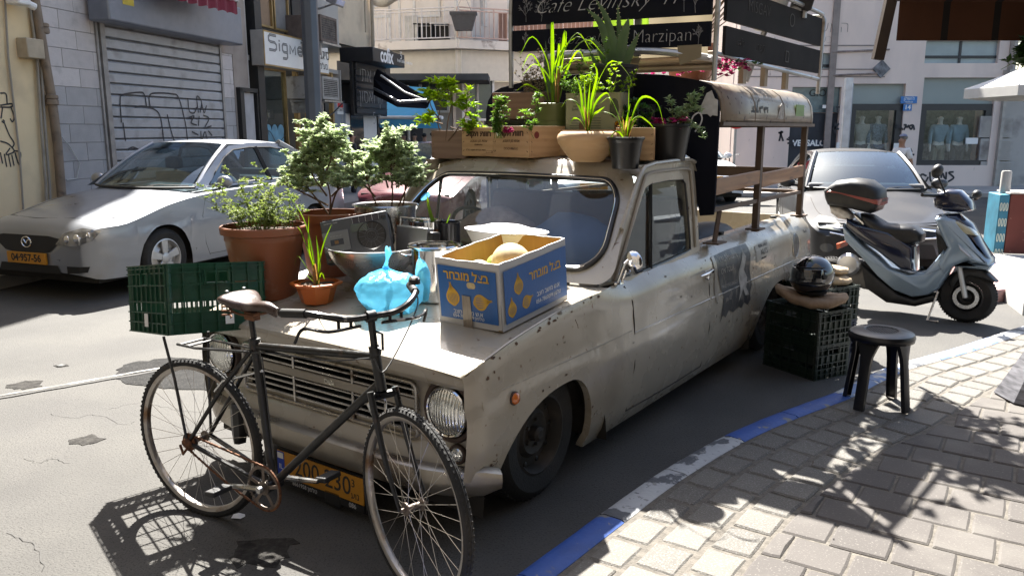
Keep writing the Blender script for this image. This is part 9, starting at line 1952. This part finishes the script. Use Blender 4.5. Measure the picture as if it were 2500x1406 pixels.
for loc_, yw, lab, pl_t in (((1.55,15.2,0), rad(6), 'white car on the road seen through the truck windscreen', '151-56'),((4.35,17.6,0), rad(-4), 'white car half hidden behind the blackboard edge', '36-114')):
 t, bv, fd, gs = car('white_car', lab, loc_, yw, whp, alloy=allo); fd('grille', [(-.35,.42),(.35,.42),(.42,.50),(-.42,.50)], black, .008); fd('lower_intake', [(-.5,.26),(.5,.26),(.44,.36),(-.44,.36)], black, .006)
 for s in (-1,1): fd('headlight', [(s*x,z) for x,z in ((.46,.52),(.72,.54),(.82,.64),(.62,.62))], hlm, .010)
 h = bv.ray_cast(Vector((.004,-1,.50)), Vector((0,1,0)))[0]; e = M(); e.bb(-.26,.26,h.y-.04,h.y-.015,.52,.63); p_ = e.obj('number_plate', yel, t); text(pl_t, .09, ink, p_, (0,h.y-.0415,.575), (rad(90),0,0), ext=.0005)
# ================================================================ people
skin = PM('skin', (.36,.20,.13), .55, var=.06); hairg = PM('grey hair', (.2,.19,.18), .8, var=.3, vs=40); hairb = PM('dark hair', (.02,.015,.012), .6, var=.3)
def skinmesh(name, verts, edges, mat, parent, root=0, sub=2):
 me = bpy.data.meshes.new(name); me.from_pydata([v[0] for v in verts], edges, []); o = bpy.data.objects.new(name, me); C.objects.link(o); o.parent = parent; md = o.modifiers.new('k', 'SKIN'); md.use_smooth_shade = True
 for i, v in enumerate(verts): me.skin_vertices[0].data[i].radius = v[1] if isinstance(v[1], tuple) else (v[1], v[1])
 me.skin_vertices[0].data[root].use_root = True; m2 = o.modifiers.new('s', 'SUBSURF'); m2.levels = 1; m2.render_levels = sub; me.materials.append(mat); return o
def person(lab, loc, rz, H=1.7, shirt=None, pants=None, hair=hairb, pose='walk', cat='person', sk=skin, cap=None, sub=2):
 t = thing('person' if cat == 'person' else 'mannequin', lab, cat, loc, rz); k = H/1.7; V = lambda x, y, z, r: ((x*k, y*k, z*k), r*k if not isinstance(r, tuple) else (r[0]*k, r[1]*k))
 sw = .18 if pose == 'walk' else 0.02; a1 = .16 if pose == 'walk' else .02
 vb = [V(0,0,.95,(.15,.10)), V(0,0,1.12,(.135,.095)), V(0,.0,1.30,(.165,.105)), V(0,0,1.43,(.10,.07)), V(0,-.01,1.50,.052), V(0,-.015,1.58,(.070,.085)), V(0,-.015,1.66,(.068,.080))]; eb = [(0,1),(1,2),(2,3),(3,4),(4,5),(5,6)]
 for s in (-1,1):
  i = len(vb); ay = a1*s; vb += [V(s*.19,0,1.39,.058), V(s*.24,ay*.4,1.12,.044), V(s*.25,ay-.05,.88,.032), V(s*.25,ay-.07,.80,(.022,.038)), V(s*.25,ay-.08,.73,.016)]; eb += [(2,i),(i,i+1),(i+1,i+2),(i+2,i+3),(i+3,i+4)]
  i = len(vb); ly = -sw*s; vb += [V(s*.09,ly*.1,.86,.085), V(s*.10,ly*.6-.03,.49,.058), V(s*.10,ly,.10,.036), V(s*.10,ly-.03,.045,(.035,.03)), V(s*.11,ly-.16,.035,(.035,.022))]; eb += [(0,i),(i,i+1),(i+1,i+2),(i+2,i+3),(i+3,i+4)]
 skinmesh('body', vb, eb, sk, t, sub=sub)
 if shirt: 
  vs_ = [V(0,0,.90,(.175,.125)), V(0,0,1.12,(.165,.12)), V(0,.0,1.30,(.185,.125)), V(0,0,1.42,(.12,.085)), V(0,0,1.46,(.07,.065))]; es_ = [(0,1),(1,2),(2,3),(3,4)]
  for s in (-1,1): i = len(vs_); vs_ += [V(s*.19,0,1.385,.075), V(s*.235,a1*s*.3,1.17,.065)]; es_ += [(2,i),(i,i+1)]; 
  if cat != 'person':
   for s in (-1,1): i = len(vs_); vs_ += [V(s*.25,a1*s-.04,.92,.050)]; es_ += [(6 if s < 0 else 8, i)]
  skinmesh('shirt', vs_, es_, shirt, t, sub=sub)
 if pants:
  vp = [V(0,0,.93,(.16,.115))]; ep = []
  for s in (-1,1): i = len(vp); ly = -sw*s; vp += [V(s*.09,ly*.1,.84,.10), V(s*.10,ly*.6-.03,.49,.080), V(s*.10,ly,.12,.065)]; ep += [(0,i),(i,i+1),(i+1,i+2)]
  skinmesh('trousers', vp, ep, pants, t, sub=sub)
 if hair: m = M(); m.ball((0,.008*k,1.665*k), (.080*k,.092*k,.078*k), 16); m.v = [(x, y+(.02 if z > 1.66*k else .0), z) if not (y < -.03*k and z < 1.68*k) else (x*.8, y+.03*k, z) for x, y, z in m.v]; m.obj('hair', hair, t)
 if cap: m = M(); m.shell([(.001,.055),(.04,.048),(.068,.028),(.078,.0)], 20, c=(0,.01*k,1.70*k)); m.obj('skullcap', cap, t)
 m = M(); m.ball((0,-.102*k,1.60*k), (.012*k,.018*k,.020*k), 8); m.obj('nose', sk, t)
 for s in (-1,1): m = M(); m.ball((s*.076*k,0,1.61*k), (.010*k,.02*k,.03*k), 8); m.obj('ear', sk, t); m = M(); m.ball((s*.028*k,-.090*k,1.635*k), (.012*k,.008*k,.007*k), 8); m.obj('eye', PM('dark eye',(.03,.02,.02),.3), t)
 m = M(); m.ball((0,-.094*k,1.565*k), (.022*k,.006*k,.005*k), 8); m.obj('mouth', PM('lips',(.30,.11,.09),.5), t); return t
mp = onplane(2205,331,(0,16.5,0),(0,1,0)); person('man in a white t-shirt and knitted skullcap walking past the shop', (mp.x,16.5,0), rad(-70), H=mp.z-.02, shirt=PM('white t-shirt',(.75,.75,.76),.85,var=.03), pants=PM('dark trousers',(.03,.03,.04),.8), hair=hairg, cap=PM('striped cap',(.18,.2,.28),.8,var=.4,vs=40))
dum = PM('pale mannequin', (.62,.60,.54), .5)
for px, py, sh, pn, lab in ((2106,270,PM('cream shirt',(.45,.42,.36),.8),PM('dark trousers',(.03,.03,.04),.8),'mannequin in a cream shirt at the left of the narrow shop window'),(2146,270,PM('checked shirt',(.20,.24,.28),.8,var=.5,vs=25),PM('blue jeans',(.05,.08,.14),.8),'mannequin in a checked shirt and jeans in the narrow shop window'),(2298,272,PM('pale blue shirt',(.26,.36,.42),.8),PM('olive trousers',(.16,.16,.11),.8),'mannequin in pale blue shirt and olive trousers in the wide window'),(2345,272,PM('light blue shirt',(.22,.34,.42),.8),PM('charcoal trousers',(.05,.05,.05),.8),'mannequin in light blue shirt and charcoal trousers in the wide window')):
 q = onplane(px,py,(0,RY+.45,0),(0,1,0)); person(lab, (q.x,RY+.45,q.z-1.85), 0, H=1.75, shirt=sh, pants=pn, hair=None, pose='stand', cat='mannequin', sk=dum, sub=1)
dsh = PM('black shirt',(.02,.02,.022),.8)
for px, py, Y, rz, sh, lab in ((1036,330,24.6,rad(180),PM('pale shirt',(.42,.42,.47),.8),'seated cafe guest in a pale shirt seen from behind'),(1012,335,25.4,0,dsh,'dark dressed guest facing out in the dim cafe'),(985,333,25.2,rad(60),PM('grey shirt',(.09,.08,.08),.8),'grey dressed guest left of the cafe post'),(960,337,25.6,rad(20),dsh,'dark figure deepest at the left of the cafe'),(1058,328,24.2,rad(90),PM('dark red shirt',(.10,.03,.03),.8),'guest in dark red at the right of the cafe'),(858,328,19.5,rad(120),dsh,'dark haired passer-by in front of the coffee shop door')):
 q = onplane(px,py,(0,Y,0),(0,1,0)); person(lab, (q.x,Y,0), rz, H=max(1.5,q.z+.02) if q.z > 1.2 else 1.5, shirt=sh, pants=PM('dark trousers',(.03,.03,.04),.8), pose='stand', sub=1)
# ---- parked bikes in the side street: simplified copies of the near bicycle
def smallbike(lab, p, rz):
 t = thing('parked_bicycle', lab, 'bicycle', p, rz, None)
 for x in (0,1.05): m = M(); m.tube([(x+.33*cos(a),0,.34+.33*sin(a)) for a in [i*2*pi/24 for i in range(24)]], .018, 5, closed=True); m.obj('wheel', black, t)
 m = M(); m.tube([(0,0,.34),(.4,0,.28),(.33,0,.78),(0,0,.34)], .014, 5); m.tube([(.4,0,.28),(.88,0,.75),(.34,0,.74)], .014, 5); m.tube([(.86,0,.95),(1.05,0,.34)], .014, 5); m.obj('frame', bblk, t); m = M(); m.tube([(.80,-.28,.98),(.86,0,.95),(.80,.28,.98)], .012, 5); m.obj('handlebar', black, t); m = M(); m.ball((.30,0,.84), (.13,.07,.03), 10); m.obj('saddle', black, t)
for px, Y, rz, lab in ((1795,21,rad(60),'dark bicycle leaning by the brown door in the side street'),(1812,22.5,rad(80),'dark bicycle nearest the white drain pipes in the side street')): q = onplane(px,400,(0,Y,0),(0,1,0)); smallbike(lab, (q.x-.4,Y,0), rz)
# rounded grey planter skirt at the right edge of the paving, hanging plant under the awning
q = G(2575,985,.1); t = thing('grey_parasol_base', 'grey streaked conical base cut by the right edge of the picture', 'parasol base', (q.x+.02,q.y+.08,.1)); m = M(); m.lathe([(.27,0),(.28,.01),(.12,.34),(.10,.36),(0,.36)], 9); m.obj('cone', PM('streaked grey plastic',(.13,.13,.145),.4,var=.5,vs=5,stretch=(2,2,12),coat=.2), t, smooth=20); m = M(); m.tube([(0,0,.42),(0,0,2.4)], .022, 10); m.obj('pole', PM('brown frame',(.08,.05,.035),.6), t)
q = onplane(2520,125,(0,3.4,0),(0,1,0)); t = thing('hanging_plant', 'dark hanging foliage under the brown awning at the right edge', 'plant', q); rn = random.Random(3); shrub(t, [[(0,0,.12),(rn.uniform(-.05,.05),rn.uniform(-.05,.05),.02),(rn.uniform(-.09,.09),rn.uniform(-.08,.08),-.07)] for _ in range(12)], L_dark, stemg, 5, L=.035, w=.022, per=50, twigs=6, tw=.04, r0=.003); m = M(); m.tube([(0,0,.1),(0,0,.4)], .004, 5); m.obj('hook', galv, t)
# ================================================================ unseen tall walls added behind and beside the camera to block sky light
hb1 = thing('sky_blocker_building', 'unseen sand coloured building added behind the viewpoint to block sky light', 'building', TW, -TA)
sandm = PM('sand render', (.13,.11,.09), .9, var=.1, vs=1)
m = M(); m.bb(4.6, 5.0, -9.4, 3.0, 0, 14); m.bb(-16, 4.6, -9.4, -9, 0, 14); m.obj('wall', sandm, hb1, smooth=0)
m = M()
for k in range(5): m.bb(4.56, 4.6, -8.5+2.4*k, -6.9+2.4*k, .1, 2.6); m.bb(4.56, 4.6, -8.5+2.4*k, -7.1+2.4*k, 4, 5.8)
for k in range(8): m.bb(-15+2.4*k, -13.4+2.4*k, -9, -8.95, .2, 2.6); m.bb(-15+2.4*k, -13.6+2.4*k, -9, -8.95, 4, 5.8)
m.obj('window', PM('grey glass', (.1,.11,.11), .2), hb1, smooth=0)
